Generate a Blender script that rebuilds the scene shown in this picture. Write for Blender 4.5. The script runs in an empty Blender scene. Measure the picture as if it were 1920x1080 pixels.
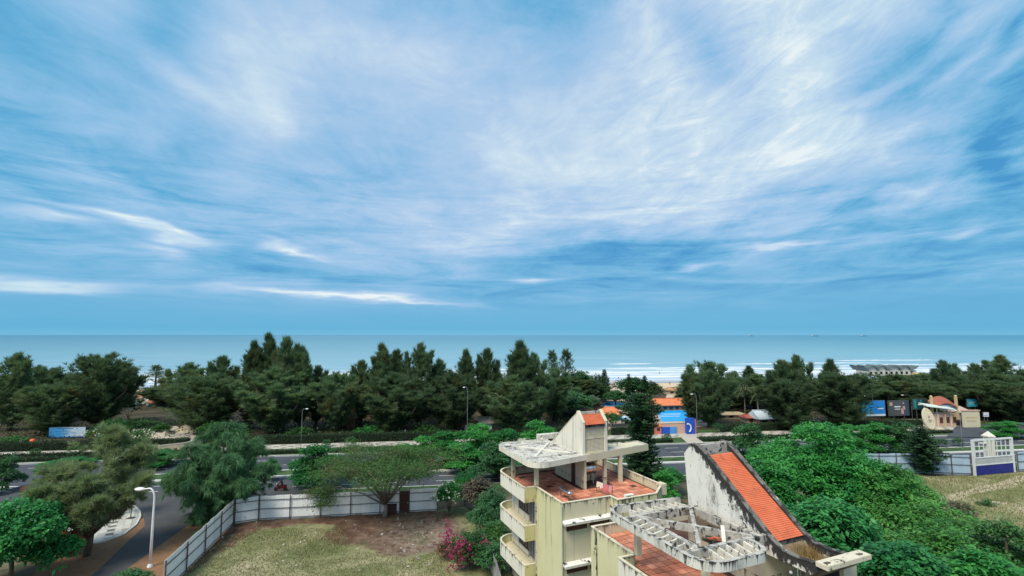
import bpy, bmesh, math, random
import numpy as np
from mathutils import Vector, Matrix
R = math.radians
scene = bpy.context.scene
COL = scene.collection
# ---------------------------------------------------------------- camera
EYE = 24.0                                   # camera height in metres
FPX = 920.0                                  # focal length in photo pixels (1920 wide)
PITCH = math.atan(88 / FPX)
cd = bpy.data.cameras.new('camera'); cam = bpy.data.objects.new('camera', cd); COL.objects.link(cam)
cd.sensor_width = 36; cd.lens = 36 * FPX / 1920
cd.clip_start = 0.2; cd.clip_end = 90000
cam.location = (0, 0, EYE); cam.rotation_euler = (R(90) + PITCH, 0, 0)
scene.camera = cam
# ---------------------------------------------------------------- view
scene.view_settings.view_transform = 'Standard'
scene.view_settings.look = 'None'
scene.view_settings.gamma = 1
scene.view_settings.exposure = 0.0
scene.view_settings.use_curve_mapping = False
# ---------------------------------------------------------------- sun
SUN_EL, SUN_AZ = R(54), R(-142)               # azimuth from +Y towards +X
sl = bpy.data.lights.new('sun', 'SUN'); sl.energy = 4.2; sl.angle = R(24); sl.color = (1.0, 0.89, 0.72)
so = bpy.data.objects.new('sun', sl); COL.objects.link(so)
sd = Vector((math.sin(SUN_AZ) * math.cos(SUN_EL), math.cos(SUN_AZ) * math.cos(SUN_EL), math.sin(SUN_EL)))
so.location = (0, 0, 200); so.rotation_euler = sd.to_track_quat('Z', 'Y').to_euler()
so['kind'] = 'helper'

def lin(r, g, b):
    f = lambda c: c / 12.92 if c <= .04045 else ((c + .055) / 1.055) ** 2.4
    return (f(r / 255), f(g / 255), f(b / 255), 1)

_c, _s = math.cos(PITCH), math.sin(PITCH)
def ray(px, py):
    r = (px - 960) / FPX; u = (540 - py) / FPX
    return Vector((r, _c - u * _s, _s + u * _c))
def G(px, py, z=0.0):                        # ground point (height z) seen at a photo pixel
    d = ray(px, py); t = (z - EYE) / d.z
    return Vector((d.x * t, d.y * t, z))
def ZY(py, Y, px=960):                       # height of a point at distance Y seen at row py
    d = ray(px, py); return EYE + d.z * Y / d.y
KC = math.tan(R(7.5))                        # the coast and road run 7.5 degrees off square
def Q(X, t, z=0.0): return Vector((X, t + KC * X, z))

# ---------------------------------------------------------------- world: sky with cloud
class NT:
    def __init__(s, tree): s.t = tree; s.n = tree.nodes; s.l = tree.links
    def new(s, ty, **k):
        n = s.n.new(ty)
        for a, b in k.items(): setattr(n, a, b)
        return n
    def put(s, sock, v):
        if isinstance(v, bpy.types.NodeSocket): s.l.new(v, sock)
        elif v is not None: sock.default_value = v
    def m(s, op, a, b=None, c=None, clamp=False):
        n = s.new('ShaderNodeMath', operation=op, use_clamp=clamp)
        s.put(n.inputs[0], a)
        if b is not None: s.put(n.inputs[1], b)
        if c is not None: s.put(n.inputs[2], c)
        return n.outputs[0]
    def xyz(s, x, y, z):
        n = s.new('ShaderNodeCombineXYZ')
        for i, v in enumerate((x, y, z)): s.put(n.inputs[i], v)
        return n.outputs[0]
    def noise(s, vec, scale, detail=6, rough=.55, dist=0.0):
        n = s.new('ShaderNodeTexNoise'); s.put(n.inputs['Vector'], vec)
        n.inputs['Scale'].default_value = scale; n.inputs['Detail'].default_value = detail
        n.inputs['Roughness'].default_value = rough; n.inputs['Distortion'].default_value = dist
        return n.outputs['Fac']
    def ramp(s, fac, stops, interp='LINEAR'):
        n = s.new('ShaderNodeValToRGB'); s.put(n.inputs[0], fac); r = n.color_ramp; r.interpolation = interp
        stops = sorted(stops, key=lambda q: q[0])
        while len(r.elements) < len(stops): r.elements.new(1)
        for e, (p, c) in zip(r.elements, stops):
            e.position = p
            e.color = (c, c, c, 1) if not isinstance(c, (tuple, list)) else (tuple(c) + (1,))[:4]
        return n.outputs[0]
    def mix(s, fac, a, b, blend='MIX'):
        n = s.new('ShaderNodeMix', data_type='RGBA', blend_type=blend)
        s.put(n.inputs[0], fac); s.put(n.inputs[6], a); s.put(n.inputs[7], b)
        return n.outputs[2]
    def rng(s, v, a, b, c=0., d=1., kind='SMOOTHSTEP'):
        n = s.new('ShaderNodeMapRange', interpolation_type=kind)
        s.put(n.inputs[0], v)
        for i, q in enumerate((a, b, c, d)): n.inputs[i + 1].default_value = q
        return n.outputs[0]

world = bpy.data.worlds.new('World'); scene.world = world; world.use_nodes = True
N = NT(world.node_tree); N.n.clear()
SKY = 0.1
def build_sky():
    tc = N.new('ShaderNodeTexCoord').outputs['Generated']
    sep = N.new('ShaderNodeSeparateXYZ'); N.put(sep.inputs[0], tc)
    x, y, z = sep.outputs
    el0 = N.m('ARCSINE', z)
    az0 = N.m('ARCTAN2', x, y)
    zz = N.m('ADD', N.m('MAXIMUM', z, 0.0), 0.10)
    cx, cy = N.m('DIVIDE', x, zz), N.m('DIVIDE', y, zz)
    P = N.xyz(cx, cy, 0)
    # streaks run towards the sea horizon
    Ps = N.xyz(N.m('MULTIPLY', cx, 1.0), N.m('MULTIPLY', cy, 0.55), 3.7)
    w1 = N.noise(P, 0.9, 4, .5)
    w2 = N.noise(N.xyz(cx, cy, 9.1), 0.9, 4, .5)
    n1 = N.noise(Ps, 1.5, 8, .58, .5)
    n2 = N.noise(N.xyz(cx, N.m('MULTIPLY', cy, .6), 17.0), 4.0, 9, .66, 1.2)
    n4 = N.noise(N.xyz(N.m('MULTIPLY', az0, 1.0), N.m('MULTIPLY', el0, 2.6), 31.0), 9.0, 9, .66, .9)
    n3 = N.noise(N.xyz(az0, N.m('MULTIPLY', el0, 8.5), 5.0), 4.2, 9, .64, .8)       # thin level streaks low down
    fall = N.rng(el0, 0.0, .35, .25, 1.0)
    az = N.m('ADD', az0, N.m('MULTIPLY', N.m('MULTIPLY', N.m('SUBTRACT', w1, .5), .34), fall))
    el = N.m('ADD', el0, N.m('MULTIPLY', N.m('MULTIPLY', N.m('SUBTRACT', w2, .5), .22), fall))
    # broad cover by elevation band, given at azimuths across the bay
    rows = [
        (606, [(0, .22), (400, .24), (960, .22), (1400, .2), (1900, .14)]),
        (545, [(0, .28), (200, .28), (500, .36), (760, .34), (960, .2), (1300, .22), (1600, .18), (1900, .18)]),
        (482, [(0, .22), (250, .26), (500, .3), (700, .42), (850, .4), (1000, .16), (1150, .12), (1300, .14), (1450, .3), (1650, .26), (1900, .24)]),
        (420, [(0, .3), (250, .34), (480, .34), (700, .52), (850, .6), (1000, .72), (1200, .74), (1350, .7), (1500, .58), (1650, .38), (1780, .44), (1900, .26)]),
        (320, [(0, .26), (180, .46), (320, .28), (450, .46), (620, .46), (720, .4), (850, .56), (1000, .78), (1120, .9), (1250, .86), (1450, .92), (1600, .8), (1750, .42), (1900, .06)]),
        (220, [(0, .2), (180, .24), (300, .56), (400, .68), (480, .78), (620, .56), (780, .5), (950, .62), (1100, .72), (1250, .82), (1400, .8), (1520, .7), (1620, .5), (1720, .26), (1900, .34)]),
        (130, [(0, .3), (160, .52), (300, .22), (440, .6), (600, .66), (800, .64), (950, .56), (1100, .52), (1220, .76), (1340, .5), (1450, .88), (1600, .74), (1720, .8), (1800, .4), (1900, .66)]),
        (20, [(0, .36), (150, .42), (280, .3), (450, .42), (620, .46), (850, .34), (1000, .26), (1120, .36), (1220, .7), (1320, .74), (1420, .86), (1520, .84), (1640, .78), (1780, .84), (1900, .34)]),
    ]
    fac = N.m('ADD', N.m('DIVIDE', az, 2 * math.pi), .5)
    v = None; prev = None
    for (py, pts) in rows:
        stops = [(0.30, .70)]
        for px, val in pts:
            d = ray(px, py); a = math.atan2(d.x, d.y) / (2 * math.pi) + .5
            stops.append((a, val))
        stops.append((0.70, .70))
        r = N.ramp(fac, stops, 'EASE')
        d = ray(960, py).normalized(); e = math.asin(d.z)
        if v is None: v = r
        else: v = N.mix(N.rng(el, prev, e), v, r)
        prev = e
    def blob(px, py, lx, ly, rot, amp):
        d = ray(px, py).normalized(); a0, e0 = math.atan2(d.x, d.y), math.asin(d.z)
        kx = 1 / FPX * (math.cos(a0) ** 2); ky = 1 / FPX * math.cos(e0) ** 2
        da, de = N.m('SUBTRACT', az, a0), N.m('SUBTRACT', el, e0)
        c, s = math.cos(R(rot)), math.sin(R(rot))
        p = N.m('DIVIDE', N.m('ADD', N.m('MULTIPLY', da, c), N.m('MULTIPLY', de, s)), lx * kx)
        q = N.m('DIVIDE', N.m('SUBTRACT', N.m('MULTIPLY', de, c), N.m('MULTIPLY', da, s)), ly * ky)
        g = N.m('EXPONENT', N.m('MULTIPLY', N.m('ADD', N.m('MULTIPLY', p, p), N.m('MULTIPLY', q, q)), -1.0))
        return N.m('MULTIPLY', g, amp)
    blobs = [  # single clouds: where, half length, half width, tilt, strength
        (485, 218, 56, 30, -28, .20), (330, 165, 150, 24, -24, .16), (150, 105, 120, 20, -22, .10),
        (230, 428, 150, 9, -8, .62), (340, 440, 70, 6, -5, .45), (90, 424, 90, 7, -9, .42), (300, 470, 60, 8, -5, .42), (560, 456, 70, 7, -7, .5),
        (70, 530, 150, 9, 0, .60), (600, 552, 190, 8, -2, .60), (760, 566, 120, 5, -3, .45), (180, 325, 90, 14, -8, .22),
        (1490, 110, 40, 60, -30, .16), (1740, 130, 130, 14, 24, .26), (1820, 140, 70, 9, 26, .22), (1640, 140, 150, 10, 24, .12), (1800, 25, 110, 18, 22, .20),
        (1620, 195, 90, 26, 22, -.30), (1660, 90, 120, 14, 20, -.22), (1850, 70, 100, 14, 22, -.26), (1340, 120, 44, 50, 10, -.16),
        (1490, 468, 80, 5, 1, .55), (1320, 507, 40, 5, 0, .5), (1780, 443, 34, 9, 6, .5), (1700, 355, 60, 7, 3, .22), (1610, 520, 110, 10, 0, -.10),
        (1150, 335, 130, 40, 8, .06), (1150, 475, 160, 14, 2, -.05), (985, 524, 40, 6, -3, .5), (1880, 300, 60, 60, 20, -.25), (620, 505, 200, 16, -6, -.12), (1060, 60, 90, 60, 0, -.14), (800, 455, 90, 14, -6, .16),
        (200, 262, 150, 34, -8, -.20), (560, 490, 120, 12, -6, -.08), (290, 62, 140, 26, -24, -.18),
    ]
    for b in blobs: v = N.m('ADD', v, blob(*b))
    hi = N.rng(el0, .02, .25)
    v = N.m('ADD', v, N.m('MULTIPLY', N.m('SUBTRACT', n1, .5), N.m('ADD', .12, N.m('MULTIPLY', hi, .42))))
    v = N.m('ADD', v, N.m('MULTIPLY', N.m('SUBTRACT', n2, .5), N.m('MULTIPLY', hi, .38)))
    v = N.m('ADD', v, N.m('MULTIPLY', N.m('SUBTRACT', n4, .5), N.m('MULTIPLY', hi, .34)))
    rot = N.xyz(N.m('ADD', N.m('MULTIPLY', az0, .94), N.m('MULTIPLY', el0, .34)), N.m('MULTIPLY', N.m('SUBTRACT', N.m('MULTIPLY', el0, .94), N.m('MULTIPLY', az0, .34)), 3.2), 47.0)
    n5 = N.noise(rot, 7.0, 10, .68, 1.0)
    rt = N.m('MULTIPLY', N.rng(az0, .05, .35), hi)
    v = N.m('ADD', v, N.m('MULTIPLY', N.m('SUBTRACT', n5, .5), N.m('MULTIPLY', rt, .75)))
    lowb = N.m('MULTIPLY', N.rng(el0, .03, .10), N.rng(el0, .22, .38, 1.0, 0.0))
    v = N.m('ADD', v, N.m('MULTIPLY', N.m('SUBTRACT', n3, .5), N.m('MULTIPLY', lowb, .95)))
    v = N.m('MAXIMUM', N.m('MINIMUM', v, 1.0), 0.0)
    C = N.ramp(v, [(0.0, lin(72, 152, 208)), (.2, lin(106, 178, 221)), (.42, lin(149, 195, 233)), (.65, lin(180, 209, 239)), (.85, lin(208, 229, 244)), (1, lin(240, 248, 251))])
    # lavender-grey in the thicker cloud, teal towards the sides
    side = N.rng(N.m('ABSOLUTE', N.m('SUBTRACT', az0, .02)), .30, .85)
    C = N.mix(N.m('MULTIPLY', side, .30), C, N.mix(1.0, C, (.80, 1.0, .98, 1), 'MULTIPLY'))
    C = N.mix(N.rng(el0, .085, .0, 0.0, .75), C, lin(88, 178, 221))
    C = N.mix(N.rng(el0, .014, .0, 0.0, .25), C, lin(150, 208, 236))
    sk = N.new('ShaderNodeTexSky', sky_type='NISHITA', sun_disc=False)
    sk.sun_elevation = SUN_EL; sk.sun_rotation = SUN_AZ; sk.air_density = 1.0; sk.dust_density = .6; sk.ozone_density = 2.0
    cloud = N.mix(1.0, C, (1 / SKY, 1 / SKY, 1 / SKY, 1), 'MULTIPLY')
    C = N.mix(.93, sk.outputs[0], cloud)
    # below the horizon the world is plain dim blue-green
    bg = N.new('ShaderNodeBackground'); N.put(bg.inputs[0], C); bg.inputs[1].default_value = SKY
    out = N.new('ShaderNodeOutputWorld'); N.l.new(bg.outputs[0], out.inputs[0])
build_sky()
world.cycles.sampling_method = 'MANUAL'; world.cycles.sample_map_resolution = 512
# ---------------------------------------------------------------- helpers
random.seed(5)
MATS = {}
def mat(name, cols, scale=1.0, rough=.8, detail=5, bump=0.0, bscale=None, stains=(), spec=.3, metal=0.0, vary=0.0, vec=(1, 1, 1), dist=0.0, lo=.3, hi=.7, drip=None, slope=None):
    """cols: colours across a noise; stains: (colour, lo, hi, scale, (x,y,z) stretch) laid over it; vary: brightness change per object"""
    if name in MATS: return MATS[name]
    m = bpy.data.materials.new(name); m.use_nodes = True; T = NT(m.node_tree); b = T.n['Principled BSDF']
    pos = T.new('ShaderNodeNewGeometry').outputs['Position']
    def sc(v):
        n = T.new('ShaderNodeVectorMath', operation='MULTIPLY'); T.put(n.inputs[0], pos); n.inputs[1].default_value = v
        return n.outputs[0]
    if len(cols) == 1: c = T.mix(0.0, cols[0] + (1,), cols[0] + (1,))
    else:
        f = T.noise(sc(vec), scale, detail, .6, dist)
        c = T.ramp(f, [(lo + (hi - lo) * i / (len(cols) - 1), q) for i, q in enumerate(cols)])
    for i, (sc_col, s_lo, s_hi, s_scale, s_vec) in enumerate(stains):
        f = T.noise(sc(s_vec), s_scale, 9, .68, .3)
        c = T.mix(T.rng(f, s_lo, s_hi), c, tuple(sc_col) + (1,))
    if drip:                                     # dirt that runs down from a ledge: colour, storey height, ledge height, reach, gain, lo, hi
        col, per, zt, reach, gain, d_lo, d_hi = drip
        z = T.new('ShaderNodeSeparateXYZ'); T.put(z.inputs[0], pos)
        d = T.m('FLOORED_MODULO', T.m('SUBTRACT', zt, z.outputs[2]), per)
        f = T.m('ADD', T.noise(sc((3.2, 3.2, .10)), 1.0, 8, .7), T.m('MULTIPLY', T.m('EXPONENT', T.m('DIVIDE', d, -reach)), gain))
        c = T.mix(T.rng(f, d_lo, d_hi), c, tuple(col) + (1,))
    if slope:                                    # mould that creeps in from a sloping edge: colour, origin, axis, z at origin, fall per metre, reach, gain, lo, hi
        col, org, axis, z0, fall, reach, gain, d_lo, d_hi = slope
        dt = T.new('ShaderNodeVectorMath', operation='DOT_PRODUCT'); sb = T.new('ShaderNodeVectorMath', operation='SUBTRACT'); T.put(sb.inputs[0], pos); sb.inputs[1].default_value = org
        T.put(dt.inputs[0], sb.outputs[0]); dt.inputs[1].default_value = axis; z = T.new('ShaderNodeSeparateXYZ'); T.put(z.inputs[0], pos)
        d = T.m('MAXIMUM', T.m('SUBTRACT', T.m('MAXIMUM', T.m('SUBTRACT', z0, T.m('MULTIPLY', dt.outputs['Value'], fall)), 12.45), z.outputs[2]), 0.0)
        f = T.m('ADD', T.m('ADD', T.m('MULTIPLY', T.noise(sc((1.6, 1.6, .8)), 1.0, 9, .7), .6), T.m('MULTIPLY', T.noise(sc((7, 7, 3.5)), 1.0, 6, .7), .4)), T.m('MULTIPLY', T.m('EXPONENT', T.m('DIVIDE', d, -reach)), gain))
        c = T.mix(T.rng(f, d_lo, d_hi), c, tuple(col) + (1,))
    if vary:
        rnd = T.new('ShaderNodeObjectInfo').outputs['Random']
        k = T.rng(rnd, 0, 1, 1 - vary, 1 + vary, 'LINEAR')
        c = T.mix(1.0, c, T.xyz(k, k, k), 'MULTIPLY')
    T.put(b.inputs['Base Color'], c); b.inputs['Roughness'].default_value = rough; b.inputs['Metallic'].default_value = metal
    b.inputs['Specular IOR Level'].default_value = spec
    if bump:
        bn = T.new('ShaderNodeBump'); bn.inputs['Strength'].default_value = bump; bn.inputs['Distance'].default_value = .05
        T.put(bn.inputs['Height'], T.noise(pos, bscale or scale * 4, 6)); T.l.new(bn.outputs[0], b.inputs['Normal'])
    MATS[name] = m; return m

def leafmat(name, dark, mid, light, trans=.30, rough=.55, vary=.22, tint=None, nscale=.35):
    if name in MATS: return MATS[name]
    m = bpy.data.materials.new(name); m.use_nodes = True; T = NT(m.node_tree); b = T.n['Principled BSDF']; out = T.n['Material Output']
    pos = T.new('ShaderNodeNewGeometry').outputs['Position']
    at = T.new('ShaderNodeAttribute', attribute_name='v').outputs['Fac']
    f = T.m('ADD', T.m('MULTIPLY', at, .55), T.m('MULTIPLY', T.noise(pos, nscale, 3), .6))
    c = T.ramp(f, [(.22, dark), (.52, mid), (.88, light)])
    if tint:
        n2 = T.noise(pos, tint[1], 3)
        c = T.mix(T.rng(n2, tint[2], tint[3]), c, tuple(tint[0]) + (1,))
    rnd = T.new('ShaderNodeObjectInfo').outputs['Random']
    k = T.rng(rnd, 0, 1, 1 - vary, 1 + vary, 'LINEAR')
    c = T.mix(1.0, c, T.xyz(k, k, k), 'MULTIPLY')
    T.put(b.inputs['Base Color'], c); b.inputs['Roughness'].default_value = rough; b.inputs['Specular IOR Level'].default_value = .25
    tr = T.new('ShaderNodeBsdfTranslucent'); T.put(tr.inputs[0], T.mix(1.0, c, (1.1, 1.15, .7, 1), 'MULTIPLY'))
    mx = T.new('ShaderNodeMixShader'); mx.inputs[0].default_value = trans
    T.l.new(b.outputs[0], mx.inputs[1]); T.l.new(tr.outputs[0], mx.inputs[2]); T.l.new(mx.outputs[0], out.inputs[0])
    MATS[name] = m; return m

def tag(o, label=None, cat=None, group=None, kind=None):
    if label: o['label'] = label
    if cat: o['category'] = cat
    if group: o['group'] = group
    if kind: o['kind'] = kind
    return o
def thing(name, label, cat, loc=(0, 0, 0), rz=0.0, group=None, scale=None):
    o = bpy.data.objects.new(name, None); COL.objects.link(o); o.location = loc; o.rotation_euler = (0, 0, rz)
    o.empty_display_size = .2
    if scale: o.scale = scale if hasattr(scale, '__len__') else (scale,) * 3
    return tag(o, label, cat, group)
def child(name, mesh, parent, loc=(0, 0, 0), rot=(0, 0, 0), label=None):
    o = bpy.data.objects.new(name, mesh); COL.objects.link(o); o.parent = parent; o.location = loc; o.rotation_euler = rot
    if label: o['label'] = label
    return o
def kids(o): return [c for c in bpy.data.objects if c.parent == o]
CH = {}
def copy_tree(o, parent=None, loc=None, rz=None, scale=None, label=None):
    c = o.copy(); COL.objects.link(c); c.parent = parent
    if loc is not None: c.location = loc
    if rz is not None: c.rotation_euler = (0, 0, rz)
    if scale is not None: c.scale = scale if hasattr(scale, '__len__') else (scale,) * 3
    if label: c['label'] = label
    for ch in o.children: copy_tree(ch, c)
    return c

class MB:
    """collects solids into one mesh; mats are given by index"""
    def __init__(s): s.v = []; s.f = []; s.mi = []; s.xf = None; s.cur = 0
    def add(s, vs, fs, mi=None):
        o = len(s.v)
        if s.xf is not None: vs = [s.xf @ Vector(q) for q in vs]
        s.v += [tuple(q) for q in vs]; s.f += [tuple(i + o for i in f) for f in fs]; s.mi += [s.cur if mi is None else mi] * len(fs)
        return s
    def box(s, x0, y0, z0, x1, y1, z1, mi=None):
        v = [(x, y, z) for z in (z0, z1) for (x, y) in ((x0, y0), (x1, y0), (x1, y1), (x0, y1))]
        return s.add(v, [(3, 2, 1, 0), (4, 5, 6, 7), (0, 1, 5, 4), (1, 2, 6, 5), (2, 3, 7, 6), (3, 0, 4, 7)], mi)
    def prism(s, pts, z0, z1, mi=None):          # pts counter-clockwise in plan
        n = len(pts); a = sum(pts[i][0] * pts[(i + 1) % n][1] - pts[(i + 1) % n][0] * pts[i][1] for i in range(n))
        if a < 0: pts = pts[::-1]
        f0 = z0 if callable(z0) else (lambda x, y: z0); f1 = z1 if callable(z1) else (lambda x, y: z1)
        v = [(x, y, f0(x, y)) for x, y in pts] + [(x, y, f1(x, y)) for x, y in pts]
        return s.add(v, [tuple(range(n))[::-1], tuple(range(n, 2 * n))] + [(i, (i + 1) % n, n + (i + 1) % n, n + i) for i in range(n)], mi)
    def side(s, pts, x0, x1, mi=None):           # outline in the (y,z) plane, thick along x
        n = len(pts); v = [(x0, y, z) for y, z in pts] + [(x1, y, z) for y, z in pts]
        a = sum(pts[i][0] * pts[(i + 1) % n][1] - pts[(i + 1) % n][0] * pts[i][1] for i in range(n))
        fs = [tuple(range(n))[::-1], tuple(range(n, 2 * n))] + [(i, (i + 1) % n, n + (i + 1) % n, n + i) for i in range(n)]
        if a < 0: fs = [f[::-1] for f in fs]
        return s.add(v, fs, mi)
    def tube(s, pts, rad, n=8, mi=None, cap=True):
        pts = [Vector(p) for p in pts]; rr = rad if hasattr(rad, '__len__') else [rad] * len(pts)
        v = []; ref = None
        for i, p in enumerate(pts):
            d = (pts[min(i + 1, len(pts) - 1)] - pts[max(i - 1, 0)]).normalized()
            if ref is None: ref = Vector((1, 0, 0)) if abs(d.x) < .8 else Vector((0, 1, 0))
            a = (ref - d * ref.dot(d)).normalized(); ref = a; b = d.cross(a)
            v += [p + (a * math.cos(2 * math.pi * k / n) + b * math.sin(2 * math.pi * k / n)) * rr[i] for k in range(n)]
        fs = [(i * n + k, i * n + (k + 1) % n, (i + 1) * n + (k + 1) % n, (i + 1) * n + k) for i in range(len(pts) - 1) for k in range(n)]
        if cap: fs += [tuple(range(n))[::-1], tuple((len(pts) - 1) * n + k for k in range(n))]
        return s.add(v, fs, mi)
    def beam(s, a, b, w, h, mi=None, up=(0, 0, 1)):   # a bar between two points, w wide, h high
        a, b = Vector(a), Vector(b); d = (b - a).normalized(); u = Vector(up); sde = d.cross(u).normalized(); u = sde.cross(d)
        v = [p + sde * (i * w / 2) + u * (j * h / 2) for p in (a, b) for (i, j) in ((-1, -1), (1, -1), (1, 1), (-1, 1))]
        return s.add(v, [(0, 1, 2, 3), (7, 6, 5, 4), (1, 0, 4, 5), (2, 1, 5, 6), (3, 2, 6, 7), (0, 3, 7, 4)], mi)
    def lathe(s, prof, n=16, c=(0, 0, 0), mi=None):
        v = [(c[0] + r * math.cos(2 * math.pi * k / n), c[1] + r * math.sin(2 * math.pi * k / n), c[2] + z) for r, z in prof for k in range(n)]
        fs = [(i * n + k, i * n + (k + 1) % n, (i + 1) * n + (k + 1) % n, (i + 1) * n + k) for i in range(len(prof) - 1) for k in range(n)]
        fs += [tuple(range(n))[::-1], tuple((len(prof) - 1) * n + k for k in range(n))]
        return s.add(v, fs, mi)
    def ball(s, c, r, n=8, mi=None):
        rx, ry, rz = r if hasattr(r, '__len__') else (r, r, r); v = []; fs = []
        for i in range(1, n):
            th = math.pi * i / n
            for k in range(2 * n):
                ph = math.pi * k / n; v.append((c[0] + rx * math.sin(th) * math.cos(ph), c[1] + ry * math.sin(th) * math.sin(ph), c[2] + rz * math.cos(th)))
        t = len(v); v += [(c[0], c[1], c[2] + rz), (c[0], c[1], c[2] - rz)]; M = 2 * n
        for i in range(n - 2):
            for k in range(M): fs.append((i * M + k, (i + 1) * M + k, (i + 1) * M + (k + 1) % M, i * M + (k + 1) % M))
        for k in range(M):
            fs.append((t, k, (k + 1) % M)); fs.append((t + 1, (n - 2) * M + (k + 1) % M, (n - 2) * M + k))
        return s.add(v, fs, mi)
    def mesh(s, name, ms, bevel=0.0, recalc=False, smooth=False):
        me = bpy.data.meshes.new(name); me.from_pydata(s.v, [], s.f)
        for m_ in (ms if isinstance(ms, (list, tuple)) else [ms]): me.materials.append(m_)
        me.polygons.foreach_set('material_index', s.mi)
        if recalc or bevel:
            bm = bmesh.new(); bm.from_mesh(me)
            if recalc: bmesh.ops.recalc_face_normals(bm, faces=bm.faces[:])
            if bevel: bmesh.ops.bevel(bm, geom=[e for e in bm.edges if len(e.link_faces) == 2 and e.calc_face_angle(0) > .6], offset=bevel, segments=2, affect='EDGES', clamp_overlap=True)
            bm.to_mesh(me); bm.free()
        if smooth: me.polygons.foreach_set('use_smooth', [True] * len(me.polygons))
        me.update(); return me
    def build(s, name, ms, parent=None, label=None, bevel=0.0, recalc=False, smooth=False, loc=(0, 0, 0), rot=(0, 0, 0)):
        o = bpy.data.objects.new(name, s.mesh(name, ms, bevel, recalc, smooth)); COL.objects.link(o); o.parent = parent; o.location = loc; o.rotation_euler = rot
        if label: o['label'] = label
        return o

def np_mesh(name, V, F, m, attr=None, smooth=False):
    """V (n,3), F (k,4) or (k,3): a big mesh straight from arrays; attr is a value per face"""
    me = bpy.data.meshes.new(name); V = np.asarray(V, np.float32); F = np.asarray(F, np.int32); k, q = F.shape
    me.vertices.add(len(V)); me.vertices.foreach_set('co', V.ravel())
    me.loops.add(k * q); me.loops.foreach_set('vertex_index', F.ravel())
    me.polygons.add(k); me.polygons.foreach_set('loop_start', np.arange(0, k * q, q, dtype=np.int32)); me.polygons.foreach_set('loop_total', np.full(k, q, np.int32))
    for m_ in (m if isinstance(m, (list, tuple)) else [m]): me.materials.append(m_)
    if attr is not None:
        a = me.attributes.new('v', 'FLOAT', 'FACE'); a.data.foreach_set('value', np.asarray(attr, np.float32))
    if smooth: me.polygons.foreach_set('use_smooth', np.ones(k, bool))
    me.update(calc_edges=True); me.validate(); return me
def sheet(name, pts, m, kind='structure', label=None):
    me = bpy.data.meshes.new(name); me.from_pydata([tuple(p) for p in pts], [], [tuple(range(len(pts)))]); me.materials.append(m); me.update()
    bm = bmesh.new(); bm.from_mesh(me); bmesh.ops.recalc_face_normals(bm, faces=bm.faces[:])
    if bm.faces[:][0].normal.z < 0: bmesh.ops.reverse_faces(bm, faces=bm.faces[:])
    bmesh.ops.triangulate(bm, faces=bm.faces[:]); bm.to_mesh(me); bm.free()
    o = bpy.data.objects.new(name, me); COL.objects.link(o); return tag(o, label, None, None, kind)
# ---------------------------------------------------------------- setting: ground, sea, beach, roads
M_ground = mat('ground_soil', [(.055, .05, .035), (.10, .085, .055), (.16, .13, .085)], .25, .95, 8, .4, 3, stains=[((.035, .055, .022), .5, .62, .35, (1, 1, 1))])
M_dirt = mat('dirt', [(.10, .058, .038), (.15, .088, .055), (.19, .12, .08)], .6, .95, 8, .5, 5)
M_dirtdark = mat('dirt_dark', [(.045, .024, .018), (.075, .040, .029), (.12, .07, .05)], .5, .95, 8, .5, 5)
M_track = mat('orange_dirt', [(.17, .085, .045), (.22, .125, .07), (.15, .085, .05)], .5, .95, 8, .4, 5)
M_asph = mat('asphalt', [(.045, .053, .068), (.058, .067, .084), (.070, .078, .094)], .18, .85, 9, .15, 20, stains=[((.045, .048, .056), .55, .72, .5, (1, .12, 1))])
M_asph2 = mat('asphalt_old', [(.046, .050, .058), (.060, .063, .070), (.085, .080, .078)], .35, .9, 9, .15, 20, stains=[((.12, .10, .08), .58, .78, .3, (1, 1, 1))])
M_paint = mat('road_paint', [(.55, .56, .55), (.72, .73, .72)], 1.5, .7, 6, stains=[((.12, .12, .13), .60, .72, 1.2, (1, 1, 1))])
M_kerb = mat('kerb_stone', [(.42, .42, .40), (.58, .58, .56)], .8, .85, 6)
M_prom = mat('promenade_paving', [(.30, .28, .25), (.42, .40, .36), (.52, .49, .44)], .5, .85, 6)
M_conc = mat('pale_concrete', [(.36, .33, .29), (.46, .42, .37)], .4, .9, 7)
M_sand = mat('beach_sand', [(.42, .33, .22), (.52, .42, .29), (.58, .48, .34)], .06, .95, 8)
M_litter = mat('leaf_litter', [(.022, .020, .012), (.045, .038, .022), (.11, .085, .055)], .12, .95, 8)

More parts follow.
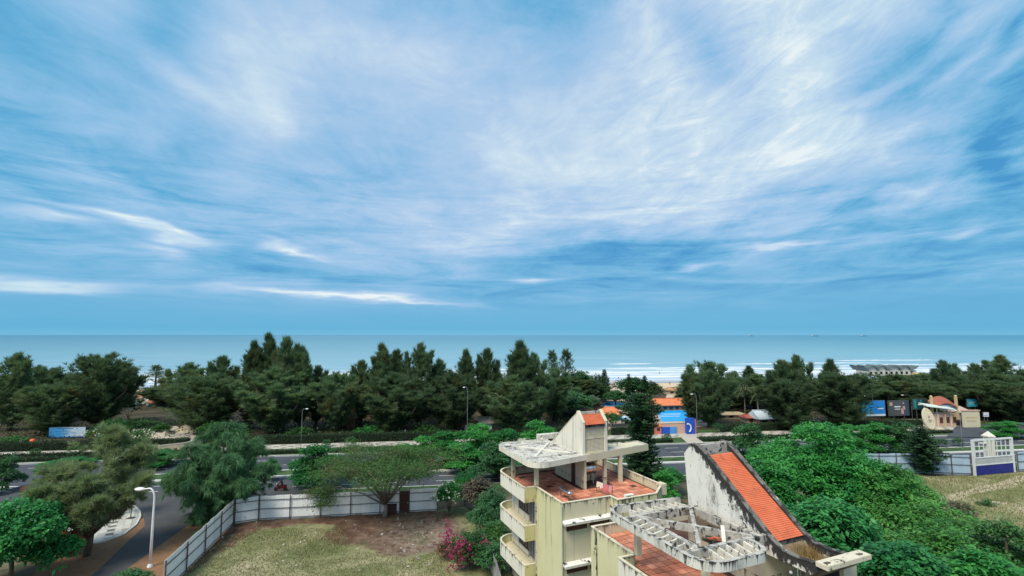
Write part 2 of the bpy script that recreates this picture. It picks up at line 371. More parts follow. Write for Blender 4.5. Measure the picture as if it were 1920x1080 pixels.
def grassfield(name='dry_grass_ground', bare=()):
    m = bpy.data.materials.new(name); m.use_nodes = True; T = NT(m.node_tree); b = T.n['Principled BSDF']
    pos = T.new('ShaderNodeNewGeometry').outputs['Position']
    a = T.noise(pos, .16, 7, .62, .4); c = T.ramp(a, [(.30, (.10, .125, .050)), (.43, (.17, .19, .088)), (.56, (.27, .265, .155)), (.70, (.38, .345, .24))])
    d = T.noise(pos, .9, 7, .65, .3); c = T.mix(T.rng(d, .55, .75), c, (.13, .10, .065, 1))
    c = T.mix(T.rng(T.noise(pos, 3.5, 5), .60, .70), c, (.36, .33, .25, 1))
    if bare:
        sp = T.new('ShaderNodeSeparateXYZ'); T.put(sp.inputs[0], pos); tot = None
        for (px, py, rx, ry, amp) in bare:
            q = G(px, py); e = T.m('ADD', T.m('POWER', T.m('ABSOLUTE', T.m('DIVIDE', T.m('SUBTRACT', sp.outputs[0], q.x), rx)), 2.0), T.m('POWER', T.m('ABSOLUTE', T.m('DIVIDE', T.m('SUBTRACT', sp.outputs[1], q.y), ry)), 2.0))
            g = T.m('MULTIPLY', T.m('EXPONENT', T.m('MULTIPLY', e, -1.0)), amp); tot = g if tot is None else T.m('ADD', tot, g)
        nz = T.noise(pos, .55, 8, .65, .5); k = T.rng(T.m('ADD', tot, T.m('MULTIPLY', T.m('SUBTRACT', nz, .5), 1.3)), .30, .62)
        dirt = T.ramp(T.noise(pos, .7, 8, .62), [(.32, (.065, .038, .028)), (.52, (.115, .070, .052)), (.72, (.22, .165, .125))])
        qa = G(800, 1005); e = T.m('ADD', T.m('POWER', T.m('ABSOLUTE', T.m('DIVIDE', T.m('SUBTRACT', sp.outputs[0], qa.x), 5.5)), 2.0), T.m('POWER', T.m('ABSOLUTE', T.m('DIVIDE', T.m('SUBTRACT', sp.outputs[1], qa.y), 6.5)), 2.0))
        dirt = T.mix(T.m('MULTIPLY', T.m('EXPONENT', T.m('MULTIPLY', e, -1.0)), T.rng(T.noise(pos, 1.3, 8, .7), .38, .58)), dirt, (.27, .22, .18, 1))
        c = T.mix(k, c, dirt)
        c = T.mix(T.m('MULTIPLY', T.rng(T.noise(pos, .33, 5, .6, .8), .52, .66), .55), c, (.10, .115, .055, 1))
    T.put(b.inputs['Base Color'], c); b.inputs['Roughness'].default_value = .95; b.inputs['Specular IOR Level'].default_value = .1
    bn = T.new('ShaderNodeBump'); bn.inputs['Strength'].default_value = .8; bn.inputs['Distance'].default_value = .15
    T.put(bn.inputs['Height'], T.noise(pos, 2.2, 8, .7)); T.l.new(bn.outputs[0], b.inputs['Normal'])
    return m
M_field = grassfield()

def sea_mat():
    m = bpy.data.materials.new('sea_water'); m.use_nodes = True; T = NT(m.node_tree); T.n.remove(T.n['Principled BSDF']); out = T.n['Material Output']
    pos = T.new('ShaderNodeNewGeometry').outputs['Position']; sp = T.new('ShaderNodeSeparateXYZ'); T.put(sp.inputs[0], pos)
    t = T.m('SUBTRACT', sp.outputs[1], T.m('MULTIPLY', sp.outputs[0], KC))
    # turbid pale shallows out to deeper teal water
    lt = T.m('LOGARITHM', t, 10.0)
    c = T.ramp(T.rng(lt, 2.40, 3.6, 0, 1, 'LINEAR'), [(0, (.36, .45, .58)), (.07, (.32, .45, .56)), (.14, (.18, .35, .46)), (.3, (.14, .32, .42)), (.5, (.098, .27, .375)), (.8, (.060, .225, .335)), (1, (.052, .21, .335))])
    al = T.xyz(T.m('MULTIPLY', T.m('ADD', sp.outputs[0], T.m('MULTIPLY', t, .1)), .010), T.m('MULTIPLY', t, .085), 0)
    s1 = T.noise(al, 1.0, 8, .6, .6)
    fade = T.rng(lt, 2.45, 3.1, 1.0, 0.25)
    c = T.mix(T.m('MULTIPLY', T.rng(s1, .54, .70), T.m('MULTIPLY', fade, .55)), c, (.08, .20, .27, 1))
    c = T.mix(T.m('MULTIPLY', T.rng(s1, .48, .32), T.m('MULTIPLY', fade, .5)), c, (.36, .50, .58, 1))
    # white water inside the breaker line
    fo = T.noise(T.xyz(T.m('MULTIPLY', sp.outputs[0], .022), T.m('MULTIPLY', t, .14), 3.0), 1.0, 9, .68, .8)
    zone = T.m('MULTIPLY', T.rng(t, 266, 284), T.rng(t, 385, 330))
    c = T.mix(T.m('MULTIPLY', T.rng(fo, .50, .60), zone), c, (.62, .68, .73, 1))
    df = T.new('ShaderNodeBsdfDiffuse'); T.put(df.inputs[0], c)
    gl = T.new('ShaderNodeBsdfGlossy'); gl.inputs[1].default_value = .28
    bn = T.new('ShaderNodeBump'); bn.inputs['Strength'].default_value = .35; bn.inputs['Distance'].default_value = .6
    T.put(bn.inputs['Height'], T.noise(T.xyz(T.m('MULTIPLY', sp.outputs[0], .06), T.m('MULTIPLY', t, .3), 0), 1.0, 6)); T.l.new(bn.outputs[0], gl.inputs[2]); T.l.new(bn.outputs[0], df.inputs[1])
    mx = T.new('ShaderNodeMixShader'); mx.inputs[0].default_value = .22
    T.l.new(df.outputs[0], mx.inputs[1]); T.l.new(gl.outputs[0], mx.inputs[2]); T.l.new(mx.outputs[0], out.inputs[0])
    return m

def strip(name, X0, X1, t0, t1, z, m, n=1): return sheet(name, [Q(X0, t0, z), Q(X1, t0, z), Q(X1, t1, z), Q(X0, t1, z)], m)
def kerbline(name, pts, w=.22, h=.14, z0=0.0, m=None):
    b = MB()
    for a, c in zip(pts[:-1], pts[1:]):
        b.beam((a[0], a[1], z0 + h / 2), (c[0], c[1], z0 + h / 2), w, h)
    return tag(b.build(name, m or M_kerb), kind='structure')

me = bpy.data.meshes.new('ground'); XS = 1500
sheet('ground', [Q(-XS, -300, 0), Q(XS, -300, 0), Q(XS, 206, 0), Q(-XS, 206, 0)], M_ground)
# beach slopes down into the water
bv = []; rowsb = [(205.5, -.004), (225, -.1), (245, -.35), (262, -.52), (300, -1.2)]
for t, z in rowsb: bv += [Q(-XS, t, z), Q(XS, t, z)]
me = bpy.data.meshes.new('beach'); me.from_pydata([tuple(v) for v in bv], [], [(2 * i, 2 * i + 1, 2 * i + 3, 2 * i + 2) for i in range(len(rowsb) - 1)]); me.materials.append(M_sand)
tag((lambda o: (COL.objects.link(o), o)[1])(bpy.data.objects.new('beach', me)), kind='structure')
sheet('sea', [Q(-70000, 250, -.45), Q(70000, 250, -.45), Q(70000, 60000, -.45), Q(-70000, 60000, -.45)], sea_mat())
# wet sand, glossy
M_wet = mat('wet_sand', [(.30, .30, .33), (.36, .37, .42)], .03, .18, 5, spec=.6)
sheet('wet_sand', [Q(-XS, 243, -.322 + .03), Q(XS, 243, -.322 + .03), Q(XS, 252, -.40), Q(-XS, 252, -.40)], M_wet)

# breakers: low ridges of white water, each a ragged strip lying along the shore
M_foam = mat('foam', [(.50, .56, .62), (.68, .72, .76)], .15, .7, 6)
rs = random.Random(11)
def wave(t0, X0, X1, w, h, name='surf_wave', jag=1.0):
    vs = []; fs = []; n = int((X1 - X0) / 4); ph = [rs.uniform(0, 6.28) for _ in range(4)]
    for i in range(n + 1):
        X = X0 + (X1 - X0) * i / n
        c = t0 + jag * (2.2 * math.sin(X * .031 + ph[0]) + 1.2 * math.sin(X * .083 + ph[1]) + .8 * math.sin(X * .21 + ph[2])) + rs.uniform(-.4, .4) * jag
        e = min(1, 6 * i / n, 6 * (n - i) / n)
        ww = w * e * (0.45 + .55 * abs(math.sin(X * .05 + ph[3])) + rs.uniform(-.15, .3)); hh = h * e * rs.uniform(.6, 1.1)
        for dt, z in ((-ww * .6, -.44), (-ww * .1, -.44 + hh), (ww * .4, -.44)): vs.append(Q(X, c + dt, z))
    for i in range(n):
        for j in range(2):
            a = i * 3 + j; fs.append((a, a + 3, a + 4, a + 1))
    me = bpy.data.meshes.new(name); me.from_pydata([tuple(v) for v in vs], [], fs); me.materials.append(M_foam); me.update()
    o = bpy.data.objects.new(name, me); COL.objects.link(o); return tag(o, kind='stuff')
for t0, w, h in ((268, 3, .12), (284, 9, .5), (297, 7, .4), (312, 9, .6), (330, 6, .5)):
    X = -420 + rs.uniform(0, 60)
    while X < 420:
        L = rs.uniform(110, 260); wave(t0 + rs.uniform(-4, 4), X, X + L, w, h); X += L * rs.uniform(.82, 1.05)
for t0, X0, X1 in ((352, 60, 190), (372, -250, -140), (405, 80, 120), (350, -60, 20), (395, 180, 330), (365, 250, 420), (430, 300, 420)): wave(t0, X0, X1, 4, .5, jag=.6)

# roads -----------------------------------------------------------------
strip('road', -700, 700, 95.3, 106.6, .008, M_asph)
strip('road', -700, -32, 78.5, 91.2, .008, M_asph); strip('road', -32, 700, 82.6, 91.2, .008, M_asph)
strip('road', -97, -74, 91.2, 95.3, .008, M_asph)                                            # gap in the median
M_kerbw = mat('white_kerb', [(.66, .67, .66), (.76, .77, .76)], 1, .8)
kerbline('kerb', [Q(-74, 91.4), Q(700, 91.4)], .35, .18, m=M_kerbw); kerbline('kerb', [Q(-74, 95.1), Q(700, 95.1)])
kerbline('kerb', [Q(-700, 91.4), Q(-97, 91.4)]); kerbline('kerb', [Q(-700, 95.1), Q(-97, 95.1)])
kerbline('kerb', [Q(-700, 106.7), Q(700, 106.7)]); kerbline('kerb', [Q(-32, 82.5), Q(700, 82.5)])
M_verge = mat('verge_grass', [(.022, .05, .018), (.04, .085, .026), (.07, .11, .04)], .5, .95, 7, .5, 6)
strip('median', -74, 700, 91.5, 95.0, .10, M_verge); strip('median', -700, -97, 91.5, 95.0, .10, M_verge)
strip('verge', -700, 700, 106.8, 112.4, .10, M_verge)
strip('pavement', -700, 700, 112.4, 116.8, .14, M_prom)
strip('verge', -700, 700, 116.8, 121, .06, M_verge)
strip('verge', -32, 700, 79.5, 82.4, .12, M_verge)
# darker pattern bands laid in the promenade
M_band = mat('promenade_dark_paving', [(.17, .155, .14), (.24, .22, .20)], .8, .85, 6)
b = MB(); X = -115
while X < 125:
    for k in range(3):
        a = Q(X + k * .9, 112.8 + k * 1.3, .1445); b.add([a, a + Vector((1.1, .14, 0)), a + Vector((1.1, 1.05, 0)), a + Vector((0, .91, 0))], [(0, 1, 2, 3)])
    X += 3.0
tag(b.build('paving_pattern', M_band), kind='stuff')
strip('forest_floor', -700, 700, 121, 203, .03, M_litter)
# lane dashes and crossings
def dashes(name, X0, X1, t, L, gap, w=.16):
    b = MB(); X = X0
    while X < X1:
        b.add([Q(X, t, .0125), Q(X + L, t, .0125), Q(X + L, t + w, .0125), Q(X, t + w, .0125)], [(0, 1, 2, 3)]); X += L + gap
    return tag(b.build(name, M_paint), kind='structure')
for t in (99.2, 102.8): dashes('lane_marking', -200, 200, t, 3, 4.5)
for t in (85.3, 88.2): dashes('lane_marking', -200, 200, t, 3, 4.5)
dashes('lane_marking', -200, 200, 106.0, 400, 1); dashes('lane_marking', -74, 200, 90.8, 300, 1); dashes('lane_marking', -74, 200, 95.7, 300, 1)
def crossing(X, w, t0, t1):
    b = MB(); t = t0
    while t < t1:
        b.add([Q(X, t, .0125), Q(X + w, t, .0125), Q(X + w, t + .5, .0125), Q(X, t + .5, .0125)], [(0, 1, 2, 3)]); t += 1.05
    return tag(b.build('crosswalk', M_paint), kind='structure')
crossing(40, 4.0, 83.2, 91); crossing(40, 4.0, 95.9, 106); crossing(-98, 3.2, 95.9, 106)
crossing(-82, 3.5, 79.2, 91)
b = MB()                                                                                     # zebra over the mouth of the side street
a0, a1 = G(178, 951), G(232, 931)
for i in range(8):
    p = a0.lerp(a1, i / 7); d = Vector((.92, .38, 0)); q = Vector((-.38, .92, 0)) * .24
    b.add([tuple(v + Vector((0, 0, .0165))) for v in (p - d * 1.7 - q, p + d * 1.7 - q, p + d * 1.7 + q, p - d * 1.7 + q)], [(0, 1, 2, 3)])
tag(b.build('crosswalk', M_paint), kind='structure')
# the side street, its dirt edges and the paved corner
ext = lambda a, c, k: a + (c - a) * k
e_l = ext(G(272, 985), G(172, 1080), 2.6); e_r = ext(G(345, 990), G(239, 1066), 3.6)
sheet('dirt_verge', [G(470, 968), G(436, 985), G(300, 1117), ext(G(436, 985), G(300, 1117), 2.2), ext(G(200, 1015), G(60, 1080), 2.5), G(60, 1080), G(120, 1025), G(262, 975), G(300, 950), G(420, 945)], M_track).location.z = .004
sheet('side_street', [G(560, 921), G(470, 928), G(425, 948), G(345, 990), G(239, 1066), e_r, e_l, G(172, 1080), G(272, 985), G(266, 958), G(240, 938), G(130, 933), G(60, 960), G(30, 955), G(30, 921)], M_asph2).location.z = .012
pav = [G(232, 944), G(252, 950), G(262, 960), G(263, 970), G(255, 985), G(232, 1003), G(200, 1015), G(178, 1020), G(110, 1022), G(90, 965), G(170, 950)]
b = MB(); b.prism([(p.x, p.y) for p in pav], 0.0, .13); corner = tag(b.build('pavement', mat('corner_paving', [(.30, .30, .28), (.38, .38, .36)], .8, .9, 6)), kind='structure')
kerbline('kerb', pav[:9], .2, .16)
# paving stones of the corner, one by one: light with dark diamonds
M_p1 = mat('paver_light', [(.40, .40, .37), (.52, .52, .48)], 1.2, .9, 6, vary=.14); M_p2 = mat('paver_dark', [(.10, .10, .095), (.16, .16, .15)], 1.2, .9, 6, vary=.14)
def inpoly(x, y, P):
    c = False
    for i in range(len(P)):
        a, d = P[i], P[i - 1]
        if (a.y > y) != (d.y > y) and x < (d.x - a.x) * (y - a.y) / (d.y - a.y) + a.x: c = not c
    return c
pb = MB(); pb.box(-.36, -.36, 0, .36, .36, .03); pm1 = pb.mesh('paver', M_p1); pm2 = pb.mesh('paver', M_p2)
ang = R(33)
for i in range(-30, 30):
    for j in range(-30, 30):
        cx, cy = -50 + (i * math.cos(ang) - j * math.sin(ang)) * .745, 64 + (i * math.sin(ang) + j * math.cos(ang)) * .745
        if all(inpoly(cx + dx, cy + dy, pav) for dx in (-.4, .4) for dy in (-.4, .4)):
            o = child('paver', pm2 if (i % 3 == 0) and (j % 2 == 0) else pm1, corner, (cx, cy, .13 + rs.uniform(-.008, .006)), (rs.uniform(-.01, .01), rs.uniform(-.01, .01), ang))
# vacant lot inside the white fence: dry grass and bare earth under the fence
lot = [G(480, 978), G(440, 983), G(302, 1117), ext(G(440, 983), G(302, 1117), 2.6), Vector((2, 28, 0)), Vector((-1, 62, 0)), G(870, 950), G(820, 957)]
BARE = [(700, 966, 8.5, 2.6, 1.0), (590, 968, 6, 2.2, .8), (505, 980, 4, 2.2, .8), (430, 1000, 3.0, 3.5, .8), (385, 1030, 2.2, 4, .75), (345, 1068, 1.6, 4, .7), (770, 985, 5.5, 4.5, .95), (690, 990, 4.5, 3.5, .9), (820, 1010, 3.6, 4.5, .7), (740, 1030, 4, 2.6, .55), (640, 1010, 3, 2, .5)]
sheet('vacant_lot', lot, grassfield('lot_ground', BARE)).location.z = .006
# field on the right
fld = [G(1480, 890), G(1530, 893), G(1828, 893), G(1935, 884), Vector((130, 88, 0)), Vector((130, 20, 0)), Vector((45, 25, 0)), Vector((48, 70, 0))]
sheet('grass_field', fld, M_field).location.z = .005
M_path = mat('field_path', [(.34, .29, .21), (.44, .39, .30)], .5, .95, 7, .3, 4)
def ribbon(name, pts, w, z, m):
    pts = [Vector(p) for p in pts]; L = []; Rr = []
    for i, p in enumerate(pts):
        d = (pts[min(i + 1, len(pts) - 1)] - pts[max(i - 1, 0)]).normalized(); n = Vector((-d.y, d.x, 0)) * w * .5 * rs.uniform(.7, 1.25)
        L.append(p + n); Rr.append(p - n)
    me = bpy.data.meshes.new(name); k = len(pts); me.from_pydata([(v.x, v.y, z) for v in L + Rr], [], [(i, k + i, k + i + 1, i + 1) for i in range(k - 1)]); me.materials.append(m)
    o = bpy.data.objects.new(name, me); COL.objects.link(o); return tag(o, kind='structure')
ribbon('path', [G(*p) for p in ((1925, 893), (1900, 903), (1880, 911), (1850, 915), (1810, 925), (1780, 934), (1740, 942))], 2.0, .011, M_path)
ribbon('path', [G(*p) for p in ((1930, 960), (1900, 945), (1860, 942), (1820, 935))], 1.4, .013, M_path)
# driveways and the street mouth on the right
sheet('driveway', [G(1266, 811), G(1303, 811), G(1306, 822), G(1322, 832), G(1290, 833), G(1280, 824)], M_conc).location.z = .152
sheet('road', [G(1775, 820), G(1793, 800), G(1850, 797), G(1930, 800), G(1945, 822)], M_asph).location.z = .158
sheet('forecourt', [G(1715, 800), G(1790, 799), G(1800, 795), G(1790, 786), G(1690, 786)], M_conc).location.z = .07
sheet('forecourt', [G(250, 846), G(330, 842), G(375, 822), G(330, 800), G(300, 803), G(250, 816), G(225, 830)], M_conc).location.z = .155
# ---------------------------------------------------------------- the two old guesthouses
TH = R(23.2)
PC = G(1054, 944.5, 10.4)                     # near corner of the first one
BU = Vector((math.cos(TH), math.sin(TH), 0)); BV = Vector((-math.sin(TH), math.cos(TH), 0))
def WB(u, v, z=0.0): return Vector((PC.x, PC.y, 0)) + BU * u + BV * v + Vector((0, 0, z))
MOULD = (.035, .036, .036)
M_yel = mat('yellow_paint', [(.50, .50, .29), (.56, .55, .34), (.60, .58, .38)], .35, .85, 6, drip=((.13, .125, .09), 60, 10.42, .55, .20, .61, .72), stains=[((.30, .29, .20), .56, .78, .6, (1, 1, .25)), ((.17, .165, .11), .56, .74, 1.6, (2.2, 2.2, .06)), ((.10, .10, .08), .64, .75, .8, (2.2, 2.2, .22))])
M_cream = mat('cream_paint', [(.54, .50, .37), (.60, .56, .42)], .35, .85, 6, drip=((.15, .14, .11), 60, 10.42, .5, .18, .61, .72), stains=[((.36, .34, .26), .55, .78, .6, (1, 1, .25)), ((.22, .20, .15), .56, .74, 1.6, (2.2, 2.2, .06)), ((.12, .11, .09), .65, .76, 1.0, (2, 2, .25))])
M_white = mat('white_paint', [(.62, .60, .52), (.70, .68, .60)], .4, .85, 6, stains=[((.40, .38, .33), .55, .75, .9, (1, 1, .3)), ((.24, .235, .21), .52, .70, 1.8, (2, 2, .07)), ((.09, .09, .085), .61, .72, 1.4, (1.6, 1.6, .3))])
M_whitem = mat('white_paint_mouldy', [(.60, .59, .52), (.70, .69, .63)], .5, .88, 6, stains=[((.36, .36, .33), .50, .66, 1.1, (1, 1, .45)), (MOULD, .565, .64, 1.6, (1, 1, .40)), (MOULD, .565, .63, 5.5, (1, 1, .6)), ((.22, .22, .20), .55, .70, 2.0, (2, 2, .06))])
M_mould = mat('mouldy_concrete', [(.36, .35, .32), (.52, .51, .47)], .8, .92, 7, stains=[((.27, .265, .25), .46, .62, 1.6, (1, 1, .6)), (MOULD, .525, .60, 2.4, (1, 1, .7)), (MOULD, .57, .65, .9, (1, 1, .7))])
M_slab = mat('stained_roof_slab', [(.50, .49, .45), (.62, .61, .57)], .8, .92, 7, stains=[((.30, .295, .28), .46, .66, .8, (1, 1, 1)), ((.14, .14, .135), .52, .64, 1.6, (1, 1, 1)), (MOULD, .55, .64, 4.5, (1, 1, 1))])
M_mouldblack = mat('black_mould_concrete', [(.10, .10, .095), (.22, .215, .20)], .9, .92, 7, stains=[(MOULD, .46, .56, 2.0, (1, 1, .7)), ((.52, .51, .47), .60, .68, 1.5, (1, 1, .7))])
M_balc = mat('balcony_paint', [(.64, .62, .54), (.72, .70, .62)], .4, .85, 6, stains=[((.42, .40, .34), .54, .74, 1.2, (1, 1, .3))], drip=((.10, .10, .085), 3.3, 10.42, .30, .20, .60, .70))
M_fin = mat('fin_paint', [(.62, .62, .57), (.72, .72, .68)], .5, .88, 6, stains=[((.42, .42, .39), .50, .68, 1.1, (1, 1, .35)), (MOULD, .60, .68, 1.1, (1, 1, .35)), (MOULD, .61, .67, 5, (1, 1, .7))], slope=(MOULD, tuple(WB(0, -5.0 - 6.1)), tuple(-BV), 16.42, .766, .75, .34, .615, .68))
M_fascia = mat('fascia_paint', [(.56, .56, .51), (.68, .68, .63)], .5, .88, 6, stains=[((.34, .34, .31), .48, .66, 1.1, (1, 1, .5)), (MOULD, .60, .66, 5.5, (1, 1, .8))], drip=(MOULD, 30, 12.92, .16, .17, .57, .66))
M_cope = mat('coping', [(.56, .52, .40), (.64, .60, .48)], .6, .85, 6, stains=[(MOULD, .555, .64, 1.6, (1, 1, 1))])
M_tile = mat('terracotta_tile', [(.40, .13, .08), (.52, .20, .125), (.62, .29, .20)], .8, .85, 7, stains=[((.09, .045, .03), .60, .72, .9, (1, 1, 1)), ((.62, .36, .25), .64, .78, 2.0, (1, 1, 1))], vary=.28)
M_screed = mat('dark_screed', [(.06, .03, .025), (.12, .06, .045)], 1.2, .95, 6)
M_red = mat('red_roof_tile', [(.50, .120, .055), (.58, .165, .082)], 1.2, .75, 7, stains=[((.34, .095, .055), .50, .70, 1.4, (1, 1, 1)), ((.16, .07, .05), .64, .74, 3.0, (1, 1, 1))])
M_brown = mat('brown_shutter', [(.075, .03, .022), (.12, .05, .038)], 1.2, .6, 5, vec=(1, 1, 8))
M_dark = mat('dark_opening', [(.015, .013, .014)], 1, .9)
M_glass = mat('dark_glass', [(.02, .022, .024), (.035, .035, .035)], .8, .12, spec=.5)
M_curt = mat('grey_curtain', [(.10, .085, .07), (.20, .17, .14), (.28, .25, .21)], 2.2, .9, 4, vec=(3, 3, .05))
M_steel = mat('stainless_steel', [(.55, .56, .57), (.70, .70, .70)], 1.5, .28, metal=1.0)
M_rust = mat('rusty_iron', [(.09, .05, .035), (.17, .10, .07)], 4, .8)
M_pipe = mat('grey_pipe', [(.34, .36, .38), (.42, .43, .45)], 3, .6)
M_dgrass = mat('dead_grass', [(.20, .14, .05), (.30, .21, .08)], 3, .9)

def arc(cx, cy, r, a0, a1, n=8): return [(cx + r * math.cos(R(a0 + (a1 - a0) * i / n)), cy + r * math.sin(R(a0 + (a1 - a0) * i / n))) for i in range(n + 1)]
def offset(path, d):
    out = []
    for i, p in enumerate(path):
        a = Vector(path[max(i - 1, 0)]); c = Vector(path[min(i + 1, len(path) - 1)]); p = Vector(p)
        n1 = (p - a).normalized() if (p - a).length > 1e-6 else None; n2 = (c - p).normalized() if (c - p).length > 1e-6 else None
        t = ((n1 or n2) + (n2 or n1)).normalized(); k = max(.5, t.dot(n1 or n2)); nrm = Vector((-t.y, t.x)) / k
        out.append(tuple(p + nrm * d))
    return out

def wallpath(b, path, th, z0, z1, mo=0, mi_=0, mt=0):
    """a wall of thickness th following a path in plan; outer (right-hand) face, inner face and top may differ in paint"""
    ins = offset(path, th); n = len(path)
    v = [(x, y, z0) for x, y in path] + [(x, y, z1) for x, y in path] + [(x, y, z0) for x, y in ins] + [(x, y, z1) for x, y in ins]
    for i in range(n - 1):
        b.add([v[i], v[i + 1], v[n + i + 1], v[n + i]], [(0, 1, 2, 3)], mo)
        b.add([v[2 * n + i], v[2 * n + i + 1], v[3 * n + i + 1], v[3 * n + i]], [(3, 2, 1, 0)], mi_)
        b.add([v[n + i], v[n + i + 1], v[3 * n + i + 1], v[3 * n + i]], [(0, 1, 2, 3)], mt)
        b.add([v[i], v[i + 1], v[2 * n + i + 1], v[2 * n + i]], [(3, 2, 1, 0)], mo)
    for i in (0, n - 1): b.add([v[i], v[n + i], v[3 * n + i], v[2 * n + i]], [(0, 1, 2, 3)], mi_)

def tiledroof(a, bq, wv, m, rows, cols):
    """overlapping pantiles as one mesh: a = top left, bq = bottom left, wv = width vector"""
    a, bq, wv = Vector(a), Vector(bq), Vector(wv); d = (bq - a); nrm = wv.cross(d).normalized()
    if nrm.z < 0: nrm = -nrm
    b = MB()
    for r in range(rows):
        jit = random.uniform(-.006, .006); p0 = a + d * (r / rows) + wv.normalized() * jit; p1 = a + d * ((r + 1.12 + random.uniform(-.05, .08)) / rows) + wv.normalized() * jit
        vs = []
        for k in range(cols * 4 + 1):
            q = wv * (k / (cols * 4)); h = (.018, .045, .05, .02)[k % 4]
            vs += [p0 + q + nrm * h, p1 + q + nrm * (h + .028), p1 + q + nrm * .004]
        fs = []
        for k in range(cols * 4): i = 3 * k; fs += [(i, i + 3, i + 4, i + 1), (i + 1, i + 4, i + 5, i + 2)]
        b.add(vs, fs)
    return b

def guesthouse(root, sg, du, two):
    rr = random.Random(3 if two else 2)
    def nb():
        b = MB(); b.xf = Matrix(((1, 0, 0, du), (0, sg, 0, 0), (0, 0, 1, 0), (0, 0, 0, 1))); return b
    def fin_(b, name, ms, parent=root, label=None, bevel=0): return b.build(name, ms, parent, label, recalc=True, bevel=bevel)
    ZF = 9.7
    # --- body
    b = nb(); b.cur = 0
    if not two: foot = [(0, 0), (4.63, 0), (4.66, -1.06), (8.77, -.95), (10.9, .9), (11.05, 11.7), (.9, 11.7), (.9, 4.8), (0, 4.8)]
    else: foot = [(0, 0), (10.9, 0), (11.05, 10.2), (7.55, 10.2), (7.55, 13.1), (4.85, 13.1), (4.85, 11.7), (.9, 11.7), (.9, 4.8), (0, 4.8)]
    b.prism(foot, 0, ZF - .05)
    fin_(b, 'wall', [M_yel])
    if not two:                                                   # the greyer front face, a render coat 12 mm proud
        b = nb(); b.box(.28, -.014, 0, 4.6, 0.0, ZF + .62); fin_(b, 'front_render', [M_cream])
    # --- loggia walls with openings, and windows/doors in them
    for k, zf in enumerate((6.4, 3.1, 0.0)):
        b = nb(); top = zf + 3.25 if k else ZF - .08
        b.box(.6, 4.82, zf, .898, 6.45, top); b.box(.6, 10.1, zf, .898, 11.7, top)
        b.box(.6, 6.45, zf + 2.5, .898, 10.1, top); b.box(.6, 7.7, zf, .898, 10.1, zf + .5)
        fin_(b, 'loggia_wall', [M_white])
        b = nb(); b.box(.70, 7.7, zf + .5, .76, 10.1, zf + .56); b.box(.70, 7.7, zf + 2.44, .76, 10.1, zf + 2.5)
        for v in (7.7, 8.28, 8.88, 9.48, 10.04): b.box(.70, v, zf + .56, .76, v + .06, zf + 2.44)
        w = fin_(b, 'window', [M_brown])
        b = nb(); b.box(.78, 7.72, zf + .52, .80, 10.08, zf + 2.48); fin_(b, 'pane', [M_curt], w)
        b = nb(); b.box(.70, 6.46, zf + .02, .76, 6.54, zf + 2.5); b.box(.70, 7.61, zf + .02, .76, 7.69, zf + 2.5); b.box(.70, 7.05, zf + .02, .75, 7.11, zf + 2.42); b.box(.70, 6.54, zf + 2.42, .76, 7.61, zf + 2.5)
        w = fin_(b, 'door', [M_pipe]); b = nb(); b.box(.78, 6.5, zf + .02, .80, 7.65, zf + 2.48); fin_(b, 'pane', [M_curt], w)
    # --- balconies, three tiers, rounded at the outer end (the top one closes the terrace)
    path = [(-.02, 4.86), (-1.13, 4.86), (-1.13, 10.3)] + arc(.37, 10.3, 1.5, 180, 90, 9) + [(1.4, 11.86)]
    path = path[::-1]
    for k, zt in enumerate((10.4, 7.1, 3.8)):
        b = nb(); wallpath(b, path, .12, zt - 1.28, zt, 0, 1, 1)
        p = fin_(b, 'balcony', [M_balc, M_yel])
        b = nb(); wallpath(b, offset(path, -.03), .18, zt + .001, zt + .06); fin_(b, 'coping', [M_cope], p)
        b = nb(); b.prism([(.88, 4.9)] + offset(path, .121)[::-1][1:] + [(.88, 11.6)], zt - 1.1, zt - .70 if k else zt - .76); fin_(b, 'balcony_floor', [M_cream if k else M_screed], p)
        # the short return wall towards the street is yellow and stained
        b = nb(); b.box(-1.13, 4.835, zt - 1.275, -.02, 4.858, zt - .002); fin_(b, 'return_wall', [mat('yellow_stained', [(.50, .46, .22), (.58, .52, .28)], .6, .85, 6, stains=[((.16, .14, .09), .56, .70, 1.2, (1, 1, .6)), (MOULD, .62, .70, 1.5, (1, 1, .6))])], p)
    # --- parapets of the terrace
    b = nb()
    wallpath(b, [(.0, .12), (.0, 4.86)][::-1], .14, ZF - .051, 10.4, 0, 1, 1)
    if not two: fp = [(0, 0), (4.63, 0), (4.66, -1.06), (8.77, -.95), (10.9, .9), (11.05, 11.8), (1.3, 11.8)]
    else: fp = [(0, 0), (11, 0), (11.05, 3)]
    wallpath(b, fp, .14, ZF - .051, 10.4, 0, 1, 1)
    pp = fin_(b, 'parapet', [M_yel, M_cream])
    b = nb(); wallpath(b, offset([(.0, .10), (.0, 4.80)][::-1], -.03), .20, 10.401, 10.45); wallpath(b, offset(fp, -.03), .20, 10.4015, 10.452)
    fin_(b, 'coping', [M_cope], pp)
    if not two:
        b = nb(); b.box(10.35, .35, 9.66, 10.95, 1.15, 10.62); fin_(b, 'parapet_pillar', [M_cream], bevel=.02)
    # --- terrace floor with tiles
    b = nb()
    if not two: b.prism([(.13, .13), (4.5, .13), (4.76, -.9), (8.7, -.8), (10.78, .95), (10.9, 11.66), (.13, 11.66)], ZF - .05, ZF - .012)
    else: b.prism([(.13, .13), (10.85, .13), (10.85, 4.4), (4.86, 4.4), (4.86, 12.4), (.13, 12.4)], ZF - .05, ZF - .012)
    fin_(b, 'terrace_floor', [M_screed])
    tb = MB(); tb.box(-.280, -.280, 0, .280, .280, .03); tm = tb.mesh('tile', M_tile)
    n = 0; S = .61
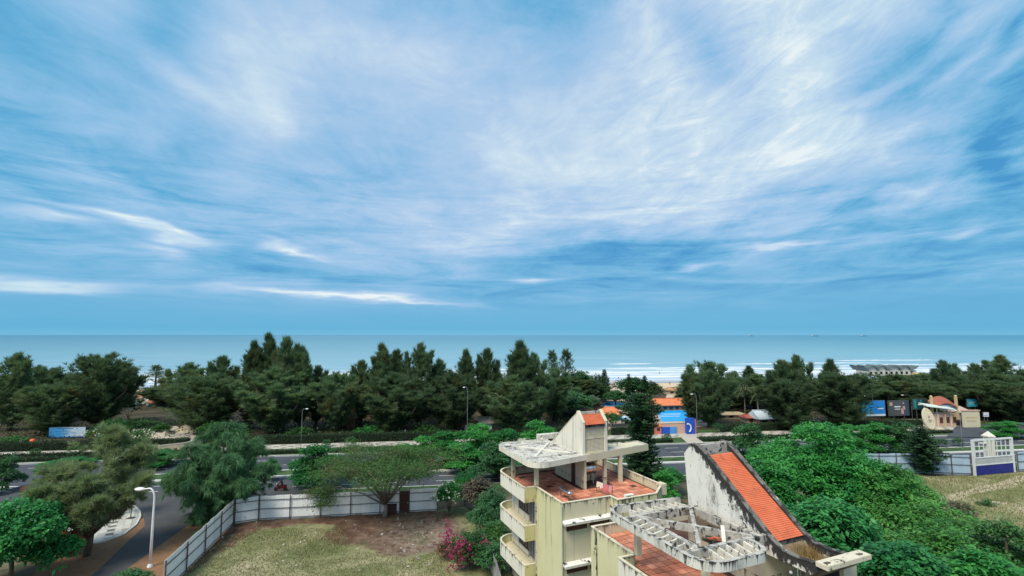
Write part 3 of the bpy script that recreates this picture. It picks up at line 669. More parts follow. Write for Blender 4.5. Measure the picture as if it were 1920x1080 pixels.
    for i in range(18):
        for j in range(-2, 21):
            u, w = .45 + i * S, .45 + j * S
            if w < .4 and (two or not (5.0 < u < 8.5 and w > -.65)): continue
            if not two and (w > 11.4 or u > 10.6 or (w < u - 9.6)): continue
            if two and (u > 4.5 or w > 12.1): continue
            if 4.55 < u < 7.8 and 4.5 < w < 10.4: continue
            if rr.random() < .012: continue
            child('tile', tm, root, (u + du, w * sg, ZF - .012 + rr.uniform(-.006, .006)), (rr.uniform(-.012, .012), rr.uniform(-.012, .012), rr.uniform(-.012, .012))); n += 1
    # --- stair house under the canopy
    b = nb(); b.box(4.85, 4.42, ZF, 5.05, 6.13, 12.3); b.box(4.85, 7.03, ZF, 5.05, 10.2, 12.3); b.box(4.85, 6.13, 11.95, 5.05, 7.03, 12.3)
    b.box(5.05, 6.75, ZF, 7.35, 6.95, 12.3); b.box(7.35, 4.55, ZF, 7.6, 10.2, 12.3) if two else (b.box(7.30, 4.85, ZF, 7.58, 5.15, 12.3), b.box(7.35, 6.75, ZF, 7.58, 10.2, 12.3))
    b.box(5.05, 10.0, ZF, 7.35, 10.2, 12.3)
    fin_(b, 'stair_house', [M_cream])
    b = nb(); b.box(4.93, 6.14, ZF, 4.98, 7.02, 11.94); fin_(b, 'door', [mat('dark_door', [(.05, .03, .03), (.09, .055, .05)], 2, .5)])
    # --- canopy columns
    for (u, w, z0) in ((.02, 4.95, 10.45), (.10, 10.45, ZF)) + (() if two else ((9.08, 4.85, ZF),)):
        b = nb(); b.box(u, w, z0, u + .34, w + .34, 12.40 if u < 5 else 12.27); fin_(b, 'column', [M_cream], bevel=.012)
    # --- canopy ring, inner frame, louvre fins, cross beams
    Z0, Z1 = (12.42, 12.9)
    outer = [(4.84, 3.55 if two else 4.02)] + arc(.15, 4.5, 1.3, -82, -180, 7) + arc(.35, 10.7, 1.5, 180, 90, 8) + [(4.84, 12.05 if two else 11.95)]
    if two: outer[-1:] = [(2.45, 12.2)] + arc(2.45, 11.1, 1.1, 88, 0, 7) + [(3.55, 10.64)]
    else: outer[0] = (4.84, 4.1)
    b = nb(); wallpath(b, outer, -.26, Z0, Z1, 0, 0, 1)
    ring = fin_(b, 'canopy', [M_fascia if two else M_white, M_mould if two else M_slab])
    iu0, iu1, iw0, iw1 = .05, 4.3, 5.3, 10.5
    b = nb()
    for (a, c) in (((iu0, iw0), (iu0, iw1)), ((iu1, iw0), (iu1, iw1))): b.box(a[0] - .14, a[1] - .14, 12.45, a[0] + .14, c[1] + .14, 12.93)
    for w in (iw0, iw1): b.box(iu0 + .141, w - .13, 12.42, iu1 - .141, w + .13, 12.915)
    for w in (iw0, iw1): b.box(iu1 + .141, w - .12, 12.42, 4.845, w + .12, 12.91)
    b.box(iu0 - .95, iw0 - .1, 12.43, iu0 - .141, iw0 + .1, 12.88); b.box(iu0 - .95, iw1 - .1, 12.43, iu0 - .141, iw1 + .1, 12.88)
    fin_(b, 'canopy_beam', [M_mould if two else M_slab], ring)
    for (a, c, zz) in (((iu0 + .1, iw0 + .1), (iu1 - .1, iw1 - .1), 12.68 if two else 12.70), ((iu0 + .1, iw1 - .1), (iu1 - .1, iw0 + .1), 12.672 if two else 12.692)):
        b = nb(); b.beam((a[0], a[1], zz), (c[0], c[1], zz), .24, .40); fin_(b, 'cross_beam', [M_mould if two else M_white], ring)
    def fin_piece(p, q):                                            # a tapering louvre between frame and ring
        b = nb(); p, q = Vector(p), Vector(q); d = (q - p).normalized(); s = Vector((-d.y, d.x)) * .05
        v = []
        for (r, zt) in ((p, 12.86), (q, 12.72)):
            for sgn in (-1, 1): v += [(r.x + s.x * sgn, r.y + s.y * sgn, 12.36), (r.x + s.x * sgn, r.y + s.y * sgn, zt)]
        b.add(v, [(0, 1, 3, 2), (4, 6, 7, 5), (0, 4, 5, 1), (2, 3, 7, 6), (0, 2, 6, 4), (1, 5, 7, 3)]); fin_(b, 'louvre', [M_whitem], ring)
    w = iw0 + .55 if two else 99
    while w < iw1 - .2: fin_piece((iu0 - .14, w), (-.90, w)); w += .62
    u = iu0 + .5 if two else 99
    while u < 4.7:
        if u < 3.3: fin_piece((u, iw1 + .13), (u, 11.92 if u < 2.6 else 11.6))
        fin_piece((u, iw0 - .13), (u, 3.86 + (0 if two else .62 * u / 4.85))); u += .62
    if not two:                                                     # the first canopy still has its deck; rubbish lies on it
        b = nb(); b.prism([(4.83, 4.45)] + offset(outer[1:-1], -.25) + [(4.83, 11.7)], 12.43, 12.80); fin_(b, 'canopy_deck', [M_slab], ring)
        b = nb(); b.prism([(4.85, 4.05), (13.1, 5.55), (13.1, 7.35), (9.6, 7.55), (7.6, 7.5), (7.6, 4.75), (4.85, 4.75)], 12.28, 12.83)
        wg = fin_(b, 'canopy_wing', [M_cream, M_mould])
        b = nb(); wallpath(b, [(4.85, 4.04), (13.12, 5.54), (13.12, 7.37), (9.6, 7.57), (7.6, 7.52)], .2, 12.27, 12.90, 0, 1, 1); fin_(b, 'rim', [M_cream, M_mould], wg)
        b = nb(); b.beam((7.6, 7.0, 12.87), (9.6, 5.1, 12.87), .12, .10); fin_(b, 'cross_beam', [M_white], wg)
        b = nb(); b.box(9.9, 6.4, 12.831, 9.95, 6.45, 13.5); fin_(b, 'stub', [M_rust], wg)
    # --- the two fin walls with the tiled roof between
    curve = [(4.62, 15.72), (5.55, 16.70), (5.72, 16.40), (6.45, 15.95), (10.93, 12.72), (11.54, 12.42), (12.47, 12.37), (13.26, 12.48), (14.03, 12.74), (14.03, 12.50), (13.15, 11.86)]
    if two: curve[0:4] = [(4.32, 15.99), (5.03, 16.75), (5.6, 16.72), (6.1, 16.42)]
    low = [(10.2, 11.86), (10.2, 12.302), (4.62, 12.302)]
    for (u0, u1) in ((4.80, 5.06), (7.30, 7.56)):
        b = nb(); b.side(curve + low, u0, u1); f = fin_(b, 'fin_wall', [M_fin if two else M_white])
        b = nb()                                                     # mouldy cap along the slope
        cc = curve[1:9] if two else curve[0:9]
        for p, q in zip(cc[:-1], cc[1:]):
            d = Vector(q) - Vector(p); nn = Vector((-d.y, d.x)).normalized(); nn = nn if nn.y > 0 else -nn
            b.side([p, q, (q[0] + nn.x * .05, q[1] + nn.y * .05), (p[0] + nn.x * .05, p[1] + nn.y * .05)], u0 - .03, u1 + .03)
        fin_(b, 'cap', [M_mouldblack if two else M_cope], f)
    b = nb(); b.side([(5.40, 15.5), (5.40, 16.60 + .17 * two), (5.66, 16.60 + .17 * two), (5.66, 15.5)], 5.062, 7.298); fin_(b, 'ridge_wall', [M_mould])
    off = .16
    tr = tiledroof((5.08, 6.05, 16.31 - off + .02), (5.08, 10.95, 12.78 - off), (2.20, 0, 0), M_red, 50, 13)
    tr.xf = None; tr.v = [(x + du, y * sg, z) for x, y, z in tr.v]
    tag(tr.build('roof', [M_red], root, recalc=False), kind='stuff')
    tr = tiledroof((5.08, 5.60, 16.60 - .12), (5.08, 4.50, 15.62 - .10), (2.20, 0, 0), M_red, 12, 11)
    tr.v = [(x + du, y * sg, z) for x, y, z in tr.v]
    tag(tr.build('roof', [M_red], root), kind='stuff')
    b = nb(); b.side([(5.67, 16.20), (6.0, 16.10), (10.9, 12.50), (10.9, 12.30), (5.67, 15.95)], 5.062, 7.298); b.side([(4.62, 15.40), (5.62, 16.3), (5.62, 16.1), (4.62, 15.25)], 5.062, 7.298)
    fin_(b, 'roof_deck', [M_mouldblack])
    b = nb(); b.side([(10.9, 12.32), (11.6, 11.98), (13.2, 11.92), (13.9, 12.42), (13.9, 12.2), (13.2, 11.70), (10.9, 11.70)], 5.062, 7.298); fin_(b, 'gutter', [mat('gutter_dirt', [(.10, .07, .045), (.20, .15, .10), (.33, .29, .23)], 1.0, .95, 7)])
    b = nb(); b.box(4.62, 13.55, 12.47, 8.0 if two else 7.6, 14.20, 12.72 if two else 13.0); fin_(b, 'eave', [M_cope if two else M_whitem], bevel=.02)
    if two:
        b = nb(); b.box(5.1, 13.102, 9.9, 7.0, 13.13, 11.7); fin_(b, 'dark_opening', [M_dark])
        b = nb(); b.box(7.56, 10.3, 0, 8.6, 13.0, 11.9); fin_(b, 'side_wall', [M_cream])
    # --- breeze-block screen
    if not two:
        b = nb()
        for (z0, z1) in ((12.95, 14.16), (14.32, 15.40)):
            b.box(5.06, 4.80, z0, 7.30, 4.86, z0 + .04); nx, nz = 15, int((z1 - z0) / .12)
            for i in range(nx + 1): u = 5.07 + i * 2.21 / nx; b.box(u, 4.78, z0 + .02, u + .055, 4.88, z1)
            for j in range(nz + 1): z = z0 + .02 + j * (z1 - z0 - .05) / nz; b.box(5.07, 4.775, z, 7.30, 4.885, z + .05)
        tag(fin_(b, 'breeze_block_screen', [mat('breeze_block', [(.58, .54, .42), (.66, .62, .50)], 3, .9)]), kind='stuff')
        b = nb(); b.box(5.06, 4.74, 14.17, 7.30, 4.92, 14.31); b.box(5.06, 4.72, 12.84, 7.30, 4.92, 12.95); b.box(5.06, 4.74, 15.41, 7.30, 4.92, 15.52); fin_(b, 'screen_rail', [M_cream])
        b = nb(); b.box(5.062, 5.4, 12.9, 7.298, 5.45, 15.4); fin_(b, 'dark_back', [mat('screen_hole_shade', [(.13, .11, .085)], 1, .9)])  # dark plate: the shade behind the screen holes is put into its colour
    # --- front windows under awnings
    if not two:
        for k, z in enumerate((8.95, 5.70, 2.4)):
            b = nb(); b.side([(-.55, z - .02), (.0, z + .10), (.0, z - .06), (-.55, z - .16)], -.04, 4.60)
            aw = fin_(b, 'awning', [M_white, M_mould])
            b = nb(); b.side([(-.56, z), (-.016, z + .115), (-.016, z + .13), (-.56, z + .02)], -.05, 4.59); fin_(b, 'awning_top', [mat('awning_top', [(.62, .62, .60), (.74, .74, .72)], .8, .9, 6, stains=[(MOULD, .56, .62, 1.3, (1, 1, 1))])], aw)
            for u0, u1 in ((.36, 2.28), (2.55, 4.45)):
                b = nb(); b.box(u0, -.06, z - .74, u1, -.0145, z - .68); b.box(u0, -.06, z - .22, u1, -.0145, z - .17); b.box(u0, -.06, z - .68, u0 + .06, -.0145, z - .22); b.box(u1 - .06, -.06, z - .68, u1, -.0145, z - .22)
                wn = fin_(b, 'window', [M_brown])
                b = nb(); b.box(u0 + .061, -.035, z - .679, u1 - .061, -.0146, z - .221); fin_(b, 'shutter', [M_brown], wn)
        b = nb(); b.tube([(-.05, -.06, 0), (-.05, -.06, 10.2)], .045); fin_(b, 'drain_pipe', [M_pipe])
        b = nb(); b.tube([(-.06, 4.70, 0), (-.06, 4.70, 9.2)], .05); fin_(b, 'drain_pipe', [M_cope])
        b = nb(); b.box(2.9, -.02, 9.98, 3.0, -.013, 10.08); fin_(b, 'vent_hole', [M_dark])
    else:
        b = nb(); b.box(-.025, .55, 0, -.002, .80, 10.3); fin_(b, 'groove_shade', [M_mouldblack])  # mould-black strip on the flat wall; its colour carries the shade of a groove
        b = nb(); b.tube([(-.09, .7, 0), (-.09, .7, 8.8), (-.02, .7, 9.4)], .06); fin_(b, 'drain_pipe', [M_cope])
        b = nb(); b.ball((-.07, 0, 0), .09, 5); o = fin_(b, 'wall_lamp', [M_pipe]); o.location = Vector(((4.75), 12.1 * sg, 11.55))
    return n

h1 = thing('guesthouse', 'cream three storey guesthouse with rounded balconies and a red capped stair tower, standing complete', 'building', WB(0, 0), TH)
guesthouse(h1, 1, 0.0, False)
h2 = thing('guesthouse', 'mouldy guesthouse with a long red tiled sloping roof and an open concrete pergola', 'building', WB(0, -5.0), TH)
guesthouse(h2, -1, -.45, True)

# dead grass in the gutter of the nearer roof: part of that roof's wear
def tufts(n, spot, hmin, hmax, lean, w, rnd):
    V = []; F = []; A = []
    for i in range(n):
        x, y, z = spot(rnd); h = rnd.uniform(hmin, hmax); a = rnd.uniform(0, 6.28); l = rnd.uniform(0, lean) * h; b2 = rnd.uniform(0, 6.28)
        dx, dy = math.cos(a) * w / 2, math.sin(a) * w / 2; o = len(V)
        V += [(x - dx, y - dy, z), (x + dx, y + dy, z), (x + math.cos(b2) * l, y + math.sin(b2) * l, z + h)]; F.append((o, o + 1, o + 2)); A.append(rnd.random())
    return V, F, A
rg = random.Random(8)
V, F, A = tufts(500, lambda r: (r.gauss(6.0, .35), -(r.gauss(11.7, .45)), 11.98), .15, .55, .8, .04, rg)
V = [(min(6.7, max(4.7, x)), y, z) for x, y, z in V]
o = child('dead_grass', np_mesh('dead_grass', V, F, M_dgrass), h2); o['kind'] = 'stuff'
V, F, A = tufts(60, lambda r: (-.5 + r.gauss(0, .07), -(.7 + r.gauss(0, .05)), 9.0 + r.uniform(-.3, .3)), .1, .3, 1.5, .05, rg)
child('wall_plant', np_mesh('wall_plant', V, F, M_dgrass), h2)['kind'] = 'stuff'

# --- things standing on the roofs
tk = thing('water_tank', 'dented stainless water tank on a stand in the niche under the first canopy', 'tank', WB(6.1, 5.85, 9.72), TH)
b = MB(); b.xf = Matrix.Rotation(R(90), 4, 'Y'); b.lathe([(.02, -.78), (.34, -.76), (.52, -.66), (.53, -.4), (.515, -.38), (.53, -.36), (.53, .36), (.515, .38), (.53, .40), (.52, .66), (.34, .76), (.02, .78)], 20); b.xf = None
b.build('tank_body', M_steel, tk, loc=(0, 0, 1.45), smooth=True, recalc=True)
b = MB()
for x in (-.55, .55):
    b.beam((x, -.5, 0), (x, -.36, 1.05), .06, .06, up=(0, 1, 0)); b.beam((x, .5, 0), (x, .36, 1.05), .06, .06, up=(0, 1, 0)); b.beam((x, -.45, .5), (x, .45, .5), .05, .05); b.beam((x, -.42, 1.03), (x, .42, 1.03), .07, .06)
b.build('stand', M_rust, tk); b = MB(); b.tube([(.3, -.3, 1.1), (.3, -.42, .8), (.3, -.42, .05)], .04); b.build('pipe', M_pipe, tk)
hb = thing('solar_heater', 'shiny steel solar heater cylinder on thin legs by the terrace corner', 'water heater', WB(1.75, 2.6, 9.72), TH)
b = MB(); b.xf = Matrix.Rotation(R(90), 4, 'X'); b.lathe([(.02, -.95), (.18, -.93), (.21, -.86), (.21, .86), (.18, .93), (.02, .95)], 16); b.build('cylinder', M_steel, hb, loc=(0, 0, .72), smooth=True, recalc=True)
b = MB()
for y in (-.7, .7): b.beam((-.05, y, 0), (-.05, y, .55), .05, .05, up=(0, 1, 0)); b.beam((.9, y, 0), (0, y, .60), .04, .04); b.beam((-.05, y, .02), (.9, y, .02), .04, .04)
b.build('stand', M_rust, hb)
b = MB()
for i in range(9): y = -.68 + i * .17; b.tube([(.12, y, .62), (.98, y, .08)], .028, 6)
tag(b.build('vacuum_tube', M_glass, hb), kind='stuff')
ac = thing('air_conditioner', 'white outdoor air conditioner unit with a dark grille behind the front parapet', 'air conditioner', WB(6.35, -.28, 9.72), TH)
b = MB(); b.box(-.45, -.17, .08, .45, .17, .72); b.build('casing', mat('ac_white', [(.70, .68, .62), (.78, .76, .70)], 2, .5), ac, bevel=.02)
b = MB(); b.lathe([(.0, 0), (.26, 0), (.28, .012), (.0, .012)], 20); b.build('fan_guard', M_dark, ac, loc=(-.12, -.172, .40), rot=(R(90), 0, 0), recalc=True)
b = MB()
for i in range(7): b.box(.20, -.178, .2 + i * .06, .42, -.171, .23 + i * .06)
b.build('grille', M_rust, ac)
b = MB(); b.box(-.4, -.15, 0, -.34, .15, .08); b.box(.34, -.15, 0, .4, .15, .08); b.build('foot', M_rust, ac)
cl = thing('clothes_rail', 'drying rail with a white sheet and pink cloths on the orange terrace', 'laundry', WB(5.3, 2.2, 9.72), TH)
b = MB(); b.tube([(0, .9, 0), (0, .9, 1.0)], .025); b.tube([(.45, -.9, 0), (.45, -.9, 1.0)], .025); b.tube([(0, .9, 1.0), (.45, -.9, 1.0)], .02); b.build('rail', M_rust, cl)
def drape(p, q, drop, m, name, seed):
    r = random.Random(seed); p, q = Vector(p), Vector(q); V = []; F = []; n = 14; d = (q - p).normalized(); s = Vector((-d.y, d.x, 0))
    for side, sgn in ((0, 1), (1, -1)):
        for i in range(n + 1):
            for j in range(6):
                f = j / 5; c = p.lerp(q, i / n); V.append(tuple(c + s * sgn * (.03 + .05 * f + .05 * math.sin(i * 1.7 + side) * f) - Vector((0, 0, f * drop * (1 + .15 * math.sin(i * .9)))) + Vector((0, 0, .03 * (1 - f)))))
        o = side * (n + 1) * 6
        for i in range(n):
            for j in range(5): a = o + i * 6 + j; F.append((a, a + 1, a + 7, a + 6))
    me = np_mesh(name, V, F, m, smooth=True); return child(name, me, cl)
drape((.02, .85, 1.0), (.20, .1, 1.0), .42, mat('sheet_cloth', [(.66, .58, .50)], 1, .95), 'sheet', 1)
drape((.22, .0, 1.0), (.36, -.5, 1.0), .60, mat('pink_cloth', [(.50, .13, .16), (.58, .20, .23)], 3, .95), 'cloth', 2)
drape((.37, -.55, 1.0), (.45, -.88, 1.0), .5, mat('pink_cloth_pale', [(.55, .30, .30)], 3, .95), 'cloth', 3)
pk = MB(); pa, pb_ = WB(1.25, -15.55, 12.95), WB(2.3, -14.45, 13.25)
pk.beam((0, 0, 0), pb_ - pa, .20, .14); o = pk.build('fallen_post', M_white, None, bevel=.01, loc=pa); tag(o, 'pale concrete post lying across the open pergola', 'post')
# broken tiles lying in the corner of the pergola
for (du_, dv_, z_, rx_, ry_, rz_, lab) in [(0, 0, 12.00, .05, 0, .3, 'broken red tile lying flat under the heap on the pergola ledge'), (-.34, .05, 12.0, .1, .05, 1.1, 'broken red tile on the left of the heap on the pergola ledge'), (.33, -.06, 12.01, -.1, .1, 2.0, 'broken red tile on the right of the heap on the pergola ledge'), (.04, .02, 12.07, .25, -.2, 1.4, 'tilted broken red tile on top of the heap on the pergola ledge'), (-.05, -.36, 12.0, .0, .12, .7, 'broken red tile nearest the pale concrete post on the pergola ledge')]:
    b = MB(); b.box(-.19, -.14, 0, .19, .14, .025); tag(b.build('broken_tile', M_red, None, loc=WB(3.05 + du_, -13.1 + dv_, z_), rot=(rx_, ry_, rz_)), lab, 'tile', 'broken roof tiles on the pergola')
b = MB(); q = [WB(2.5, -12.6), WB(3.85, -12.3), WB(3.85, -14.2), WB(2.7, -13.7)]; b.prism([(p.x, p.y) for p in q], 11.8, 11.99)
led = b.build('ledge', M_mouldblack, h2); led.matrix_parent_inverse = (Matrix.Translation(h2.location) @ Matrix.Rotation(TH, 4, 'Z')).inverted()
# ---------------------------------------------------------------- plants
L_cas = leafmat('casuarina_needles', (.050, .100, .066), (.094, .166, .100), (.165, .240, .125), .48, .7, .25, tint=((.150, .175, .088), .16, .55, .70))
L_cas2 = leafmat('weeping_needles', (0.037, 0.106, 0.062), (0.073, 0.181, 0.090), (0.125, 0.263, 0.112), .40, .7, .1)
L_olive = leafmat('olive_needles', (.115, .165, .098), (.185, .255, .145), (.27, .33, .20), .50, .75, .05, tint=((.16, .11, .065), .30, .68, .85))
L_broad = leafmat('broad_leaf_green', (0.018, 0.122, 0.036), (0.045, 0.252, 0.060), (0.113, 0.431, 0.102), .38, .42, .10, nscale=.22)
L_broad2 = leafmat('broad_leaf_yellowish', (0.029, 0.115, 0.029), (0.071, 0.237, 0.057), (0.159, 0.402, 0.101), .38, .45, .08, nscale=.25)
L_broad3 = leafmat('broad_leaf_deep', (0.016, 0.101, 0.037), (0.034, 0.202, 0.062), (0.085, 0.342, 0.101), .34, .4, .08, nscale=.25)
L_bright = leafmat('bright_leaves', (0.014, 0.096, 0.029), (0.031, 0.186, 0.048), (0.070, 0.300, 0.070), .34, .45, .15)
L_dkgreen = leafmat('dark_leaves', (0.024, 0.075, 0.036), (0.042, 0.135, 0.054), (0.078, 0.210, 0.075), .30, .5, .15)
L_acacia = leafmat('fine_leaflets', (0.036, 0.090, 0.029), (0.060, 0.138, 0.041), (0.102, 0.192, 0.060), .32, .6, .1, tint=((.12, .095, .045), .25, .56, .70))
L_shrub = leafmat('shrub_leaves', (0.021, 0.072, 0.023), (0.042, 0.130, 0.036), (0.085, 0.208, 0.058), .28, .5, .2)
L_dry = leafmat('dry_twigs', (.050, .046, .036), (.095, .085, .065), (.15, .14, .11), .15, .9, .2)
L_pink = leafmat('pink_bracts', (.20, .018, .075), (.36, .035, .15), (.50, .09, .22), .35, .6, .1)
L_whitef = leafmat('white_blossom', (.50, .50, .42), (.70, .70, .62), (.80, .80, .74), .2, .6, .05)
L_hedge = leafmat('hedge_leaves', (0.012, 0.030, 0.015), (0.021, 0.054, 0.021), (0.039, 0.087, 0.030), .15, .6, .25)
L_palm = leafmat('palm_leaves', (.030, .060, .022), (.055, .10, .034), (.11, .16, .06), .25, .5, .1)
L_pine = leafmat('norfolk_needles', (0.022, 0.058, 0.032), (0.038, 0.099, 0.048), (0.067, 0.154, 0.067), .25, .6, .1)
M_bark = mat('bark', [(.055, .042, .032), (.11, .088, .068), (.16, .13, .105)], 3, .95, 6, vec=(1, 1, .3))
M_barkp = mat('pale_bark', [(.16, .14, .115), (.27, .24, .20)], 3, .95, 6, vec=(1, 1, .4))

def unit(a): return a / np.maximum(np.linalg.norm(a, axis=1, keepdims=True), 1e-9)
def leaves(C, D, L, W, rng, roll=1.0, droop=0.0):
    """rhombic leaves: C base points, D axes, length L, width W (arrays or numbers)"""
    n = len(C); D = unit(D); L = np.broadcast_to(L, (n,))[:, None]; W = np.broadcast_to(W, (n,))[:, None]
    up = np.tile(np.array([[0, 0, 1.0]]), (n, 1)) + rng.normal(0, .35 * roll, (n, 3))
    S = unit(np.cross(D, up)); mid = C + D * L * .45; tip = C + D * L - np.array([[0, 0, 1.0]]) * droop * L
    V = np.stack([C, mid + S * W / 2, tip, mid - S * W / 2], 1).reshape(-1, 3)
    return V, np.arange(4 * n).reshape(n, 4)
class Leaves:
    def __init__(s): s.V = []; s.A = []
    def add(s, V, a): s.V.append(V); s.A.append(np.broadcast_to(a, (len(V) // 4,)))
    def mesh(s, name, m):
        V = np.concatenate(s.V); A = np.concatenate(s.A); n = len(V) // 4
        return np_mesh(name, V, np.arange(4 * n).reshape(n, 4), m, A)

def casuarina_mesh(seed, h, r, leaders, base, nb, tufts=8, blades=10, L=.9, w=.13, prof=.8, rise=.55, droop=.0, sparse=1.0, m=L_cas, bark=M_bark, inner=.25, spread=.55):
    rng = np.random.default_rng(seed); lv = Leaves(); tb = MB()
    th = h / 55
    for (lx, ly, lh, lr, w0) in leaders:
        top = np.array([lx * r, ly * r, h * lh]); root = np.array([0, 0, h * w0])
        tb.tube([tuple(root), tuple(root + (top - root) * np.array([.35, .35, .3])), tuple(root + (top - root) * np.array([.8, .8, .6])), tuple(top)], [th * (1.5 if w0 == 0 else .8), th, th * .6, .03], 7)
        n = int(nb * lr * sparse)
        f = np.sort(rng.uniform(0, 1, n) ** .85)
        zb = h * base + (h * lh - h * base) * f
        axis = root + (top - root) * np.clip((zb - root[2]) / (top[2] - root[2]), 0, 1)[:, None] ** np.array([[.8, .8, 1]])
        axis[:, 2] = zb
        az = rng.uniform(0, 2 * np.pi, n) + f * 20
        rad = r * lr * (np.clip(1 - f, 0, 1) ** prof * .95 + .05) * np.clip(.55 + f * 2.2, 0, 1) * rng.uniform(.6, 1.15, n)
        bd = np.stack([np.cos(az), np.sin(az), np.full(n, rise) + rng.normal(0, .22, n) + .5 * f], 1)
        for i in range(n):
            if rad[i] > .9 and i % 7 == 0:
                a = axis[i]; tb.tube([tuple(a), tuple(a + bd[i] * rad[i] * .8)], [.05, .015], 4, cap=False)
        k = tufts; ff = np.tile(np.linspace(inner, 1.0, k), (n, 1)) + rng.normal(0, .05, (n, k))
        keep = (np.repeat(rad, k) > .5) | (np.tile(np.arange(k), n) % 2 == 0)
        C = (axis[:, None, :] + bd[:, None, :] * (rad[:, None] * ff)[..., None]).reshape(-1, 3) + rng.normal(0, .14, (n * k, 3))
        C[:, 2] -= droop * (ff.reshape(-1) ** 2) * np.repeat(rad, k)
        BD = np.repeat(unit(bd), k, 0); T = rng.uniform(0, 1, n * k) * .8 + .2 * np.clip(ff.reshape(-1), 0, 1)
        SP = np.repeat(np.clip(f, 0, 1) ** 4, k)[keep]; C, BD, T = C[keep], BD[keep], T[keep]
        Cb = np.repeat(C, blades, 0); D = np.repeat(BD, blades, 0) * .95 + rng.normal(0, spread, (len(Cb), 3)) + np.array([[0, 0, .42 - droop * 1.9]])
        SPb = np.repeat(SP, blades); D = D + np.array([[0, 0, 1.6]]) * SPb[:, None] * (droop < .3)
        V, _ = leaves(Cb, D, L * rng.uniform(.55, 1.25, len(Cb)) * (1 + .5 * SPb), w * rng.uniform(.6, 1.4, len(Cb)), rng, 2.0, droop * .3)
        lv.add(V, np.repeat(T, blades) * .8 + rng.uniform(0, .2, len(Cb)))
    return tb.mesh('trunk', bark, smooth=True), lv.mesh('crown', m)

def broad_mesh(seed, lobes, trunk_h, n_clump, n_leaf, leaf, rc, m, bark=M_bark, flat=.6, trad=.25, fill=.25, droopy=.25, gap=None):
    """lobes: ellipsoids (x, y, z, rx, ry, rz) whose skins carry the leaf clumps"""
    rng = np.random.default_rng(seed); lv = Leaves(); tb = MB()
    vol = np.array([(l[3] * l[4]) ** .9 for l in lobes]); vol = vol / vol.sum()
    tb.tube([(0, 0, 0), (rng.normal(0, .1), rng.normal(0, .1), trunk_h * .5), (0, 0, trunk_h)], [trad * 1.3, trad, trad * .85], 9)
    for (l, vf) in zip(lobes, vol):
        c = np.array(l[:3]); rr = np.array(l[3:])
        tb.tube([(0, 0, trunk_h * .9), tuple(c * np.array([.5, .5, .45]) + np.array([0, 0, trunk_h * .5])), tuple(c - np.array([0, 0, rr[2] * .3])), tuple(c + np.array([0, 0, rr[2] * .4]))], [trad * .6, trad * .42, trad * .25, .03], 6)
        n = int(n_clump * vf); u = unit(rng.normal(0, 1, (n, 3))); u[:, 2] = np.where(u[:, 2] < -.35, -u[:, 2], u[:, 2])
        k = rng.uniform(0, 1, n); k = np.where(rng.uniform(0, 1, n) < fill, k ** .5, 1 - .12 * k)
        P = c + u * rr * k[:, None] + rng.normal(0, rc * .35, (n, 3))
        if gap is not None:                                          # hollows between the leaf masses
            g = np.sin(P[:, 0] * 1.5 + seed) + np.sin(P[:, 1] * 1.7 + 1.3 * seed) + np.sin(P[:, 2] * 2.1) + .8 * np.sin(P[:, 0] * 3.7 + P[:, 1] * 2.9)
            kp = g > gap; P, u = P[kp], u[kp]; n = len(P)
        T = rng.uniform(0, 1, n)
        Cb = np.repeat(P, n_leaf, 0); U = np.repeat(u, n_leaf, 0); o = unit(rng.normal(0, 1, Cb.shape)) * (rng.uniform(0, 1, (len(Cb), 1)) ** .5) * rc; o[:, 2] *= flat
        D = U * np.array([[.6, .6, .25]]) + rng.normal(0, .6, Cb.shape) * np.array([[1, 1, .35]]) + np.array([[0, 0, -droopy]])
        V, _ = leaves(Cb + o, D, leaf * rng.uniform(.65, 1.3, len(Cb)), leaf * .55 * rng.uniform(.7, 1.3, len(Cb)), rng, 1.0, .1)
        lv.add(V, np.repeat(T, n_leaf) * .7 + rng.uniform(0, .3, len(Cb)))
    return tb.mesh('trunk', bark, smooth=True), lv.mesh('crown', m)
def lobeset(seed, r, h, hb, n, size=.45, flat=.6, up=1.0):
    rr = random.Random(seed); out = []
    for i in range(n):
        a = 6.283 * i / n + rr.uniform(-.4, .4); q = r * (1 - size) * math.sqrt(rr.uniform(.15, 1.0)); s = r * size * rr.uniform(.75, 1.25)
        z = hb + (h - hb) * (1 - (q / r) ** 2 * .8 * up) * rr.uniform(.72, 1.0) - s * flat * .9
        out.append((q * math.cos(a), q * math.sin(a), max(z, hb * .6), s, s * rr.uniform(.8, 1.2), s * flat))
    out.append((0, 0, h - r * size * flat, r * size, r * size, r * size * flat)); return out

def plant(name, label, cat, meshes, loc, scale=1.0, rz=0.0, group=None, parts=('trunk', 'crown')):
    t = thing(name, label, cat, loc, rz, group, scale)
    for pn, me in zip(parts, meshes): child(pn, me, t)
    return t
def at(px, Y, z=0.0, py=800):
    d = ray(px, py); return Vector((d.x / d.y * Y, Y, z))

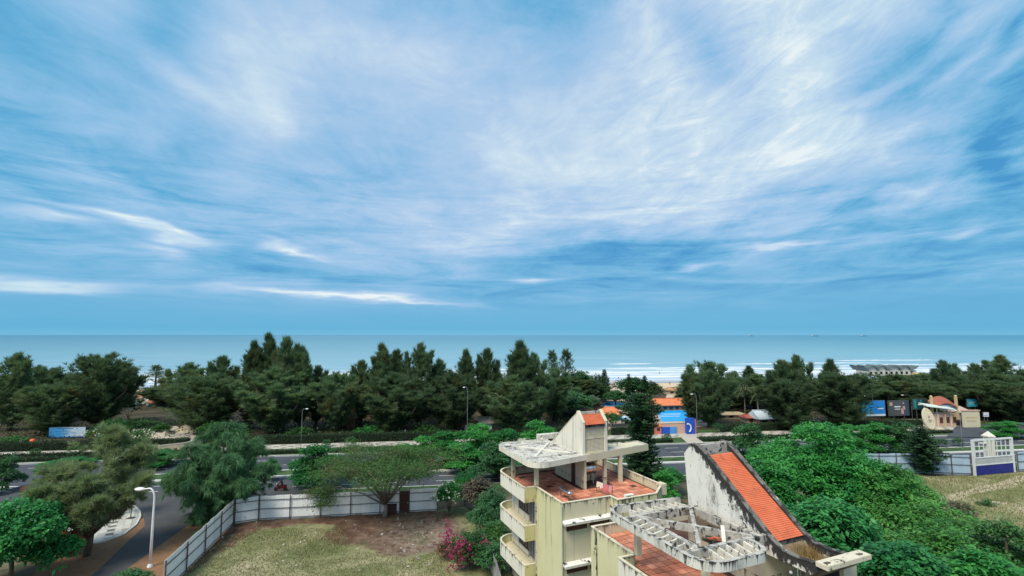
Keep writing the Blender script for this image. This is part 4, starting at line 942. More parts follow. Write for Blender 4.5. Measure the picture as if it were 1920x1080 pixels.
# --- kinds of far casuarina, all 18 m tall as built
ONE = [(0, 0, 1, 1, 0)]
def LD(*q): return [(0, 0, q[0], 1.0, 0)] + [(x, y, h, s, .12) for (x, y, h, s) in q[1:]]
CV = {
 'spire': casuarina_mesh(1, 18, 4.2, LD(1.0, (.35, .2, .84, .6), (-.4, -.1, .76, .6)), .05, 150, 8, 18, 1.0, .078, 1.0, 1.15, spread=.62),
 'twin': casuarina_mesh(2, 18, 5.0, LD(1.0, (.45, .2, .92, .65), (-.5, -.1, .84, .6), (.1, -.5, .70, .6)), .05, 115, 8, 18, 1.0, .078, .95, 1.15, spread=.62),
 'crowd': casuarina_mesh(3, 18, 6.2, LD(1.0, (.5, .1, .90, .5), (-.5, .2, .94, .5), (.85, -.2, .76, .5), (-.85, -.1, .80, .5), (.1, -.6, .80, .55), (.6, -.5, .66, .5), (-.6, -.5, .68, .5)), .04, 90, 9, 19, .95, .075, .9, 1.05, spread=.72),
 'round': casuarina_mesh(4, 18, 7.4, LD(.96, (.45, .1, .98, .62), (-.45, .2, .95, .62), (.72, -.3, .84, .55), (-.75, -.2, .82, .55), (0, -.55, .88, .6), (.5, -.6, .72, .5), (-.5, -.65, .70, .5)), .03, 100, 9, 19, .95, .08, .55, .85, spread=.72),
 'thin': casuarina_mesh(5, 18, 3.2, LD(1.0), .35, 75, 6, 10, .9, .07, .7, .8),
}
# ---------------------------------------------------------------- the belt of casuarinas beyond the promenade
def far(kind, px, top, wpx, Y, label, group=None, name='casuarina_tree', lean=0):
    loc = at(px, Y, .03); h = ZY(top, Y, px); W = wpx / FPX * Y
    w0 = {'spire': 7.4, 'twin': 9, 'crowd': 11.5, 'round': 13, 'thin': 6.5}[kind]
    return plant(name, label, 'tree', CV[kind], loc, (W / w0, W / w0, h / 19.2), random.uniform(-.5, .5) + (3.14 if random.random() < .5 else 0), group)
BELT = 'casuarinas in the seaside belt'
for a in [
 ('crowd', 18, 664, 105, 126, 'dark casuarina cut by the left edge of the photo, beside the small hazy treetop'),
 ('thin', 62, 684, 60, 142, 'ragged casuarina top poking up between the leftmost tree and the big rounded one'),
 ('twin', 95, 690, 80, 138, 'lower dark casuarina with two tufted tops left of the big rounded one'),
 ('round', 182, 668, 130, 128, 'big rounded casuarina standing behind the blue and white roadside sign'),
 ('round', 95, 722, 120, 121, 'low spreading green tree behind the hedge, left of the blue and white sign'),
 ('thin', 286, 684, 46, 205, 'young open casuarina standing alone against the surf above the tiled roof'),
 ('crowd', 345, 682, 110, 138, 'bushy casuarina right of the distant tiled roof'),
 ('twin', 412, 668, 80, 132, 'casuarina with a bare pointed tip left of the tallest group'),
 ('round', 385, 706, 150, 124, 'broad olive casuarina low in front of the belt, behind the pale forecourt'),
 ('spire', 470, 640, 62, 128, 'pointed casuarina on the left side of the tallest group'),
 ('spire', 497, 626, 66, 130, 'tallest casuarina, its tip touching the horizon'),
 ('twin', 530, 632, 74, 127, 'casuarina with several thin tops just right of the tallest one'),
 ('spire', 562, 650, 60, 128, 'slim casuarina on the right shoulder of the tallest group'),
 ('crowd', 515, 690, 150, 123, 'wide dark casuarina filling the front of the tallest group'),
 ('twin', 592, 686, 60, 132, 'shorter casuarina stepping down right of the tallest group'),
 ('round', 632, 702, 90, 126, 'olive feathery casuarina in the dip of the belt above the thatched hut'),
 ('twin', 676, 676, 64, 134, 'greyish casuarina at the right end of the dip in the belt'),
 ('spire', 713, 645, 66, 130, 'pointed casuarina with two spikes right of the dip in the belt'),
 ('twin', 742, 656, 66, 134, 'casuarina between two spiky ones near the middle of the belt'),
 ('crowd', 784, 646, 84, 132, 'spiky topped casuarina standing left of the tall lamp post'),
 ('crowd', 740, 700, 140, 123, 'dense dark casuarina low in front, with pale trunks below'),
 ('twin', 825, 676, 64, 136, 'lower casuarina leaning between the spiky one and the lamp post'),
 ('spire', 873, 656, 56, 130, 'slim pointed casuarina right behind the tall lamp post'),
 ('twin', 914, 654, 66, 133, 'casuarina behind the white kiosk'),
 ('crowd', 852, 700, 120, 124, 'wide green casuarina low behind the lamp post'),
 ('spire', 976, 640, 84, 126, 'tall sharp casuarina left of the sparse seaward trees'),
 ('crowd', 1003, 664, 80, 130, 'dark casuarina close on the right of the tall sharp one'),
 ('crowd', 958, 706, 140, 122, 'broad casuarina above the white kiosk, low in front'),
 ('thin', 1036, 656, 44, 165, 'sparse casuarina seen against the sea, left one of the thin pair'),
 ('thin', 1062, 654, 46, 168, 'sparse casuarina seen against the sea, right one of the thin pair'),
 ('twin', 1040, 690, 80, 140, 'dark tree under the thin pair of seaward casuarinas'),
 ('round', 1330, 682, 100, 131, 'large dark casuarina with a bare trunk right of the blue pool'),
 ('twin', 1300, 700, 56, 133, 'small casuarina leaning against the large dark one by the pool'),
 ('spire', 1382, 696, 30, 190, 'short spire right of the large dark casuarina'),
 ('spire', 1409, 686, 42, 186, 'middle and tallest of the short spires right of the large dark casuarina'),
 ('spire', 1432, 702, 34, 190, 'third short spire, left of the palm crowns'),
 ('twin', 1470, 676, 80, 132, 'casuarina with spiky tops behind the pale roof of the white shelter'),
 ('crowd', 1502, 668, 80, 133, 'tall spiky casuarina left of the domed roofs on the beach'),
 ('round', 1482, 716, 110, 126, 'drooping casuarina low in front beside the white shelter'),
 ('spire', 1563, 674, 60, 137, 'pointed casuarina alone between the spiky one and the domed roofs'),
 ('round', 1580, 702, 130, 130, 'broad dark tree left of the big blue billboard'),
 ('round', 1672, 704, 150, 150, 'low olive tree mass in front of the domed beach roofs'),
 ('round', 1745, 722, 100, 146, 'pale green low tree above the dark billboard'),
 ('twin', 1776, 676, 56, 150, 'pointed casuarina just right of the domed roofs'),
 ('spire', 1800, 682, 40, 152, 'small spire second right of the domed roofs'),
 ('twin', 1836, 682, 60, 152, 'casuarina with twin spires above the teal billboard'),
 ('crowd', 1888, 668, 90, 150, 'tall casuarina with a jagged top near the right edge of the photo'),
 ('round', 1868, 704, 140, 143, 'broad dark tree behind the teal billboard'),
 ('round', 1925, 720, 120, 134, 'bushy tree cut by the right edge behind the parked white car'),
]: far(*a, group=BELT)
rf = random.Random(21)
BEHIND = [(20, 'the tree cut by the left edge'), (65, 'the small hazy treetop on the left'), (110, 'the two tufted tops left of the rounded one'), (160, 'the left half of the big rounded casuarina'), (216, 'the right half of the big rounded casuarina'),
 (335, 'the right end of the distant villa'), (385, 'the bushy casuarina right of the villa'), (425, 'the bare pointed tip'), (455, 'the gap left of the tallest group'), (485, 'the left flank of the tallest group'), (520, 'the very tallest casuarina'), (550, 'the thin tops right of the tallest'), (580, 'the right shoulder of the tallest group'),
 (612, 'the first step down from the tallest group'), (650, 'the thatched hut'), (690, 'the greyish casuarina right of the dip'), (725, 'the pointed one with two spikes'), (755, 'the gap between two spiky casuarinas'), (790, 'the spiky top left of the tall lamp'), (822, 'the low one leaning towards the tall lamp'), (850, 'the crowns just left of the tall lamp'), (885, 'the tall thin lamp post'),
 (925, 'the roof of the white kiosk'), (955, 'the gap right of the white kiosk'), (990, 'the tall sharp casuarina'), (1020, 'the dark one beside the tall sharp casuarina'), (1060, 'the stair tower, under the thin pair'), (1095, 'the rounded dark tree mass'), (1325, 'the trunk of the big pool casuarina'), (1365, 'the right side of the big pool casuarina'), (1405, 'the left palm'), (1440, 'the right palm'),
 (1480, 'the pale blue shelter roof'), (1520, 'the tall spiky one left of the domes'), (1560, 'the lone pointed casuarina'), (1605, 'the broad dark tree left of the billboards'), (1650, 'the bright blue billboard'), (1690, 'the dark grey billboard'), (1730, 'the dark teal billboard'), (1770, 'the entrance arch'), (1810, 'the small spire right of the domes'), (1850, 'the small teal panel'), (1890, 'the jagged top near the right edge'), (9999, 'the bushy tree cut by the right edge')]
px = -10
for lim, ph in BEHIND:
    c = min(lim, 1930) - 18 + rf.uniform(-6, 6); Y = rf.uniform(142, 185) + (14 if c > 1350 else 0)
    if 1090 < c < 1290 or 216 < c < 300: continue
    far(rf.choice(['twin', 'crowd', 'round']), c, rf.uniform(700, 722), rf.uniform(90, 130), Y, 'dark inner casuarina glimpsed behind ' + ph, 'inner belt casuarinas')
# broadleaf masses behind the pool
BM = broad_mesh(31, lobeset(5, 7, 8, 1.5, 10, .42, .6), 2.5, 900, 12, .55, .8, L_dkgreen)
BM2 = broad_mesh(32, lobeset(6, 7, 8, 1.0, 9, .45, .6), 2.5, 900, 12, .55, .8, leafmat('sea_shrub', (.014, .034, .016), (.028, .062, .024), (.055, .10, .036), .2, .6, .2))
for px, top, w, Y, me, lab in [
 (1085, 697, 90, 172, BM, 'rounded dark green tree mass left of the beach path'), (1118, 704, 60, 176, BM2, 'rounded tree beside the little Norfolk pine at the beach path'),
 (1190, 708, 80, 186, BM, 'dark rounded bush right of the beach path'), (1222, 716, 50, 184, BM2, 'rounded green bush above the orange roofed pool building'),
 (1296, 736, 60, 176, BM2, 'low olive scrub before the open sand'), (1262, 748, 90, 166, BM2, 'yellowish low scrub around the sandy clearing'), (1065, 735, 110, 150, BM, 'dark undergrown tree left of the round pool roof'),
 (1155, 732, 60, 170, BM, 'small dark tree left of the tall Norfolk pine crown')]:
    h = ZY(top, Y, px); plant('broadleaf_tree', lab, 'tree', me, at(px, Y, .03), (w / FPX * Y / 14, w / FPX * Y / 14, h / 8), rf.uniform(0, 6), 'beach scrub trees')

# Norfolk pines -----------------------------------------------------------
def norfolk(seed, h, prof, whorls, L=.55, w=.16, nbr=7):
    rng = np.random.default_rng(seed); lv = Leaves(); tb = MB(); tb.tube([(0, 0, 0), (0, 0, h * .6), (0, 0, h)], [h / 60, h / 90, .03], 8)
    for i in range(whorls):
        f = i / whorls; z = h * (.06 + .93 * f); R_ = prof(z / h) * rng.uniform(.8, 1.15)
        for k in range(nbr):
            a = 6.283 * k / nbr + i * .7 + rng.normal(0, .12); r = R_ * rng.uniform(.7, 1.1); n = max(3, int(r / .22))
            q = np.linspace(.12, 1, n)[:, None]; d = np.array([math.cos(a), math.sin(a), 0])
            C = np.array([0, 0, z]) + d * r * q + np.array([0, 0, 1]) * (.18 * r * q ** 2 - .10 * r * q)
            tb.tube([(0, 0, z), tuple(C[-1])], [.04, .012], 4, cap=False)
            m_ = 9; Cb = np.repeat(C, m_, 0); s = np.array([-d[1], d[0], 0]); sg = rng.choice([-1, 1], (len(Cb), 1))
            D = s * sg * .8 + d * .45 + np.array([0, 0, .35]) + rng.normal(0, .25, Cb.shape)
            V, _ = leaves(Cb + rng.normal(0, .05, Cb.shape), D, L * rng.uniform(.6, 1.2, len(Cb)) * min(1, .35 + r / 2.0), w, rng, 1.5, 0)
            lv.add(V, rng.uniform(0, 1) * .6 + rng.uniform(0, .4, len(Cb)))
    return tb.mesh('trunk', M_bark, smooth=True), lv.mesh('crown', L_pine)
def pr(pts):
    xs, ys = zip(*pts); return lambda f: float(np.interp(f, xs, ys))
pn = norfolk(41, 15.4, pr([(0, 3.6), (.20, 3.7), (.32, 3.0), (.45, 2.2), (.55, 1.7), (.62, 1.9), (.70, 2.9), (.82, 3.4), (.92, 2.2), (1, .5)]), 30, .6, .17, 8)
pb0 = at(1205, 76, 0, 930)
plant('norfolk_pine', 'tall dark Norfolk pine standing behind the first guesthouse, in front of the pool', 'tree', pn, pb0)
pn2 = norfolk(42, 10, pr([(0, 2.6), (.5, 1.9), (1, .3)]), 20, .7, .2, 7)
plant('norfolk_pine', 'little Norfolk pine rising at the beach path against the surf', 'tree', pn2, at(1135, 186), (1, 1, ZY(691, 186, 1135) / 10))
plant('conical_tree', 'left one of two narrow conical trees above the rounded beach bush', 'tree', pn2, at(1181, 182), (.8, .8, ZY(700, 182, 1181) / 10), .5)
plant('conical_tree', 'right one of two narrow conical trees above the rounded beach bush', 'tree', pn2, at(1211, 182), (.9, .9, ZY(703, 182, 1211) / 10), 1.1)
pn3 = norfolk(43, 11, pr([(0, 1.0), (.25, 2.6), (.5, 2.6), (.8, 1.4), (1, .3)]), 22, .55, .16, 7)
plant('norfolk_pine', 'dark conifer with a see-through base before the pale blue metal fence', 'tree', pn3, at(1732, 88, 0, 885), (1.15, 1.15, ZY(796, 88, 1732) / 11))

# palms ---------------------------------------------------------------------
def palm_mesh(seed, h, n=22, L=3.4):
    rng = np.random.default_rng(seed); lv = Leaves(); tb = MB(); tb.tube([(0, 0, 0), (.15, .1, h * .5), (.1, 0, h)], [.22, .15, .13], 8)
    for k in range(n):
        a = rng.uniform(0, 6.283); e = rng.uniform(-.2, 1.2); q = np.linspace(0, 1, 22)[:, None]
        d = np.array([math.cos(a) * math.cos(e), math.sin(a) * math.cos(e), math.sin(e)])
        C = np.array([.1, 0, h]) + d * L * q - np.array([0, 0, 1]) * L * .62 * q ** 2
        tb.tube([tuple(c) for c in C[::3]], .03, 4, cap=False)
        hd = np.array([math.cos(a), math.sin(a), 0]); s = np.array([-hd[1], hd[0], 0])
        for sg in (-1, 1):
            D = s * sg * .8 + hd * .5 + np.array([0, 0, -.35]) + rng.normal(0, .1, C.shape)
            V, _ = leaves(C, D, .75 * (1 - .55 * q[:, 0]), .10, rng, .5, .2); lv.add(V, rng.uniform(.2, .9))
    return tb.mesh('trunk', M_barkp, smooth=True), lv.mesh('fronds', L_palm)
PM = palm_mesh(51, 5.0)
for px, top, Y, lab in [(1398, 726, 146, 'left palm in the clump between the dark casuarina and the white shelter'), (1424, 730, 143, 'right palm in the clump left of the white shelter'), (1652, 718, 152, 'palm with bare arching fronds above the blue billboard')]:
    plant('palm_tree', lab, 'tree', PM, at(px, Y, .03), (1.15, 1.15, (ZY(top, Y, px) - 1) / 5.0), rf.uniform(0, 6), 'beach palms', ('trunk', 'fronds'))

# roadside and median trees ------------------------------------------------
def layered(seed, r, h, hb, m, n=7, leaf=.36, clumps=900, nl=14):
    """tiers of flat leaf layers, like a sea almond"""
    rr = random.Random(seed); lob = []
    for i in range(n):
        a = 2.4 * i; f = i / (n - 1); q = r * .55 * (1 - .6 * f); s = r * (.5 - .16 * f)
        lob.append((q * math.cos(a), q * math.sin(a), hb + (h - hb) * f - .3, s, s, s * .30))
    return broad_mesh(seed, lob, hb * .9, clumps, nl, leaf, .55, m, flat=.35, trad=.18, fill=.25, droopy=.1)
LA = layered(61, 5, 6, 1.8, L_bright); LB = layered(62, 5, 6, 1.6, L_dkgreen); LC = layered(63, 5, 6, 1.9, L_broad)
def lay(me, px, top, wpx, Y, lab, grp=None, base=0.0, nm='sea_almond_tree'):
    return plant(nm, lab, 'tree', me, at(px, Y, base, 880), (wpx / FPX * Y / 10,) * 2 + ((ZY(top, Y, px) - base) / 6,), rf.uniform(0, 6), grp)
MG = 'trees along the road and median'
for a in [(LA, 596, 838, 120, 79, 'bright green layered tree with a dark trunk behind the fence, left of the umbrella tree'),
 (LA, 300, 846, 90, 93, 'bright green bushy tree on the median between the two feathery foreground trees'), (LA, 120, 862, 90, 93, 'bright green low tree on the median right of the road gap'),
 (LA, 512, 862, 34, 84, 'slender young green tree by the fence where the rider passes'),
 (LC, 800, 822, 80, 93, 'green median tree just above the right end of the umbrella tree'), (LA, 842, 812, 90, 94, 'second green median tree, left of the guesthouse canopy'),
 (LC, 892, 802, 100, 95, 'fullest green median tree left of the guesthouse canopy'), (LA, 945, 808, 80, 93, 'green median tree partly hidden by the guesthouse canopy'), (LC, 1010, 797, 90, 95, 'bright green tree top showing behind the stair tower slope'),
 (LB, 935, 836, 110, 84, 'dark green tree close behind the rounded balconies'), (LC, 868, 835, 100, 90, 'leafy green median tree low between the umbrella tree and the balconies'), (LB, 985, 830, 100, 88, 'dark green tree directly behind the first canopy'), (LC, 765, 836, 70, 94, 'small green median tree behind the umbrella tree crown'), (LB, 1408, 800, 86, 93, 'dark layered tree standing over the zebra crossing right of the red roof'),
 (LC, 1585, 800, 80, 101, 'green median tree over the left part of the right hand median'), (LC, 1640, 797, 90, 103, 'middle green median tree below the blue billboard'), (LB, 1690, 797, 84, 102, 'darker green median tree below the dark billboard'),
 (LC, 1893, 792, 70, 118, 'bushy green tree beside the parked white car'), (LB, 8, 862, 66, 78, 'dark small tree at the left edge over the road dashes'),
 (LA, 60, 925, 40, 66, 'tiny bright green sapling top above the roadway on the left'), (LC, 1245, 886, 60, 72, 'bright green tree behind the orange terrace, beside the Norfolk pine')]:
    lay(*a, grp=MG)
lay(broad_mesh(64, [(0, 0, 5.0, 3.4, 3.4, .9), (2.2, 1, 4.0, 2.6, 2.6, .7), (-2.3, .5, 4.2, 2.6, 2.6, .7), (.5, -2.4, 3.6, 2.6, 2.6, .6), (-1, 2.5, 3.4, 2.4, 2.4, .6), (3.2, -1.6, 2.6, 2.2, 2.2, .5), (-3, -1.8, 2.4, 2.2, 2.2, .5)], 2.6, 1600, 18, .42, .6, L_broad3, flat=.35, trad=.2, droopy=.15), 38, 946, 165, 49, 'large bright green layered tree in the bottom left corner', MG)
lay(broad_mesh(65, lobeset(12, 4, 5, .6, 7, .45, .5), 1.2, 500, 14, .32, .5, L_dkgreen), 255, 1060, 110, 47, 'dark green shrub top cut by the bottom edge below the white lamp', MG)
# big green tree on the right, and its neighbours
def big(seed, r, h, n, clumps, nl=22, leaf=.38, m=L_broad): return broad_mesh(seed, lobeset(seed, r, h, h * .14, n, .34, .62), h * .4, clumps, nl, leaf, .62, m, flat=.55, trad=.35, fill=.22, gap=-1.35)
for seed, px, Y, top, r, n, cl, lab, m in [
 (71, 1548, 58, 797, 8.7, 18, 3400, 'huge bright green broadleaf tree filling the right, top just under the promenade', L_broad),
 (72, 1668, 53, 872, 8.4, 15, 2700, 'broad green tree on the right slope of the huge one, beside the dry field', L_broad2),
 (78, 1452, 54, 872, 4.6, 9, 1100, 'lower green tree close along the upper edge of the long red roof', L_broad),
 (73, 1560, 43, 945, 7.4, 14, 2700, 'green tree crown beside the upturned eave of the red roof', L_broad3),
 (74, 1760, 41, 985, 6.6, 12, 2200, 'green tree at the bottom right, in front of the dry field', L_broad2),
 (75, 1885, 40, 988, 4.4, 9, 1300, 'yellowish green bushy tree in the bottom right corner', L_shrub),
 (76, 1690, 33, 1030, 5.4, 9, 1700, 'dark green crown cut by the bottom edge right of the eave', L_broad3),
 (77, 1840, 34, 1045, 4.6, 8, 1400, 'green crown cut by the bottom edge near the right corner', L_broad)]:
    h = ZY(top, Y, px); plant('broadleaf_tree', lab, 'tree', big(seed, r, h, n, cl, 22, {72: .31, 73: .44, 74: .33, 75: .28}.get(seed, .38), m), at(px, Y, 0, 1000), 1.0, rf.uniform(0, 6), 'big trees right of the guesthouses')

# the umbrella-shaped acacia in the lot
def acacia():
    rng = np.random.default_rng(81); lv = Leaves(); tb = MB(); rr = random.Random(4)
    tb.tube([(0, 0, 0), (.05, 0, .7), (0, .05, 1.6)], [.42, .26, .22], 10)
    tips = []
    limbs = [(a, rr.uniform(5.0, 9.0), rr.uniform(6.0, 7.6)) for a in [6.283 * i / 13 + rr.uniform(-.2, .2) for i in range(13)]] + [(3.5, 2.5, 8.2), (.5, 2.6, 8.4), (2, 2.6, 8.0), (5, 3, 7.8)]
    for a, r, z in limbs:
        d = Vector((math.cos(a), math.sin(a), 0)); p0 = Vector((0, 0, 1.5)); p1 = d * r * .32 + Vector((0, 0, 1.5 + (z - 1.5) * .50)); p2 = d * r * .7 + Vector((0, 0, 1.5 + (z - 1.5) * .86)); p3 = d * r + Vector((0, 0, z))
        tb.tube([p0, p1, p2, p3], [.12, .085, .05, .02], 6)
        for k in range(9):
            f = rr.uniform(.3, 1.0); q = p1.lerp(p3, f); e = q + Vector((rr.gauss(0, 1.3), rr.gauss(0, 1.3), rr.uniform(.1, .9)))
            tb.tube([q, e], [.04, .012], 4, cap=False); tips.append((tuple(e), 1.25))
        tips.append((tuple(p3), 1.3))
    tips += [((-7.6 + rr.gauss(0, 1.0), -.5 + rr.gauss(0, .8), 3.2 + rr.gauss(0, .9)), 1.0) for _ in range(16)]
    tb.tube([(0, 0, 1.4), (-3, -.3, 3.0), (-6.2, -.5, 4.0), (-7.6, -.5, 3.4)], [.12, .08, .05, .02], 6)
    for c, s in tips:
        n = 170; o = rng.normal(0, 1, (n, 3)) * np.array([s * .75, s * .75, s * .22]); C = np.array(c) + o
        D = rng.normal(0, 1, (n, 3)) * np.array([1, 1, .35]) + np.array([0, 0, -.1]); V, _ = leaves(C, D, .34 * rng.uniform(.6, 1.3, n), .11, rng, 1.2, .15); lv.add(V, rng.uniform() * .6 + rng.uniform(0, .4, n))
    return tb.mesh('trunk', M_barkp, smooth=True), lv.mesh('crown', L_acacia)
plant('acacia_tree', 'umbrella shaped tree with pale forking limbs growing inside the white fence', 'tree', acacia(), G(722, 968), 1.0, 0)

# two feathery trees by the side street
w2 = casuarina_mesh(91, 11.6, 6.4, [(0, 0, 1, .75, 0), (.55, .1, .78, .55, .2), (-.55, -.1, .80, .6, .2), (.1, -.6, .72, .5, .2), (-.2, .6, .7, .5, .2), (.75, -.4, .58, .48, .2), (-.8, .3, .5, .48, .2), (.3, -.8, .48, .45, .2), (-.5, -.7, .55, .45, .2)], .06, 95, 10, 30, .62, .05, .42, .25, .75, 1, L_cas2, spread=.6)
plant('weeping_tree', 'dark green weeping feathery tree overhanging the bend of the white fence', 'tree', w2, G(412, 972), (1.12, 1.12, 1.03), .6)
w1 = casuarina_mesh(92, 13.2, 5.4, [(.15, .1, 1, .7, 0), (.75, .2, .86, .55, .15), (-.6, -.1, .72, .6, .15), (.2, -.6, .66, .5, .15), (-.75, .3, .55, .5, .15), (.9, -.2, .62, .5, .15), (.5, -.7, .5, .5, .15), (-.4, -.7, .62, .5, .15)], .27, 95, 10, 26, .62, .05, .45, .45, .22, 1, L_olive, spread=.95)
plant('feathery_tree', 'thin olive feathery tree with rusty patches beside the paved street corner', 'tree', w1, G(163, 1042), (1.08, 1.08, .97), .2)
wt = thing('leaning_tree', 'small dark leaning tree standing on the paved corner in front of the crossing', 'tree', G(217, 966, .13))
b = MB(); b.tube([(0, 0, 0), (.1, 0, .1), (.25, .1, 1.6), (.7, .2, 3.4)], [.40, .22, .16, .07], 8); child('trunk', b.mesh('trunk', M_bark, smooth=True), wt)
tm_, cm_ = broad_mesh(66, [(.7, .2, 3.8, 1.6, 1.4, .8)], .2, 60, 12, .35, .5, L_olive); child('crown', cm_, wt)

# shrubs -------------------------------------------------------------------
def shrub(name, label, px, py, w, h, m, seed, leaf=.22, clumps=220, nl=16, flowers=None, cat='shrub', group=None):
    base = G(px, py); r = w / 2
    tr, cr = broad_mesh(seed, lobeset(seed, r, h, .15, 6, .5, .6), .5, clumps, nl, leaf, .38, m, flat=.8, trad=.08, fill=.35)
    t = plant(name, label, cat, (tr, cr), base, 1.0, 0.0, group, ('stem', 'foliage'))
    if flowers:
        fm, n, size, where = flowers; rng = np.random.default_rng(seed + 5); lv = Leaves()
        u = unit(rng.normal(0, 1, (n, 3))); u[:, 2] = abs(u[:, 2]); C = where(rng, n) if where else np.array([0, 0, h * .5]) + u * np.array([r, r, h * .5])
        for k in range(3): V, _ = leaves(C, rng.normal(0, 1, (len(C), 3)) + np.array([0, 0, .4]), size, size * .8, rng, 2, 0); lv.add(V, rng.uniform(0, 1, len(C)))
        o = child('blossom', lv.mesh('blossom', fm), t)
    return t
shrub('frangipani_bush', 'bright green bush dotted with white blossom at the right end of the white fence', 842, 966, 4.6, 4.2, L_bright, 101, .28, 260, 16, (L_whitef, 110, .22, None))
shrub('dry_bush', 'grey brown twiggy bush behind the blossoming one, beside the balconies', 898, 972, 5.6, 5.0, L_dry, 102, .30, 420, 16)
shrub('green_bush', 'tangled dark green bush between the twiggy bush and the bougainvillea', 905, 1010, 5.0, 3.6, L_dkgreen, 103, .25, 300, 16)
rb = np.random.default_rng(7)
def cascade(rng, n):
    c = []
    for (x, y, z, s, k) in ((-1.2, -1.2, 1.6, .55, .42), (-.5, -1.5, 2.2, .6, .3), (1.7, -.9, 2.3, .35, .12), (-2.3, .5, 2.9, .5, .16)):
        m_ = int(n * k); c.append(rng.normal(0, 1, (m_, 3)) * np.array([s * .8, s * .5, s * 1.1]) + np.array([x, y, z]))
    return np.concatenate(c)
shrub('bougainvillea', 'sprawling bougainvillea with magenta flowers beside the lowest balcony', 880, 1062, 5.4, 3.4, L_shrub, 104, .22, 360, 16, (L_pink, 520, .20, cascade))
shrub('brown_bush', 'withered reddish bush at the left foot of the bougainvillea', 840, 1045, 2.6, 1.6, leafmat('rusty_leaves', (.06, .035, .022), (.11, .06, .035), (.17, .10, .055), .2, .8, .1), 105, .2, 120, 14)
shrub('green_bush', 'dark bush at the bottom edge between bougainvillea and guesthouse', 925, 1076, 4.0, 3.0, L_dkgreen, 106, .24, 220, 14)
shrub('frangipani_bush', 'white flowered tree in front of the distant tiled roof', 240, 790, 9, 7.0, L_dkgreen, 107, .5, 260, 12, (L_whitef, 60, .8, None))
shrub('frangipani_bush', 'pale blossoming bush in front of the orange roofed hut', 188, 826, 7, 3.0, L_shrub, 108, .35, 200, 12, (L_whitef, 60, .32, None))
shrub('pale_bush', 'pale cream bush before the curved forecourt', 256, 838, 7, 3.6, L_shrub, 109, .35, 200, 12, (L_whitef, 60, .32, None))
shrub('green_bush', 'green bush beneath the round pool roof', 1148, 800, 7, 4.0, L_shrub, 110, .35, 220, 14)
shrub('pale_bush', 'grey flowering tree left of the round pool roof', 1118, 775, 6, 4.4, L_dry, 111, .4, 160, 12)
shrub('green_bush', 'leafy green bush behind the blossoming one, under the dark tree', 872, 948, 5.0, 4.6, L_bright, 114, .26, 300, 16)
shrub('dark_bush', 'dark dense bush filling the gap below the upper balconies', 925, 985, 5.0, 4.4, L_dkgreen, 115, .26, 320, 16)
shrub('dark_bush', 'low dark bush under the middle balcony beside the bougainvillea', 930, 1040, 4.0, 3.4, L_shrub, 116, .24, 260, 16)
shrub('green_bush', 'bright bush growing behind the orange terrace wall', 1255, 930, 5.5, 4.2, L_bright, 117, .26, 300, 16)
for k_, (px, py, w, hh, mm, lab) in enumerate([(20, 838, 7, 2.2, L_shrub, 'low green bush at the left edge behind the tall hedge'), (215, 812, 9, 3.6, L_bright, 'fresh green bush behind the orange roofed hut'), (258, 806, 9, 3.2, L_shrub, 'wide green bush left of the beige hall'),
    (395, 826, 8, 4.2, L_shrub, 'weeping green bush at the right end of the curved wall'), (440, 822, 9, 3.4, L_dkgreen, 'dark shrubbery right of the beige hall'), (300, 815, 5, 2.6, L_shrub, 'small bush between hall and annexe'), (560, 822, 8, 2.4, L_shrub, 'green shrub behind the hedge at the far lamp'), (690, 820, 9, 2.6, L_bright, 'low bright shrub behind the hedge right of the thatched hut'), (800, 816, 9, 2.6, L_shrub, 'green shrub behind the hedge before the spiky casuarina')]):
    shrub('garden_bush', lab, px, py, w, hh, mm, 130 + k_, .38, 200, 12, None, 'shrub', 'garden bushes behind the hedge')
shrub('grass_clump', 'low dark shrub in the middle of the dry field', 1850, 948, 2.4, .8, L_shrub, 112, .2, 60, 12)
shrub('green_bush', 'grey green bush at the near edge of the dry field', 1800, 965, 4.0, 1.6, L_dry, 113, .25, 120, 12)
for i, (px, py, w, lab) in enumerate([(66, 856, 1.6, 'clipped round bush on the promenade nearest the left edge'), (470, 846, 2.4, 'wide clipped bush on the promenade left of the far lamp'), (612, 838, 1.6, 'clipped bush on the promenade right of the far lamp'), (657, 837, 2.2, 'second clipped bush right of the far lamp'), (1180, 827, 1.8, 'conical clipped bush on the promenade beside the Norfolk pine'), (1250, 828, 2.0, 'round clipped bush left of the pool driveway'), (1345, 812, 2.6, 'brownish bush on the promenade under the dark casuarina'), (1768, 838, 1.8, 'left round bush on the right hand median'), (1797, 836, 1.8, 'right round bush on the right hand median'), (140, 855, 2.2, 'dark bush on the promenade left of the olive tree')]):
    base = G(px, py, .12); h = w * (.9 if i != 4 else 1.3)
    plant('clipped_bush', lab, 'shrub', broad_mesh(120 + i, [(0, 0, h * .5, w / 2, w / 2, h * .5)], .2, 90, 12, .2, .25, L_dkgreen if i < 7 else L_shrub, trad=.06), base, 1, 0, 'clipped bushes', ('stem', 'foliage'))
